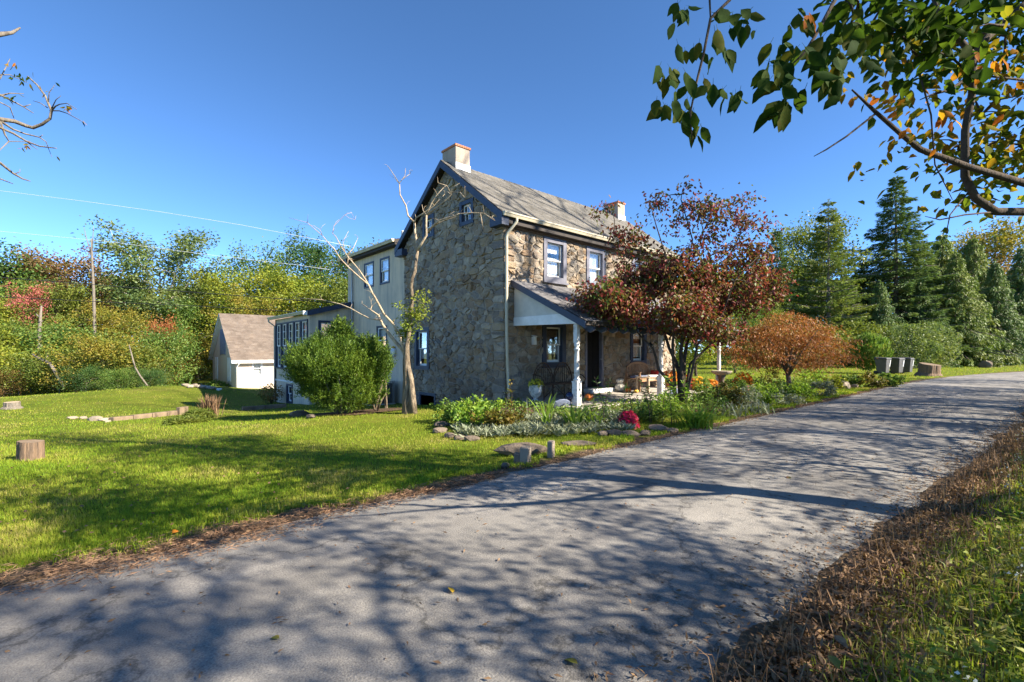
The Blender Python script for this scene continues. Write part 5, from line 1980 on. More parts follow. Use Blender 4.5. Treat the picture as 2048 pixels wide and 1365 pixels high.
link('shoots', leaf_mesh('shoots', sp, .065, .02, rng, D=rng.normal(size=(len(sp), 3)) * .5 + np.array([0, 0, .8])), MATS['leaf_yew'], t, 'stuff')
m = MB()
for k in range(14):
    a = k * 2.4
    m.tube([(math.cos(a) * .12, math.sin(a) * .12, -.05), (math.cos(a) * .35, math.sin(a) * .35, .45), (math.cos(a) * .8, math.sin(a) * .8, 1.1)], [.035, .028, .012], 6, .06)
m.build('stem', MATS['bark_gray'], t)
px_bush('clipped_shrub', 'dark green shrub squeezed between the yew and the stucco wall', 772, 14.6, [(771, 728, 14, 26, 0, 1), (762, 745, 16, 22, 0, .8)], 2600, (.06, .03), 'leaf_deep', 'bark_tan', None, 5, nst=4, sr=.03)
dead_tree('shrub_stem', 'bare reddish stems rising beside the yew', [([(752, 822, 13.2), (756, 800, 13.3), (764, 768, 13.6), (770, 742, 14)], [.04, .035, .03, .02]), ([(750, 822, 13.2), (744, 800, 13.1), (735, 785, 13)], [.03, .022, .01]), ([(755, 822, 13.2), (764, 800, 13.2), (772, 786, 13.3)], [.02, .016, .008])], 'bark_tan', 'shrub stem')

# ------------------------------------------------------------------ trees across the lane: the overhanging one and those that shade the road
def leaf_shape(seed, kind=0):
    """One broad pointed leaf lying along +x, folded along its midrib and curled."""
    rng = random.Random(seed)
    prof = [(0, .0), (.10, .16), (.28, .30), (.50, .325), (.70, .25), (.86, .12), (1.0, 0)]
    vs, fs = [], []
    for x, w in prof:
        z = -.16 * x * x + rng.uniform(-.02, .02)
        f = .10 + rng.uniform(-.02, .03)
        a = w * rng.uniform(.70, .95)
        c = w * rng.uniform(.70, .95)
        vs += [(x, -a, z + f * w * 2.2), (x, 0, z), (x, c, z + f * w * 2.2)]
    for i in range(len(prof) - 1):
        a = 3 * i
        fs += [(a, a + 3, a + 4, a + 1), (a + 1, a + 4, a + 5, a + 2)]
    # stalk
    b0 = len(vs)
    vs += [(-.22, -.008, .03), (-.22, .008, .03), (.02, .012, 0), (.02, -.012, 0)]
    fs.append((b0, b0 + 1, b0 + 2, b0 + 3))
    me = bpy.data.meshes.new('leaf')
    me.from_pydata([(x, y, z) for x, y, z in vs], [], fs)
    me.polygons.foreach_set('use_smooth', [True] * len(fs))
    me.update()
    return me


LEAVES = [leaf_shape(s) for s in (1, 2, 3, 4)]
TB = Vector((-2.3, -10.95, H(-2.3, -10.95)))
t = thing('overhanging_tree', 'broad-leaved tree overhanging the lane with drooping leafy twigs', 'tree', TB)
m = MB()
m.tube([Vector(q) for q in ((0, 0, -.15), (.05, -.05, 2), (.0, .1, 4.5), (.12, -.05, 7), (.0, .05, 9.5), (.1, 0, 12.5))], [.19, .16, .14, .115, .085, .02], 10, .05)
m.build('trunk', MATS['bark_dark'], t)


def limb(pts, r, name='limb', n=7):
    q = MB()
    q.tube([(P(*p) - TB) if len(p) == 3 else Vector(p[0]) for p in pts], r, n, .05)
    return q.build(name, MATS['bark_dark'], t)


limb([((0, .02, 2.0),), (2160, 440, 3.35), (2048, 424, 3.2), (1992, 424, 3.15), (1951, 397, 3.1), (1929, 352, 3.05), (1930, 262, 3.0), (1944, 187, 3.0), (1946, 112, 3.0), (1918, 79, 2.95), (1887, 48, 2.9), (1860, -20, 2.9)], [.046, .031, .028, .026, .024, .023, .022, .021, .020, .017, .014, .010])
limb([((0, .02, 2.6),), (2180, 410, 3.3), (2048, 367, 3.1), (1936, 334, 2.95), (1842, 300, 2.8), (1812, 277, 2.75), (1752, 225, 2.6), (1704, 180, 2.5)], [.035, .026, .022, .019, .016, .013, .010, .004])
limb([(1752, 227, 2.6), (1692, 274, 2.5), (1652, 300, 2.45), (1628, 313, 2.4)], [.006, .005, .004, .002], 'twig', 5)
limb([(1946, 112, 3.0), (1975, 75, 3.05), (2048, 12, 3.2), (2130, -60, 3.4), ((.02, .1, 4.4),)], [.02, .022, .026, .03, .05])
limb([((.02, .1, 5.0),), (2000, -260, 3.0), (1720, -90, 2.5), (1670, 0, 2.4), (1629, 75, 2.35), (1606, 109, 2.3), (1560, 150, 2.3)], [.04, .022, .012, .010, .008, .005, .002])
limb([((.02, .1, 5.4),), (1900, -330, 2.7), (1600, -150, 2.4), (1480, -30, 2.25), (1460, 0, 2.2), (1421, 37, 2.2), (1407, 109, 2.2), (1392, 169, 2.2), (1381, 225, 2.2), (1384, 288, 2.2)], [.035, .02, .012, .008, .007, .0065, .006, .005, .004, .0015])
limb([(1500, -80, 2.3), (1419, -40, 2.22), (1419, 0, 2.2), (1421, 37, 2.2)], [.008, .006, .005, .004], 'twig', 5)
limb([(1870, 60, 2.95), (1840, 150, 2.9), (1862, 230, 2.9), (1870, 330, 2.95), (1905, 400, 3.0)], [.008, .006, .005, .004, .002], 'twig', 5)
limb([(1944, 150, 3.0), (1900, 180, 2.95), (1864, 190, 2.9), (1840, 200, 2.9)], [.009, .008, .006, .003], 'twig', 5)
limb([(1992, 424, 3.15), (1930, 430, 3.05), (1880, 440, 3.0), (1850, 433, 3.0)], [.006, .005, .004, .002], 'twig', 5)
limb([(1940, 380, 3.1), (1900, 430, 3.05), (1892, 470, 3.0)], [.005, .004, .002], 'twig', 5)

# single leaves along the twigs: (px, py, spread px, count, depth, length in metres, gold)
LS = []
rl = random.Random(9)


def spray(path, cnt, spread, Y, ln, gold, dn=(0, 1.0)):
    for _ in range(cnt):
        k = rl.uniform(0, len(path) - 1.001)
        a, c = path[int(k)], path[int(k) + 1]
        f = k - int(k)
        px = a[0] + (c[0] - a[0]) * f + rl.gauss(0, spread)
        py = a[1] + (c[1] - a[1]) * f + rl.gauss(0, spread * .7)
        LS.append((px, py, Y + rl.uniform(-.22, .22), ln * rl.uniform(.75, 1.2), gold, dn))


spray([(1385, 10), (1352, 25), (1345, 55)], 11, 12, 2.2, .092, 0)
spray([(1421, 40), (1450, 20), (1480, 40), (1500, 55)], 10, 10, 2.2, .10, 0)
spray([(1500, 20), (1512, 25)], 2, 5, 2.2, .085, 0)
spray([(1425, 50), (1440, 90), (1448, 120)], 8, 11, 2.2, .10, 0)
spray([(1407, 80), (1375, 90), (1368, 105)], 5, 9, 2.2, .09, 0)
spray([(1392, 160), (1350, 140), (1325, 150)], 12, 13, 2.2, .098, 0)
spray([(1392, 165), (1430, 165), (1465, 180), (1475, 200)], 12, 12, 2.2, .105, 0)
spray([(1384, 190), (1345, 200), (1320, 225)], 12, 12, 2.2, .10, 0)
spray([(1382, 215), (1388, 250), (1392, 270)], 9, 9, 2.2, .10, 0)
spray([(1606, 95), (1560, 100), (1530, 140), (1520, 160)], 22, 14, 2.3, .115, 0)
spray([(1606, 110), (1590, 150), (1575, 190), (1570, 220)], 22, 17, 2.3, .125, 0)
spray([(1640, 75), (1655, 110), (1665, 150), (1670, 170)], 24, 16, 2.35, .125, 0)
spray([(1620, 40), (1610, 30), (1590, 45)], 5, 14, 2.4, .095, 1)
spray([(1640, 40), (1610, 30), (1590, 45)], 9, 14, 2.4, .095, 0)
spray([(1700, 30), (1720, 55), (1728, 80)], 12, 12, 2.4, .12, 0)
spray([(1722, 110), (1745, 120), (1752, 150)], 10, 11, 2.4, .09, 0)
spray([(1770, 110), (1790, 100)], 5, 10, 2.5, .09, 0)
spray([(1690, 195), (1740, 195), (1790, 200), (1800, 215)], 30, 15, 2.6, .055, 1, (-.6, .5))
spray([(1800, 225), (1830, 270), (1850, 290)], 14, 14, 2.7, .06, 1, (-.6, .6))
spray([(1760, 0), (1800, 30), (1850, 50), (1880, 90)], 26, 30, 2.7, .115, 0)
spray([(1960, 90), (2000, 150), (2040, 130)], 20, 26, 3.0, .10, 1)
spray([(1890, 200), (1870, 230), (1900, 260)], 10, 18, 2.9, .085, 1)
spray([(1990, 230), (2000, 300), (2030, 330)], 26, 26, 3.1, .10, 1)
spray([(1985, 395), (2010, 440), (2040, 420)], 16, 20, 3.1, .11, 0, (-.9, .2))
for k, (px, py, Y, ln, gold, dn) in enumerate(LS[:300]):
    o = link('leaf', LEAVES[k % 4], None, t)
    with_mat(o, MATS['leaf_single_gold' if gold else 'leaf_single'])
    o.location = P(px, py, Y) - TB
    down = Vector((RX, RY, 0)) * (dn[0] * rl.uniform(.6, 1.4) + rl.gauss(0, .55)) + Vector((0, 0, -1)) * max(.1, dn[1] * rl.uniform(.5, 1.3)) + Vector((FX, FY, 0)) * rl.gauss(0, .45)
    face = Vector((FX, FY, 0)) * (1 if rl.random() < .5 else -1) + Vector((rl.gauss(0, .45), rl.gauss(0, .45), .35))
    ex = down.normalized()
    ez = (face - ex * face.dot(ex)).normalized()
    ey = ez.cross(ex)
    o.rotation_euler = Matrix((ex, ey, ez)).transposed().to_euler()
    o.scale = (ln * .9, ln * rl.uniform(.74, .95), ln * .9)
# the rest of the crown: over the lane and, higher up, out of the picture
rng = np.random.default_rng(91)


def camxy(X, Y, z):
    return np.array([CAM[0] + X * RX + Y * FX, CAM[1] + X * RY + Y * FY, z]) - np.array(TB)


def tree_fill(blobs, ncl, n, sig, leaf, mat, nm):
    Bc = np.array([camxy(*q[:3]) for q in blobs])
    Rr = np.array([q[3] for q in blobs])
    wt = Rr ** 2
    i = rng.choice(len(Bc), ncl, p=wt / wt.sum())
    cl = Bc[i] + unit(rng.normal(size=(ncl, 3))) * (Rr[i] * rng.uniform(0, 1, ncl) ** .4)[:, None] * np.array([1, 1, .8])
    mm = MB()
    attach(mm, [(0, 0, 2.5 + k * .8) for k in range(12)], cl[::2], .012, .003, rng)
    mm.build('twigs', MATS['bark_dark'], t, 'stuff')
    C = clump_leaves(rng, cl, n, sig, .8)
    D = rng.normal(size=(n, 3))
    D[:, 2] = -.8 + .5 * D[:, 2]
    link(nm, leaf_mesh(nm, C, leaf[0], leaf[1], rng, D=D, fine=True), MATS[mat], t, 'stuff')


tree_fill([(3.2, 3.4, 2.95, .42), (3.6, 3.5, 2.85, .30), (3.35, 3.4, 3.45, .45), (2.95, 3.3, 3.65, .40), (3.75, 3.5, 3.1, .5), (4.3, 3.7, 3.3, .6)], 110, 1050, .16, (.085, .048), 'leaf_overhang_gold', 'foliage')
tree_fill([(1.95, 2.6, 3.40, .20), (2.35, 2.75, 3.42, .26), (2.7, 2.9, 3.3, .22)], 40, 260, .10, (.11, .065), 'leaf_overhang', 'foliage')
tree_fill([(3.7, 3.2, 4.3, .5), (4.6, 4.1, 4.8, 1.0), (5.4, 3.6, 5.6, 1.5), (6.3, 3.4, 4.6, 1.2), (4.2, 3.9, 5.9, 1.2), (5.5, 3.5, 8.0, 1.5), (5.0, 4.4, 7.2, 1.2), (5.3, 3.8, 10.2, 1.2), (1.9, 2.3, 4.45, .75), (2.6, 2.2, 4.35, .8), (1.2, 2.6, 5.1, .8), (3.0, 2.3, 5.6, .9)], 280, 13000, .22, (.10, .058), 'leaf_overhang', 'foliage')

tree_proto('shade', 51, 8.5, 3.1, 11500, (.095, .062), base=.16, nl=20, up=.45, r0=.13, sig=.27, rmax=3.3)
tree_proto('shade_low', 52, 6.0, 2.9, 9800, (.09, .06), base=.10, nl=19, up=.35, r0=.11, sig=.26, rmax=3.1)
tree_proto('tall_bare', 53, 25, 5.5, 700, (.13, .08), base=.46, nl=15, up=1.1, r0=.25, shape='vase', sig=.4, lean=(-.8, 0))
VG = 'trees on the bank across the lane'
for key, x, y, s, rz, lab in [
    ('shade_low', 1.1, -13.9, 1.0, .4, 'low branching tree on the bank next to the overhanging tree'),
    ('shade', 4.8, -14.4, .95, 1.7, 'leafy tree on the bank opposite the daylily clump'),
    ('shade_low', 9.6, -14.3, 1.05, 3.0, 'low tree on the bank opposite the far porch end'),
    ('shade', 14.3, -14.9, 1.0, 4.2, 'leafy tree on the bank opposite the red maple'),
    ('shade_low', 20.5, -14.9, 1.1, 5.1, 'low tree on the bank opposite the garbage bins'),
    ('shade', 29.0, -16.5, 1.1, .2, 'leafy tree on the bank farther down the lane'),
    ('shade', -5.2, -15.2, .95, 2.2, 'leafy tree on the bank behind the viewer'),
    ('shade_low', -3.4, -14.5, .82, 5.6, 'low tree on the bank between the overhanging tree and the viewer'),
    ('shade_low', 7.0, -14.0, 1.02, 1.1, 'low tree on the bank opposite the dogwood'),
    ('shade_low', 12.2, -13.9, 1.02, 2.6, 'low tree on the bank opposite the bird bath'),
    ('shade_low', 17.4, -14.3, 1.1, 0.7, 'low tree on the bank opposite the pale boulder'),
    ('shade_low', -10.5, -14.6, 1.05, 2.9, 'low tree on the bank well behind the viewer'),
]:
    plant_copy(key, 'roadside_tree', lab, 'tree', (x, y, H(x, y) - .05), MATS['leaf_olive' if s == 1.0 else 'leaf_green'], MATS['bark_dark'], s, rz, VG)
plant_copy('tall_bare', 'roadside_tree', 'tall nearly leafless tree on the bank opposite the house corner', 'tree', (9.1, -15.6, H(9.1, -15.6) - .1), MATS['leaf_rust'], MATS['bark_gray'], 1.0, .3, VG)
plant_copy('tall_bare', 'roadside_tree', 'tall nearly leafless tree on the bank opposite the porch door', 'tree', (12.9, -16.6, H(12.9, -16.6) - .1), MATS['leaf_rust'], MATS['bark_gray'], 1.1, 2.1, VG)

# ---- the bare-twigged tree leaning in at the other side
LB = Vector((-10.6, -2.4, H(-10.6, -2.4)))
t2 = thing('locust_tree', 'locust tree at the photo edge reaching in with bare twigs and few leaflets', 'tree', LB)
m = MB()
m.tube([(0, 0, -.1), (.05, 0, 2), (-.05, .05, 4), (0, 0, 6.5), (.05, 0, 8.5)], [.17, .14, .12, .08, .02], 9, .05)
m.build('trunk', MATS['bark_gray'], t2)
tips = []
for pts, r in [
    ([(-60, 215), (0, 239), (29, 243), (52, 252), (66, 256), (84, 249), (100, 238), (103, 222), (97, 208), (91, 193), (74, 170), (55, 153)], .024),
    ([(103, 222), (111, 213), (119, 209), (134, 207), (153, 219)], .008), ([(100, 222), (118, 222), (134, 227), (158, 240), (168, 246)], .006),
    ([(97, 205), (98, 186), (110, 170)], .005), ([(103, 218), (112, 200), (122, 192)], .005), ([(95, 216), (80, 206), (66, 202)], .005),
    ([(-40, 225), (0, 242), (26, 259), (50, 268), (79, 275), (92, 284)], .014), ([(79, 275), (86, 270)], .005),
    ([(-40, 235), (0, 256), (26, 267), (53, 283), (79, 293), (113, 297)], .016), ([(53, 283), (64, 292), (76, 300)], .006), ([(0, 242), (10, 270), (18, 283), (52, 284)], .010),
    ([(-50, 290), (0, 326), (26, 347), (45, 358), (61, 363)], .016), ([(-30, 345), (0, 358), (26, 368)], .012), ([(30, 348), (40, 344), (40, 338)], .005),
    ([(-50, 170), (0, 190), (26, 203), (47, 214), (67, 227)], .012), ([(47, 214), (62, 209)], .006), ([(0, 192), (20, 187), (48, 188)], .008),
    ([(-70, 80), (0, 69), (24, 66), (40, 56)], .030), ([(-40, 170), (0, 158), (12, 135), (20, 118)], .008), ([(-20, 150), (20, 150), (55, 166)], .006), ([(-60, 215), (-20, 195), (20, 215), (28, 237)], .010),
    ([(92, 284), (98, 300), (104, 315)], .003), ([(18, 283), (0, 300), (-20, 330)], .006)]:
    q = MB()
    n = len(pts)
    w = [P(px, py, 5.0 + .25 * math.sin(px * .02)) - LB for px, py in pts]
    q.tube(w, [r * (1 - .75 * k / (n - 1)) + .001 for k in range(n)], 6, .05)
    q.build('limb' if r > .012 else 'twig', MATS['bark_gray'], t2)
for e in ((-60, 215), (-40, 225), (-50, 290), (-50, 170), (-70, 80), (-40, 235), (-30, 345), (-40, 170), (-20, 150), (-20, 330)):
    q = MB()
    a = P(e[0], e[1], 5.0 + .25 * math.sin(e[0] * .02)) - LB
    q.tube([a, (a * .45 + Vector((0, 0, a.z * .5))), Vector((0, 0, a.z - .5))], [.02, .03, .045], 6, .05)
    q.build('limb', MATS['bark_gray'], t2)
for px, py, cnt, gold in [(25, 128, 7, 1), (30, 152, 8, 0), (48, 160, 8, 0), (60, 172, 3, 1), (26, 193, 6, 0), (138, 214, 7, 1), (160, 243, 1, 1), (168, 247, 1, 0), (50, 290, 7, 1), (103, 316, 1, 1), (66, 147, 1, 0), (112, 168, 1, 0), (98, 184, 2, 1)]:
    for _ in range(cnt):
        o = link('leaflet', LEAVES[rl.randrange(4)], None, t2)
        with_mat(o, MATS['leaf_single_gold' if gold else 'leaf_single'])
        o.location = P(px + rl.gauss(0, 6), py + rl.gauss(0, 4), 5.0) - LB
        o.rotation_euler = (rl.uniform(0, 6.28), rl.uniform(.3, 1.3), rl.uniform(0, 6.28))
        o.scale = (.055, .035, .05)
rng = np.random.default_rng(95)
cl = np.array([[0, 0, 7.2]]) + unit(rng.normal(size=(60, 3))) * rng.uniform(.3, 1.7, (60, 1)) * np.array([1, 1, .6])
m = MB()
attach(m, [(0, 0, z) for z in (5, 5.8, 6.5, 7.3, 8)], cl, .014, .003, rng)
m.build('twigs', MATS['bark_gray'], t2, 'stuff')
link('crown', leaf_mesh('crown', clump_leaves(rng, cl, 900, .2), .06, .025, rng), MATS['leaf_gold'], t2, 'stuff')

# ---- overhead lines
def wire(label, pts, r, mat):
    q = MB()
    q.tube([P(*p) for p in pts], r, 5)
    return tag(q.build('overhead_wire', MATS[mat]), label, 'wire', 'overhead wires behind the lawn')


wire('highest white overhead wire sagging across the sky to the stucco wing', [(-900, 300, 23), (-300, 345, 22), (0, 382, 21.6), (160, 402, 21.5), (320, 424, 21.4), (480, 450, 21.4), (610, 475, 21.4), (701, 493, 21.4)], .008, 'wire_white')
wire('second white overhead wire crossing the treetops to the stucco wing', [(-900, 405, 23), (-300, 432, 22), (0, 463, 21.6), (220, 484, 21.5), (440, 513, 21.4), (600, 531, 21.4), (701, 546, 21.4)], .007, 'wire_white')
wire('thicker dark cable running past the treetops to the sunroom roof', [(-900, 520, 23), (-300, 535, 22), (0, 555, 21.6), (200, 571, 21.5), (400, 586, 21.4), (560, 598, 21.4), (701, 609, 21.4)], .016, 'wire_black')
wire('lowest dark cable running in front of the trees to the sunroom', [(-900, 575, 23), (-300, 585, 22), (0, 594, 21.6), (200, 604, 21.5), (400, 613, 21.4), (560, 622, 21.4), (622, 630, 20.6)], .014, 'wire_black')

# ------------------------------------------------------------------ porch things
def lathe_thing(name, prof, loc, mat, n=20, parent=None, wob=0.0):
    return MB().lathe(prof, n, (0, 0, 0), 1.0, wob).build(name, MATS[mat], parent, None, loc)


PF = .132
u = thing('garden_urn', 'weathered white urn on a foot at the porch corner', 'urn', (.36, -.95, PF))
lathe_thing('body', [(.0, .09), (.07, .10), (.12, .15), (.165, .24), (.185, .33), (.18, .40), (.195, .43), (.205, .445), (.19, .45), (.165, .43), (.0, .41)], (0, 0, 0), 'urn_white', 24, u)
lathe_thing('foot', [(.13, 0), (.135, .03), (.08, .05), (.05, .075), (.065, .098)], (0, 0, 0), 'urn_white', 24, u)
for s in (-1, 1):
    q = MB()
    q.tube([(s * .175, 0, .26), (s * .235, 0, .28), (s * .245, 0, .35), (s * .18, 0, .38)], .014, 6)
    q.build('handle', MATS['urn_white'], u)
flower_mound('chrysanthemum', 'lime yellow mum filling the weathered urn', 'flower', (.36, -.95, PF + .42), .22, .20, 90, .035, MATS['petal_lime'], MATS['leaf_bed'], MATS['bark_dark'], None, 4, 260)

# twig settee with two arched backs
s_ = thing('twig_settee', 'dark bentwood twig settee with two arched spindle backs by the porch wall', 'bench', (1.72, -.55, PF))
for k, x0 in enumerate((-.86, .0)):
    q = MB()
    arch = [(x0 + .43 - .43 * math.cos(a), .22, .44 + .60 * math.sin(a)) for a in np.linspace(0, math.pi, 13)]
    q.tube(arch, .020, 6, .1)
    arch2 = [(x0 + .43 - .36 * math.cos(a), .225, .44 + .50 * math.sin(a)) for a in np.linspace(0, math.pi, 11)]
    q.tube(arch2, .013, 5, .1)
    q.build('back_arch', MATS['twig_brown'], s_)
    for j in range(9):
        x = x0 + .09 + j * .085
        zt = .44 + .58 * math.sqrt(max(.02, 1 - ((x - x0 - .43) / .43) ** 2))
        MB().tube([(x, .22, .43), (x + random.uniform(-.01, .01), .225, (zt + .44) / 2), (x, .22, zt)], .010, 5, .1).build('spindle', MATS['twig_brown'], s_)
for j in range(9):
    y = -.26 + j * .06
    MB().tube([(-.90, y, .42), (0, y, .425 + random.uniform(-.006, .006)), (.90, y, .42)], .021, 6, .1).build('seat_slat', MATS['twig_brown'], s_)
for x in (-.86, 0, .86):
    for y in (-.24, .22):
        MB().tube([(x, y, 0), (x + random.uniform(-.02, .02), y, .22), (x, y, .45)], .024, 6, .1).build('leg', MATS['twig_brown'], s_)
for x in (-.87, .87):
    MB().tube([(x, -.27, 0.38), (x * 1.03, -.30, .55), (x * 1.02, -.15, .66), (x, .2, .70)], .02, 6, .1).build('arm', MATS['twig_brown'], s_)
for x0 in (-.86, 0):
    MB().tube([(x0 + .02, -.26, .08), (x0 + .43, -.27, .36), (x0 + .84, -.26, .08)], .014, 5, .1).build('brace', MATS['twig_brown'], s_)

# garden bench with rounded slat back
g_ = thing('garden_bench', 'brown wooden garden bench with rounded slat back under the porch window', 'bench', (5.95, -.78, PF))
q = MB()
bw = .68
pr = 13
for i in range(pr - 1):
    a, c = -bw + 2 * bw * i / (pr - 1), -bw + 2 * bw * (i + 1) / (pr - 1)
    za, zc = [.72 + .22 * math.sqrt(max(0, 1 - (v / (bw * 1.02)) ** 2)) for v in (a, c)]
    q.hexa([(a, .25, za), (c, .25, zc), (c, .29, zc), (a, .29, za), (a, .25, za + .07), (c, .25, zc + .07), (c, .29, zc + .07), (a, .29, za + .07)])
q.build('top_rail', MATS['bench_wood'], g_)
MB().box(-bw, bw, .25, .285, .46, .51).build('bottom_rail', MATS['bench_wood'], g_)
for i in range(15):
    x = -bw + .06 + i * (2 * bw - .12) / 14
    zt = .72 + .22 * math.sqrt(max(0, 1 - (x / (bw * 1.02)) ** 2)) + .01
    MB().box(x - .022, x + .022, .258, .278, .51, zt).build('back_slat', MATS['bench_wood'], g_)
for i in range(6):
    y = -.26 + i * .088
    MB().box(-bw, bw, y, y + .075, .415, .44).build('seat_slat', MATS['bench_wood'], g_)
for x in (-bw, bw):
    MB().box(x - .03, x + .03, -.29, -.23, 0, .64).build('leg', MATS['bench_wood'], g_)
    MB().box(x - .03, x + .03, .24, .30, 0, .75).build('leg', MATS['bench_wood'], g_)
    MB().box(x - .035, x + .035, -.31, .25, .64, .67).build('arm', MATS['bench_wood'], g_)
MB().box(-bw, bw, -.265, -.235, .33, .41).build('apron', MATS['bench_wood'], g_)
for x, rot, lab, mt in ((-.34, .1, 'dark grey and white cushion on the garden bench seat', 'slate_blue'), (.30, -.08, 'white cushion lying on the garden bench seat', 'white_cloth')):
    m = MB()
    m.obox((0, 0, 0), (.5, .46, .09), (0, 0, rot))
    o = m.build('cushion', MATS[mt], None, None, (5.95 + x, -.80, PF + .488), bevel=.035)
    tag(o, lab, 'cushion')
m = MB()
N_ = 9
vs = [((i / (N_ - 1) - .5) * .42, -.30 + .03 * math.sin(j * 2), .68 - .0 - j * .07) if j else ((i / (N_ - 1) - .5) * .42, -.05, .69) for j in range(4) for i in range(N_)]
# red throw over the arm
vs, fs = [], []
prof = [(-.12, .36), (-.06, .66), (-.05, .685), (.05, .685), (.06, .66), (.10, .40)]
for j, (dx, z) in enumerate(prof):
    for i in range(8):
        vs.append((dx + .012 * math.sin(i * 1.7 + j), -.28 + i * .06, z + .012 * math.sin(i * 2.1 + j * 1.3)))
for j in range(len(prof) - 1):
    for i in range(7):
        fs.append((j * 8 + i, j * 8 + i + 1, (j + 1) * 8 + i + 1, (j + 1) * 8 + i))
tag(MB().add(vs, fs, True).build('throw_blanket', MATS['red_cloth'], None, None, (5.95 + .70, -.78, PF)), 'red throw draped over the garden bench arm', 'blanket')

# small pale side table
tb = thing('side_table', 'small pale wooden table in front of the garden bench', 'table', (5.15, -1.45, PF))
m = MB()
for i in range(5):
    MB().box(-.36 + i * .145, -.36 + i * .145 + .135, -.26, .26, .50, .525).build('top_slat', MATS['cut_wood'], tb)
for x in (-.32, .32):
    for y in (-.22, .22):
        MB().box(x - .025, x + .025, y - .025, y + .025, 0, .497).build('leg', MATS['cut_wood'], tb)
MB().box(-.32, .32, -.235, -.21, .43, .495).build('apron', MATS['cut_wood'], tb)


def pumpkin(label, loc, r, h, mat, ribs=10, name='pumpkin'):
    t = thing(name, label, 'pumpkin' if name == 'pumpkin' else 'gourd', loc)
    vs, fs = [], []
    n, m_ = 40, 9
    for j in range(m_ + 1):
        ph = -math.pi / 2 + math.pi * j / m_
        for i in range(n):
            a = 2 * math.pi * i / n
            k = r * math.cos(ph) * (1 - .10 * (.5 - .5 * math.cos(a * ribs)) - .0)
            vs.append((k * math.cos(a), k * math.sin(a), h / 2 + h / 2 * math.sin(ph) * (1 - .18 * math.exp(-(math.cos(ph) / .35) ** 2))))
    for j in range(m_):
        for i in range(n):
            fs.append((j * n + i, j * n + (i + 1) % n, (j + 1) * n + (i + 1) % n, (j + 1) * n + i))
    MB().add(vs, fs, True).build('body', MATS[mat], t)
    MB().tube([(0, 0, h * .86), (.01, 0, h * 1.0), (.03, .01, h * 1.15)], [r * .16, r * .11, r * .13], 6).build('stalk', MATS['leaf_olive'] if False else MATS['timber'], t)
    return t


_q = ST(1178, 13.1)
pumpkin('round orange pumpkin beside the near porch post', (_q[0], _q[1], PF), .135, .22, 'pumpkin_orange')
pumpkin('big pale cream pumpkin standing right of the dark door', (4.85, -.55, PF), .20, .30, 'pumpkin_white')
pumpkin('smaller cream pumpkin stacked on the big pale one', (4.86, -.53, PF + .27), .14, .20, 'pumpkin_white')
pumpkin('small orange pumpkin in front of the pale pumpkins', (4.78, -.92, PF), .11, .16, 'pumpkin_orange')
pumpkin('little yellow gourd on the porch floor near the pale pumpkins', (4.75, -1.25, PF), .09, .11, 'gourd_yellow', 8, 'gourd')
t = thing('gazing_ball', 'dark blue glossy ball on a short stand at the near porch post', 'garden ornament', (*ST(1140, 12.1), PF))
lathe_thing('stand', [(.07, 0), (.06, .02), (.03, .04), (.03, .12), (.05, .14)], (0, 0, 0), 'black_metal', 12, t)
lathe_thing('ball', [(.11 * math.sin(a) + .001, .23 - .11 * math.cos(a)) for a in np.linspace(.02, 3.12, 14)], (0, 0, 0), 'ball_blue', 20, t)


def slate(label, loc, size, rot, seed):
    o = link('slate_stone', rock_mesh(seed, size, 2, .12), MATS['slate_blue'], None, None, loc)
    o.rotation_euler = rot
    return tag(o, label, 'stone')


slate('pale blue grey slate stone propped at the near porch corner', (.12, -2.15, .16), (.50, .10, .42), (.5, 0, -.4), 3)
slate('blue grey slate stone propped beside the middle porch post', (4.85, -2.62, .20), (.60, .10, .44), (.5, 0, -.3), 8)
o = MB().box(-.065, .065, -.09, -.002, -.13, .11)
o.add([(-.075, -.11, .11), (.075, -.11, .11), (.075, -.0, .15), (-.075, -.0, .15), (-.075, -.11, .125), (.075, -.11, .125), (.075, -.0, .165), (-.075, -.0, .165)], [(0, 3, 2, 1), (4, 5, 6, 7), (0, 1, 5, 4), (1, 2, 6, 5), (2, 3, 7, 6), (3, 0, 4, 7)])
tag(o.build('wall_mailbox', MATS['white_paint'], None, None, (1.12, -.07, 1.84)), 'small white letter box on the stone wall under the porch roof', 'mailbox')
lt = thing('hanging_lantern', 'black lantern hanging in front of the far porch window', 'lantern', (6.62, -.62, 1.48))
m = MB()
for x in (-.075, .075):
    for y in (-.075, .075):
        m.box(x - .008, x + .008, y - .008, y + .008, 0, .24)
m.box(-.09, .09, -.09, .09, -.02, 0)
m.build('cage', MATS['black_metal'], lt)
MB().lathe([(.12, .24), (.10, .27), (.04, .34), (.015, .38)], 12).build('cap', MATS['black_metal'], lt)
MB().tube([(0, 0, .38), (0, 0, 1.68)], .006, 5).build('chain', MATS['black_metal'], lt)
MB().box(-.062, .062, -.062, .062, .0, .235).build('glass', MATS['glass'], lt)

# wall ornament on the stucco wing
t = thing('wall_ornament', 'white oval ornament with a greenish top hung on the stucco wall', 'ornament', (-.02, 6.55, 1.30))
lathe_thing('body', [(.0, 0), (.06, .02), (.105, .10), (.12, .2), (.105, .29), (.06, .35)], (0, 0, 0), 'white_paint', 16, t)
lathe_thing('top', [(.08, .34), (.07, .38), (.03, .42), (.0, .43)], (0, 0, 0), 'gourd_yellow', 12, t)
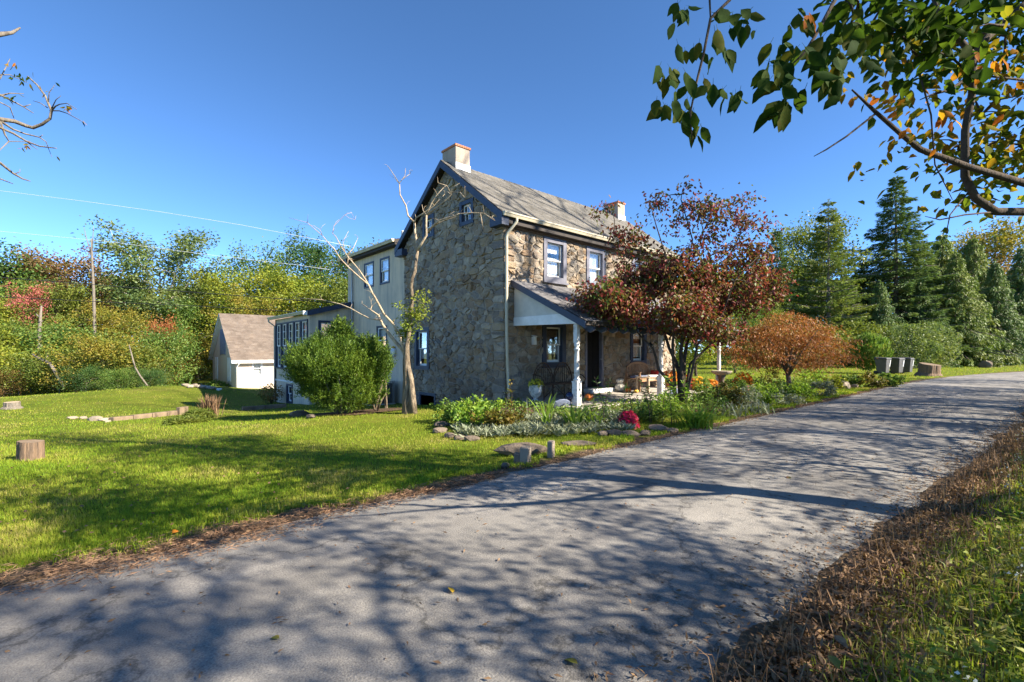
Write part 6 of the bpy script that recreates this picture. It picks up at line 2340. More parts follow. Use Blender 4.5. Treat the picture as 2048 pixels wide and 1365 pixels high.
# air conditioner
t = thing('air_conditioner', 'caged grey air conditioner unit between the yew and the twisted tree', 'air conditioner', (-.62, 6.55, H(-.6, 6.5)))
MB().box(-.37, .37, -.37, .37, .06, .80).build('coil', MATS['black_metal'], t)
MB().box(-.46, .46, -.46, .46, -.02, .058).build('pad', MATS['concrete'], t)
m = MB()
for x in (-.40, .40):
    for y in (-.40, .40):
        m.box(x - .022, x + .022, y - .022, y + .022, .06, .84)
m.build('corner_post', MATS['galv'], t)
m = MB()
m.box(-.43, .43, -.43, .43, .842, .875)
m.build('lid', MATS['galv'], t)
m = MB()
for k in range(17):
    z = .10 + k * .043
    m.box(-.40, .40, -.408, -.40, z, z + .012)
    m.box(-.408, -.40, -.40, .40, z, z + .012)
for k in range(10):
    x = -.38 + k * .084
    m.box(x, x + .008, -.416, -.409, .07, .83)
    m.box(-.416, -.409, x, x + .008, .07, .83)
m.build('guard_grille', MATS['galv'], t)

# ------------------------------------------------------------------ flower beds
ED = MATS['bark_dark']
rng = np.random.default_rng(101)
# silver foliage carpet
C, D = [], []
pxs = rng.uniform(915, 1262, 330)
for px in pxs:
    py = rng.uniform(834, 866) - max(0, (px - 1150)) * .06
    g = fl(px, py)
    k = 17
    a = rng.uniform(0, 6.28, k)
    tilt = rng.uniform(.2, 1.3, k)
    C.append(np.array(g) + rng.normal(size=(k, 3)) * np.array([.05, .05, .01]) + np.array([0, 0, .02]))
    D.append(np.stack([np.cos(a), np.sin(a), tilt], 1))
C, D = np.concatenate(C), np.concatenate(D)
tag(link('silver_foliage', leaf_mesh('silver_foliage', C, .17, .038, rng, D=D, up=.3), MATS['leaf_silver']), 'silver grey leafy carpet along the front of the flower bed', 'ground cover', kind='stuff')
# low green growth all over the bed
n = 60000
x, y = rng.uniform(-1.7, 15.6, n), rng.uniform(-5.3, .3, n)
dens = .5 + .5 * np.sin(x * 1.7) * np.sin(y * 2.3 + x)
k = in_bed(x, y) & (rng.uniform(0, 1, n) < .25 + .6 * dens)
x, y, dens = x[k], y[k], dens[k]
z = H(x, y) + rng.uniform(0, 1, len(x)) ** 1.6 * (.08 + .16 * dens * (x > 2.5) + .08)
D = rng.normal(size=(len(x), 3))
D[:, 2] = np.abs(D[:, 2]) * .6
tag(link('bed_greenery', leaf_mesh('bed_greenery', np.stack([x, y, z], 1), .085, .042, rng, D=D), MATS['leaf_bed']), 'low mixed green growth covering the flower beds', 'ground cover', kind='stuff')

BP = 'plants in the flower bed by the porch'


def bed_bush(name, label, px, py, rpx, hpx, n, leaf, mat, seed, **kw):
    g = fl(px, py)
    Y = yflat(py)
    r, h = rpx * Y / FPX, hpx * Y / FPX
    return bush(name, label, 'plant', g, [(0, 0, h * .52, r, r * .8, h * .5, 1), (r * .3, -r * .2, h * .4, r * .6, r * .6, h * .42, .4)], n, leaf, MATS[mat], ED, BP, seed, nst=6, sr=.008, **kw)


bed_bush('leafy_plant', 'yellow green leafy plant at the stone corner of the house', 950, 846, 52, 60, 1500, (.085, .05), 'leaf_bright', 1, shell=.1, clump=.05)
bed_bush('leafy_plant', 'darker low leafy plant against the foot of the gable wall', 905, 834, 32, 40, 1000, (.075, .045), 'leaf_bed', 2, shell=.1, clump=.05)
bed_bush('leafy_plant', 'pale speckled leafy plant at the near end of the bed', 990, 852, 34, 40, 800, (.08, .05), 'leaf_autumn_bed', 3, shell=.1, clump=.05)
bed_bush('leafy_plant', 'small orange-leaved plant beside the downspout', 1040, 848, 18, 34, 260, (.07, .04), 'leaf_autumn_bed', 4, shell=.1, clump=.04)
stalk_plant('tall_stalk_plant', 'tall yellowing stalk plant rising in front of the downspout', 'plant', fl(1016, 848), .98, 3, 22, (.11, .045), MATS['leaf_autumn_bed'], ED, BP, 5, .06, .12)
strap_plant('iris_plant', 'upright iris blades rising above the silver carpet', 'plant', fl(1094, 850), 15, .85, .035, MATS['leaf_bright'], BP, 6, .35, .3, .05)
strap_plant('strap_leaf_plant', 'broad strap-leaved clump in front of the near porch post', 'plant', fl(1152, 853), 34, .62, .05, MATS['leaf_bed'], BP, 7, .5, .6, .09)
strap_plant('strap_leaf_plant', 'fine bladed clump between the near post and the magenta flowers', 'plant', fl(1192, 850), 40, .50, .028, MATS['leaf_bright'], BP, 8, .55, .7, .1)
strap_plant('daylily_plant', 'big arching daylily clump at the lane side of the bed', 'plant', fl(1396, 852), 130, .78, .032, MATS['leaf_bright'], BP, 9, .75, .85, .14)
strap_plant('strap_leaf_plant', 'thin wispy stems with pale tips by the silver carpet', 'plant', fl(1068, 846), 9, .62, .012, MATS['leaf_silver'], BP, 10, .3, .2, .14)
strap_plant('blue_green_clump', 'blue green grassy clump past the daylilies', 'plant', fl(1466, 830), 70, .45, .025, MATS['leaf_silver'], BP, 11, .6, .6, .16)
strap_plant('blue_green_clump', 'second blue green clump nearer the red maple', 'plant', fl(1512, 824), 60, .42, .025, MATS['leaf_silver'], BP, 12, .6, .6, .16)
for px, py, h, n, lab in [(1212, 852, 1.02, 2, 'tall dark lily stalk left of the white pumpkins'), (1252, 846, .86, 2, 'arching lily stalk behind the magenta flowers'), (1298, 846, .95, 3, 'leaning lily stalks in front of the garden bench'), (1172, 846, .72, 2, 'short lily stalk by the orange pumpkin')]:
    stalk_plant('lily_stalk', lab, 'plant', fl(px, py), h, n, 34, (.13, .026), MATS['leaf_deep'], ED, BP, px, .08, .22)
stalk_plant('leafy_stalk_plant', 'thick tall leafy stalks at the foot of the dogwood', 'plant', fl(1358, 846), .98, 8, 40, (.12, .035), MATS['leaf_bright'], ED, BP, 21, .14, .1)
stalk_plant('leafy_stalk_plant', 'green leafy stalks just behind the daylily clump', 'plant', fl(1428, 828), .62, 8, 34, (.10, .03), MATS['leaf_bed'], ED, BP, 22, .16, .12)
flower_mound('chrysanthemum', 'magenta mum mound at the front of the bed', 'flower', fl(1256, 853), .215, .31, 200, .038, MATS['petal_magenta'], MATS['leaf_deep'], ED, None, 31)
for k, (px, py, r, h, n, leaf, mat, lab) in enumerate([
    (1300, 840, 44, 34, 1100, (.07, .04), 'leaf_bed', 'low green bushy plant beside the magenta flowers'),
    (1330, 834, 30, 44, 800, (.075, .04), 'leaf_bright', 'light green plant under the middle porch post'),
    (1450, 812, 36, 46, 1100, (.08, .045), 'leaf_autumn_bed', 'orange-tinged bushy plant below the bird bath'),
    (1408, 808, 28, 50, 800, (.07, .04), 'leaf_bed', 'green plant below the yellow mums'),
    (1490, 812, 36, 40, 1100, (.06, .022), 'leaf_silver', 'grey green lavender-like mound beyond the daylilies'),
    (1528, 808, 32, 44, 900, (.08, .04), 'leaf_bright', 'bright green plant left of the maple trunk'),
    (1560, 800, 30, 36, 800, (.09, .045), 'leaf_bed', 'dark leafy plant at the maple trunk foot'),
    (1600, 796, 34, 32, 900, (.09, .045), 'leaf_bright', 'light leafy plant right of the maple trunk'),
    (1642, 790, 32, 28, 800, (.09, .045), 'leaf_silver', 'pale grey green plant at the lane edge under the maple'),
    (1560, 806, 46, 22, 900, (.08, .04), 'leaf_silver', 'spreading silvery plant in front of the maple'),
    (1625, 772, 34, 34, 900, (.11, .05), 'leaf_bright', 'bright plant behind the maple trunk'),
    (1662, 776, 26, 30, 700, (.11, .05), 'leaf_yellowgreen', 'yellow green plant left of the pale boulder'),
    (1700, 774, 26, 24, 600, (.12, .06), 'leaf_bed', 'low plant row beginning past the pale boulder'),
    (1738, 774, 30, 28, 700, (.13, .07), 'leaf_autumn_bed', 'orange-tipped low plant in front of the bins'),
    (1778, 772, 26, 24, 600, (.13, .07), 'leaf_bed', 'low green plant at the foot of the last bin'),
    (1540, 780, 26, 36, 700, (.08, .04), 'leaf_autumn_bed', 'russet seed-headed plant left of the maple'),
    (1478, 790, 24, 34, 600, (.09, .045), 'leaf_bed', 'green plant under the orange mum'),
]):
    bed_bush('bedding_plant', lab, px, py, r, h, n, leaf, mat, 40 + k, shell=.15, clump=.04)
FM = 'mums and garden flowers'
def mum(label, px, py, r, h, z0, nfl, fs, pm, seed):
    g = fl(px, py)
    flower_mound('chrysanthemum', label, 'flower', (g.x, g.y, g.z + z0), r, h, nfl, fs, MATS[pm], MATS['leaf_bed'], ED, FM, seed, 400)


mum('large orange mum mound left of the Japanese maple', 1486, 778, .42, .62, .0, 260, .06, 'petal_orange', 51)
mum('yellow mum between the red and the gold ones', 1399, 786, .26, .55, .0, 120, .05, 'petal_yellow', 52)
mum('red mum behind the dogwood stems', 1378, 782, .26, .62, .0, 120, .05, 'petal_red', 53)
mum('gold mum nearest the bird bath', 1422, 787, .28, .55, .0, 130, .05, 'petal_orange', 54)
mum('pale pink flowers under the maple edge', 1508, 790, .16, .34, .0, 26, .05, 'petal_white', 56)
mum('rosy pink flower cluster in the bed past the daylilies', 1492, 798, .22, .40, .0, 30, .05, 'petal_pink', 57)
mum('single bright magenta bloom right of the maple trunk', 1582, 796, .07, .28, .0, 9, .05, 'petal_magenta', 58)
pt = thing('flower_pot', 'terracotta pot at the far porch window end', 'pot', (7.75, -.75, PF))
lathe_thing('body', [(.13, 0), (.19, .28), (.205, .28), (.205, .33), (.175, .33), (.16, .28), (.0, .26)], (0, 0, 0), 'brick_orange', 18, pt)
flower_mound('chrysanthemum', 'orange mum in the terracotta pot on the porch', 'flower', (7.75, -.75, PF + .25), .36, .42, 190, .05, MATS['petal_orange'], MATS['leaf_bed'], ED, FM, 55, 300)
bb = G(1443, 16.9)
t = thing('bird_bath', 'stone bird bath with a rough pale rim at the end of the bed', 'bird bath', bb)
lathe_thing('pedestal', [(.20, -.03), (.19, .06), (.11, .12), (.09, .45), (.13, .60), (.16, .64)], (0, 0, 0), 'gray_rock', 16, t)
lathe_thing('bowl', [(.14, .642), (.28, .70), (.345, .78), (.35, .80), (.32, .80), (.26, .745), (.0, .72)], (0, 0, 0), 'pale_rock', 22, t, .05)

# edging stones of the bed
ES = 'stones edging the flower bed'
for k, (px, py, w, lab) in enumerate([
    (884, 842, .40, 'grey edging stone at the back corner of the bed'), (880, 852, .34, 'brownish edging stone at the near bed corner'), (900, 862, .30, 'pointed pale edging stone in the near corner'),
    (921, 866, .26, 'small edging stone in front of the silver carpet corner'), (944, 869, .30, 'flat edging stone before the silver carpet'), (912, 846, .26, 'round stone inside the bed corner'),
    (1206, 866, .30, 'flat edging stone below the strap-leaved clump'), (1232, 866, .34, 'tilted edging stone left of the magenta flowers'), (1262, 868, .34, 'grey edging stone below the magenta flowers'),
    (1290, 866, .30, 'edging stone right of the magenta flowers'), (1318, 858, .42, 'flat brown stone in bare soil past the magenta flowers'), (1346, 860, .26, 'small edging stone left of the daylily clump'),
]):
    rock(lab, fl(px, py), (w, w * .7, w * .42), MATS['gray_rock'], 20 + k, -.7 + .9 * math.sin(k * 2.3), ES, 'edging_stone', 'stone', .3)
rock('pale tan boulder at the lane edge right of the maple', fl(1686, 775), (.95, .6, .5), MATS['pale_rock'], 41, .3, None, 'boulder', 'boulder', .3)
rock('small white stone beside the pale tan boulder', fl(1709, 775), (.34, .26, .24), MATS['pale_rock'], 42, 1, None, 'white_stone', 'stone', .25)
rock('white stone in the low plants below the bins', fl(1752, 768), (.4, .3, .26), MATS['pale_rock'], 44, 2, None, 'white_stone', 'stone', .25)

# ------------------------------------------------------------------ things on the lawn
g = fl(1047, 916)
rock('large brown slab leaning in the grass by the lane', fl(1048, 902), (.76, .36, .24), MATS['gray_rock'], 51, -.66, None, 'brown_slab', 'stone', .22)
for px, py, sx, sz, rot, lab, mt in [(1051, 921, .155, .215, .5, 'squared tan block in front of the brown slab', 'pale_rock'), (1034, 921, .10, .135, .7, 'small dark block beside the squared tan one', 'gray_rock'), (1102, 909, .105, .225, .4, 'pale upright stone post right of the brown slab', 'pale_rock')]:
    gg = fl(px, py)
    m = MB()
    m.obox((0, 0, sz / 2 - .03), (sx, sx * .8, sz + .06), (.04, -.05, rot))
    o = m.build('stone_block', MATS[mt], None, None, gg, bevel=.012)
    tag(o, lab, 'stone')
o = link('stepping_stone', None or rock_mesh(61, (.62, .42, .07), 2, .14), MATS['gray_rock'], None, None, fl(1157, 884) + Vector((0, 0, .012)))
o.rotation_euler = (0, 0, -.66)
tag(o, 'flat irregular flagstone lying in the lawn near the lane', 'stone')
rock('small reddish stone at the asphalt edge', fl(1010, 930), (.16, .12, .09), MATS['gray_rock'], 63, .4, None, 'small_stone', 'stone', .25)
gg, Yg = ground_hit(598, 833)
rock('pinkish brown rock in the lawn before the yew', gg, (.55, .36, .24), MATS['gray_rock'], 65, .2, None, 'lawn_rock', 'rock', .25)
gg, Yg = ground_hit(622, 836)
rock('low dark rock touching the pinkish brown one', gg, (.34, .26, .13), MATS['gray_rock'], 66, 1.2, None, 'lawn_rock', 'rock', .25)


def stump(name, label, px, py, wpx, hpx, mat='old_wood', top='cut_wood', flare=1.1, tilt=(0, 0)):
    g, Y = ground_hit(px, py)
    r, h = wpx * Y / FPX / 2, hpx * Y / FPX
    t = thing(name, label, 'tree stump', g)
    t.rotation_euler = (*tilt, random.uniform(0, 3))
    n = 44
    prof = [(r * flare * 1.05, -.05), (r * flare, h * .08), (r * 1.0, h * .3), (r * .97, h * .7), (r * .95, h)]
    vs, fs = [], []
    for j, (q, z) in enumerate(prof):
        for i in range(n):
            a = 2 * math.pi * i / n
            k = q * (1 + .07 * math.sin(a * 3 + .5) + .04 * math.sin(a * 7 + 1) + .022 * math.sin(i * 2.6 + .3 * j) + random.uniform(-.012, .012))
            vs.append((k * math.cos(a), k * math.sin(a), z + (.05 * h * math.sin(a + 1) if j == 4 else 0)))
    for j in range(4):
        for i in range(n):
            fs.append((j * n + i, j * n + (i + 1) % n, (j + 1) * n + (i + 1) % n, (j + 1) * n + i))
    MB().add(vs, fs).build('bark', MATS[mat], t)
    top_v = vs[4 * n:5 * n]
    MB().add([(x, y, z - .004) for x, y, z in top_v], [tuple(range(n))]).build('cut_face', MATS[top], t)
    return t


stump('tree_stump', 'upright brown log stump alone on the shaded lawn', 61, 919, 40, 35, 'old_wood', 'timber', 1.0)
stump('tree_stump', 'pale grey cut stump near the wood edge', 24, 818, 24, 13, 'bark_gray', 'cut_wood', 1.35)
stump('tree_stump', 'leaning weathered stump on the lawn past the bins', 1857, 753, 34, 24, 'old_wood', 'timber', 1.25, (.04, -.10))
gg = G(1971, 46)
rock('grey boulder on the far side lawn', gg, (1.35, 1.0, 1.05), MATS['gray_rock'], 71, .5, None, 'boulder', 'boulder', .25)

# landscape timbers, rocks and dried growth on the back lawn
def timber(name, label, a, b, w):
    t = MB()
    a, b = a + Vector((0, 0, w * .35)), b + Vector((0, 0, w * .35))
    t.bar(a, b, w * .9, w)
    return t


ga, _ = ground_hit(222, 842)
gb, _ = ground_hit(368, 829)
t = thing('landscape_timber', 'long weathered landscape timber row lying across the back lawn', 'timber', ga)
for k in range(4):
    p0, p1 = (gb - ga) * (k / 4 + .004), (gb - ga) * ((k + 1) / 4 - .004)
    h = .13 + .012 * k
    m = MB()
    m.bar(p0 + Vector((0, 0, h / 2 - .03)), p1 + Vector((0, 0, h / 2 - .03 + random.uniform(-.01, .01))), .16, h)
    m.build('timber_length', MATS['timber'], t, bevel=.012)
m = MB()
d_ = (gb - ga).normalized()
m.obox(gb - ga - d_ * .16 + Vector((d_.y, -d_.x, 0)) * .10 + Vector((0, 0, .12)), (.34, .14, .26), (0, 0, math.atan2(d_.y, d_.x)))
m.build('end_block', MATS['timber'], t, bevel=.012)
ga, _ = ground_hit(484, 822)
gb, _ = ground_hit(572, 815)
t = thing('landscape_timber', 'short dark landscape timber in the shade before the sunroom', 'timber', ga)
for k in range(2):
    p0, p1 = (gb - ga) * (k / 2 + .005), (gb - ga) * ((k + 1) / 2 - .005)
    m = MB()
    m.bar(p0 + Vector((0, 0, .05)), p1 + Vector((0, 0, .05)), .16, .17)
    m.build('timber_length', MATS['timber'], t, bevel=.012)
LR = 'loose rocks at the end of the long timber'
for k, (px, py, w, lab) in enumerate([(146, 838, .34, 'pointed tan rock farthest from the timber'), (166, 838, .32, 'flat tan rock second from the far end'), (191, 842, .55, 'biggest tan rock near the timber end'), (206, 843, .36, 'round tan rock beside the biggest one'), (216, 845, .22, 'small tan rock touching the timber end')]):
    gg, _ = ground_hit(px, py)
    rock(lab, gg, (w * .8, w * .6, w * .36), MATS['pale_rock'], 80 + k, k, LR, 'tan_rock', 'rock', .25)
gg, _ = ground_hit(418, 833)
strap_plant('dried_grass_clump', 'dried brown ornamental grass clump fanning out on the back lawn', 'plant', gg, 240, .75, .02, MATS['leaf_dry'], None, 91, .42, .12, .10)
gg, _ = ground_hit(372, 848)
bush('brush_heap', 'low heap of raked dry grass in front of the timber', 'brush heap', gg, [(0, 0, .04, .50, .28, .12, 1)], 2600, (.10, .02), MATS['leaf_olive'], MATS['timber'], None, 92, 4)
gg, _ = ground_hit(398, 838)
bush('brush_heap', 'mound of dry clippings at the foot of the dried clump', 'brush heap', gg, [(0, 0, .08, .40, .30, .18, 1)], 2400, (.10, .02), MATS['leaf_olive'], MATS['timber'], None, 93, 4)
bb_ = G(543, 22.5)
bush('rose_bush', 'open rose bush with red hips at the sunroom corner', 'bush', bb_, [(0, 0, .5, .55, .5, .45, 1)], 700, (.10, .06), MATS['leaf_rust'], MATS['bark_dark'], None, 94, 10, sr=.012, shell=.1)
GE = 'pale stones edging the garage bed'
for k, (px, py) in enumerate([(372, 773), (381, 775), (390, 774), (399, 776), (408, 778), (417, 778), (426, 780)]):
    gg, _ = ground_hit(px, py)
    rock(['pale stone farthest from the garage', 'second pale stone from the lawn end', 'third pale stone from the lawn end', 'middle pale stone of the garage edging', 'fifth pale stone towards the garage', 'sixth pale stone towards the garage', 'pale stone nearest the white pipe'][k], gg, (.42, .32, .22), MATS['pale_rock'], 100 + k, k * .9, GE, 'edging_stone', 'stone', .25)
ga, _ = ground_hit(436, 784)
gb = Vector((GX0 + .06, GY0 - .12, -1.22))
m = MB()
m.tube([gb, ga + Vector((0, 0, .06))], .075, 9)
tag(m.build('drain_pipe', MATS['white_paint']), 'white drain pipe lying on the ground from the garage corner', 'pipe')
px_bush('low_plants', 'low weedy plants at the foot of the garage gable', 445, 35, [(432, 770, 16, 8, 0, 1), (452, 776, 14, 8, 0, .8)], 900, (.16, .08), 'leaf_bed', 'bark_dark', None, 95)

# garbage bins
GB = 'wheeled garbage bins at the lawn edge'


def make_bin(label, loc, rz):
    t = thing('garbage_bin', label, 'garbage bin', loc, rz, GB)
    t.scale = (.92, .92, 1.0)
    m = MB()
    m.hexa([(-.26, -.28, .12), (.26, -.28, .12), (.26, .26, .04), (-.26, .26, .04), (-.36, -.38, 1.08), (.36, -.38, 1.08), (.36, .40, 1.08), (-.36, .40, 1.08)])
    m.box(-.385, .385, -.405, .42, 1.03, 1.085)
    m.build('body', MATS['bin_gray'], t, bevel=.02)
    l = MB()
    l.hexa([(-.40, -.42, 1.088), (.40, -.42, 1.088), (.40, .44, 1.10), (-.40, .44, 1.10), (-.34, -.34, 1.15), (.34, -.34, 1.15), (.34, .40, 1.19), (-.34, .40, 1.19)])
    l.build('lid', MATS['bin_gray'], t, bevel=.02)
    for s in (-1, 1):
        w = MB()
        w.tube([(s * .30, .34, .13), (s * .38, .34, .13)], .13, 14)
        w.build('wheel', MATS['black_metal'], t)
    h = MB()
    h.tube([(-.30, .42, 1.04), (-.30, .50, 1.02), (.30, .50, 1.02), (.30, .42, 1.04)], .018, 6)
    h.build('handle', MATS['bin_gray'], t)
    MB().hexa([(.14, -.345, .55), (.24, -.345, .55), (.26, -.40, .98), (.16, -.40, .98), (.14, -.31, .55), (.24, -.31, .55), (.26, -.36, .98), (.16, -.36, .98)]).build('side_strip', MATS['bin_strip'], t)  # pale upright strip near one edge of the bin face
    return t


bin0 = make_bin('front garbage bin with its whole dark side showing', G(1766, 32.5), -.22)


def copy_tree(o, parent=None):
    c = o.copy()
    COL.objects.link(c)
    c.parent = parent
    for ch in list(o.children):
        copy_tree(ch, c)
    return c


for px, Y, rz, lab in ((1793, 33.4, -.30, 'middle garbage bin of the three'), (1813, 34.4, -.15, 'garbage bin farthest from the maple')):
    c = copy_tree(bin0)
    c.location = G(px, Y)
    c.rotation_euler = (0, 0, rz)
    c['label'] = lab

# ------------------------------------------------------------------ grass, weeds and litter
rng = np.random.default_rng(111)


def blades(name, x, y, h, w, mat, label, lean=.45, cat='grass', bent=False):
    n = len(x)
    z = H(x, y) - .015
    a = rng.uniform(0, 6.283, n)
    b = rng.uniform(0, 6.283, n)
    l = rng.uniform(.05, 1, n) * lean
    h = h * rng.uniform(.55, 1.25, n)
    P0 = np.stack([x, y, z], 1)
    S = np.stack([np.cos(a), np.sin(a), np.zeros(n)], 1) * (w * rng.uniform(.7, 1.3, n) / 2)[:, None]
    O = np.stack([np.cos(b), np.sin(b), np.zeros(n)], 1)
    if not bent:
        T = P0 + O * (h * l)[:, None] + np.array([0, 0, 1.0]) * (h * (1 - .35 * l))[:, None]
        V = np.stack([P0 - S, P0 + S, T], 1)
        me = np_mesh(name, V, np.arange(3 * n).reshape(n, 3))
    else:
        M1 = P0 + O * (h * l * .3)[:, None] + np.array([0, 0, 1.0]) * (h * .6)[:, None]
        T = P0 + O * (h * l * 1.1)[:, None] + np.array([0, 0, 1.0]) * (h * (1 - .6 * l))[:, None]
        V = np.stack([P0 - S, P0 + S, M1 + S * .8, T, M1 - S * .8], 1)
        k = np.arange(n)[:, None] * 5
        # two faces per blade: a quad and a tip triangle written as a quad-free triangle list
        F3 = np.concatenate([k + np.array([[0, 1, 2]]), k + np.array([[0, 2, 4]]), k + np.array([[4, 2, 3]])])
        me = np_mesh(name, V, F3)
    return tag(link(name, me, MATS[mat]), label, cat, kind='stuff')


def scatter(n, Y0, Y1, p0, p1, power=1.0):
    """Random ground points, evenly spread over the picture rather than over the ground."""
    q = rng.uniform(0, 1, n)
    Y = 1 / (1 / Y0 + (1 / Y1 - 1 / Y0) * q)
    px = rng.uniform(p0, p1, n)
    X = (px - 1024) / FPX * Y
    return CAM[0] + X * RX + Y * FX, CAM[1] + X * RY + Y * FY, Y


x, y, Y = scatter(420000, 2.7, 26, -260, 1500)
edge = -5.55 + .12 * np.sin(x * 3.1) + .08 * np.sin(x * 7.7 + 1) + .10 * np.sin(x * 1.3)
edge = edge
ok = (y > edge) & ~in_bed(x, y) & ~((x > -.15) & (y > -2.8) & (y < 17)) & ~((x > -2.0) & (y > 10.5)) & ~((x > -1.0) & (y > 22))
ok &= ~(((x + 3.1) / 1.2) ** 2 + ((y - 2.7) / .95) ** 2 < 1)
thin = .5 + .5 * np.sin(x * 1.1 + 2 * np.sin(y * .7)) * np.sin(y * 1.4 + x * .3)
ok &= rng.uniform(0, 1, len(x)) < .55 + .45 * thin
x, y, Y = x[ok], y[ok], Y[ok]
blades('lawn_grass', x, y, .038 + .016 * rng.uniform(0, 1, len(x)) + .0008 * Y, .003 + .00062 * Y, 'grass', 'short mown grass of the front lawn', .7)
x, y, Y = scatter(60000, 13, 70, 1330, 2200)
ok = (y > -5.5 + bend(x)) & (x > 9.6) & ~in_bed(x, y)
x, y, Y = x[ok], y[ok], Y[ok]
blades('side_lawn_grass', x, y, .06 + .0010 * Y, .004 + .0009 * Y, 'grass', 'mown grass of the side lawn past the maple', .6)
# taller tufts along the asphalt
x = rng.uniform(-9, 22, 14000)
y = -5.62 + np.abs(rng.normal(size=14000)) * .22 + .12 * np.sin(x * 3.1) + .08 * np.sin(x * 7.7 + 1)
Yd = depth_of(x, y)
blades('verge_tufts', x, y, .07 + .0 * Yd, .004 + .0008 * np.maximum(Yd, 0), 'grass', 'longer grass along the asphalt edge', .8, bent=True)

# bank across the lane: dry litter by the asphalt, green weeds behind
n = 190000
q = rng.uniform(0, 1, n)
x = -9.6 + 34 * q ** 2.1
y = far_edge(x) + .06 - rng.uniform(0, 1, n) ** .8 * 2.6
dist = far_edge(x) - .01 - y
near = np.hypot(x - CAM[0], y - CAM[1]) > .75
wv = .5 + .5 * np.sin(x * 2.3 + 1.5 * np.sin(y * 3)) * np.sin(y * 4.1 + x)
green = near & (dist > .05 + .5 * wv * rng.uniform(0, 1, n)) & (rng.uniform(0, 1, n) < .88)
Yd = depth_of(x, y)
hh = (.10 + .18 * np.clip(dist / 1.6, 0, 1) * (.5 + wv))
blades('bank_weeds', x[green][:115000], y[green][:115000], hh[green][:115000], .007 + .0007 * np.maximum(0, Yd[green][:115000]), 'leaf_weed', 'tangled green weeds on the bank across the lane', .95, bent=True)
dry = near & (dist > -.12)
xd, yd, dd = x[dry], y[dry], dist[dry]
pick = rng.uniform(0, 1, len(xd)) < np.clip(1.0 - dd / .42, .05, 1) * .42
xd, yd, dd = xd[pick], yd[pick], dd[pick]
D = rng.normal(size=(len(xd), 3))
D[:, 2] = np.abs(D[:, 2]) * .45
tag(link('dry_litter', leaf_mesh('dry_litter', np.stack([xd, yd, H(xd, yd) + rng.uniform(0, .10, len(xd)) ** 1.0 * np.clip(dd + .25, .1, 1)], 1), .06, .022, rng, D=D), MATS['leaf_dry']), 'brown dead leaves and stems at the bank foot', 'leaf litter', kind='stuff')
# thicker drift of dead leaves right at the near edge of the asphalt
m_ = 30000
xe = -8.6 + 11 * rng.uniform(0, 1, m_) ** 1.5
ye = far_edge(xe) - np.abs(rng.normal(size=m_)) * .17 + rng.normal(size=m_) * .05
ke = np.hypot(xe - CAM[0], ye - CAM[1]) > .6
xe, ye = xe[ke], ye[ke]
D = rng.normal(size=(len(xe), 3))
D[:, 2] = np.abs(D[:, 2]) * .5
tag(link('dead_leaf_drift', leaf_mesh('dead_leaf_drift', np.stack([xe, ye, np.maximum(H(xe, ye), 0) + rng.uniform(0, .07, len(xe))], 1), .045, .017, rng, D=D), MATS['leaf_dry']), 'drift of small dead brown leaves along the far asphalt edge', 'leaf litter', kind='stuff')
gl = near & (dist > .5)
xg, yg = x[gl][:26000], y[gl][:26000]
wv2 = wv[gl][:26000]
D = rng.normal(size=(len(xg), 3))
D[:, 2] = np.abs(D[:, 2]) * .5
tag(link('bank_foliage', leaf_mesh('bank_foliage', np.stack([xg, yg, H(xg, yg) + rng.uniform(.03, .26, len(xg)) * (.4 + wv2)], 1), .06, .02, rng, D=D), MATS['leaf_weed']), 'small broad weed leaves on the bank across the lane', 'weeds', kind='stuff')
sx = rng.uniform(-9.0, 8, 2600)
sy = far_edge(sx) + .04 - np.abs(rng.normal(size=2600)) * .45
Yd = depth_of(sx, sy)
blades('dry_stems', sx, sy, .30 + .0 * Yd, .004 + .0005 * np.maximum(Yd, 0), 'leaf_dry', 'straw-coloured dead stems along the bank foot', .9, 'dead stems', True)
sx, sy = rng.uniform(-8.2, 4, 60), -10.0 - rng.uniform(0, 1.2, 60)
V = np.stack([sx, sy, H(sx, sy) + rng.uniform(.18, .36, 60)], 1)
V = (V[:, None] + rng.normal(size=(60, 9, 3)) * .028).reshape(-1, 3)
tag(link('white_asters', leaf_mesh('white_asters', V, .018, .014, rng, up=.8), MATS['petal_white']), 'tiny white wild flowers among the bank weeds', 'wild flowers', kind='stuff')

# brown needles and twigs along the asphalt edge in front of the lawn
n = 15000
x = -10.6 + 5.6 * rng.uniform(0, 1, n) ** 1.3
y = -5.86 + rng.normal(size=n) * .15 * np.clip((-4.6 - x) / 2.5, .3, 1.2)
k = rng.uniform(0, 1, n) < .35 + .65 * (.5 + .5 * np.sin(x * 2.2 + np.sin(x * 5) + y * 3))
x, y = x[k], y[k]
D = np.stack([.6 + rng.normal(size=len(x)) * .9, .2 + rng.normal(size=len(x)) * .9, rng.normal(size=len(x)) * .16], 1)
tag(link('needle_litter', leaf_mesh('needle_litter', np.stack([x, y, np.maximum(H(x, y), .0) + .006 + rng.uniform(0, .03, len(x))], 1), .062, .0055, rng, D=D), MATS['needle_litter']), 'brown needles and twigs drifted along the lawn edge of the lane', 'litter', kind='stuff')
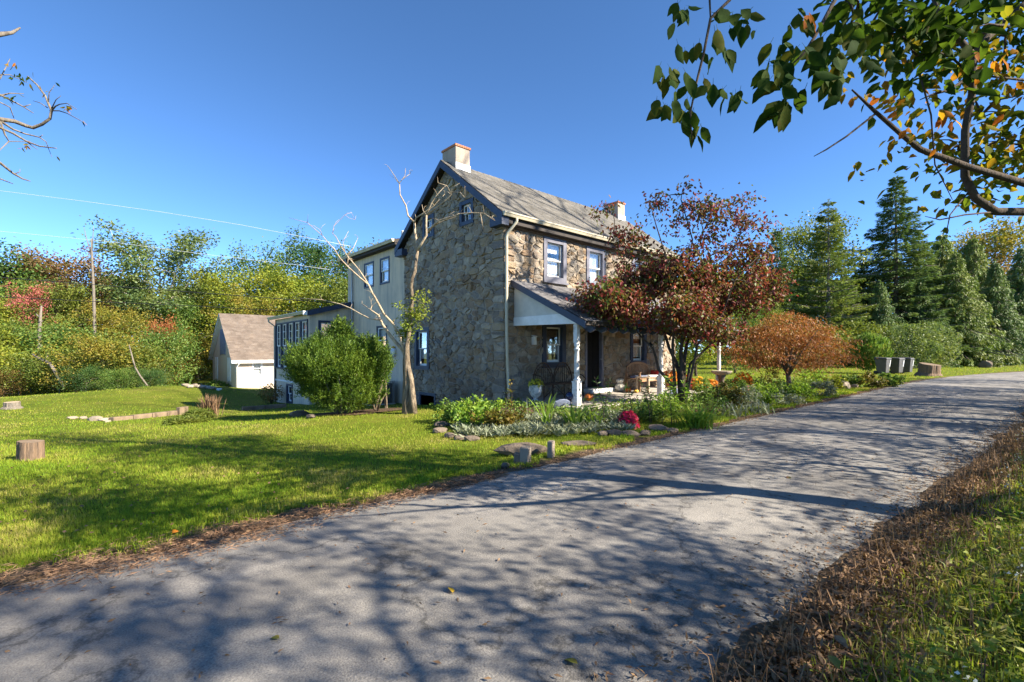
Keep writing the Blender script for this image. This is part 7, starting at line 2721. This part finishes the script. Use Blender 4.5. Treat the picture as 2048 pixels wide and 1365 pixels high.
# scattered small debris on the road and far asphalt edge
n = 9000
x = rng.uniform(-10, 16, n)
e = rng.uniform(0, 1, n)
y = np.where(e < .45, -5.72 - np.abs(rng.normal(size=n)) * .16, np.where(e < .9, far_edge(x) + .09 + np.abs(rng.normal(size=n)) * .20, rng.uniform(-9.2, -5.8, n)))
D = rng.normal(size=(n, 3))
D[:, 2] *= .12
tag(link('road_debris', leaf_mesh('road_debris', np.stack([x, y, .03 * np.sin(np.pi * np.clip((-5.62 - y) / 3.78, 0, 1)) + .010 + rng.uniform(0, .01, n)], 1), .042, .013, rng, D=D), MATS['leaf_dry']), 'crumbs of leaf and twig on the asphalt', 'litter', kind='stuff')
# loose leaves on the lawn
x, y, Y = scatter(420, 3.2, 16, -100, 1250)
ok = (y > -5.3) & ~in_bed(x, y) & (x < -.3)
x, y = x[ok], y[ok]
D = rng.normal(size=(len(x), 3))
D[:, 2] *= .3
tag(link('lawn_leaf_litter', leaf_mesh('lawn_leaf_litter', np.stack([x, y, H(x, y) + .03], 1), .04, .024, rng, D=D), MATS['leaf_dry']), 'small fallen leaves scattered over the lawn', 'leaf litter', kind='stuff')
# fallen leaves one can point to
for k, (px, py, ln, mt, z0, lab) in enumerate([
    (1560, 1188, .07, 'leaf_red', .03, 'dark red fallen leaf by the bank side of the lane'), (905, 1190, .07, 'petal_yellow', .03, 'yellow fallen leaf in the middle of the lane'),
    (1155, 1333, .08, 'leaf_gold', .02, 'tan curled leaf at the bottom edge of the lane'), (1576, 955, .09, 'leaf_red', .03, 'small red leaf far up the lane'),
    (1670, 1276, .07, 'leaf_dry', .22, 'pale tan leaf resting on the bank weeds'), (345, 1070, .08, 'petal_orange', .04, 'reddish leaf on the shaded lawn near the lane'),
    (558, 1282, .06, 'leaf_gold', .03, 'small yellow brown leaf on the near asphalt'), (1660, 1316, .08, 'leaf_gold', .2, 'yellowish leaf low on the bank')]):
    p = P(px, py, (1.5 - z0) * FPX / (py - HOR))
    o = link('fallen_leaf', LEAVES[k % 4], None)
    with_mat(o, MATS[mt])
    o.location = (p.x, p.y, p.z + .012)
    o.rotation_euler = (random.uniform(-.25, .25) + .2, random.uniform(-.3, .2), random.uniform(0, 6.28))
    o.scale = (ln, ln, ln)
    tag(o, lab, 'leaf', 'fallen leaves')
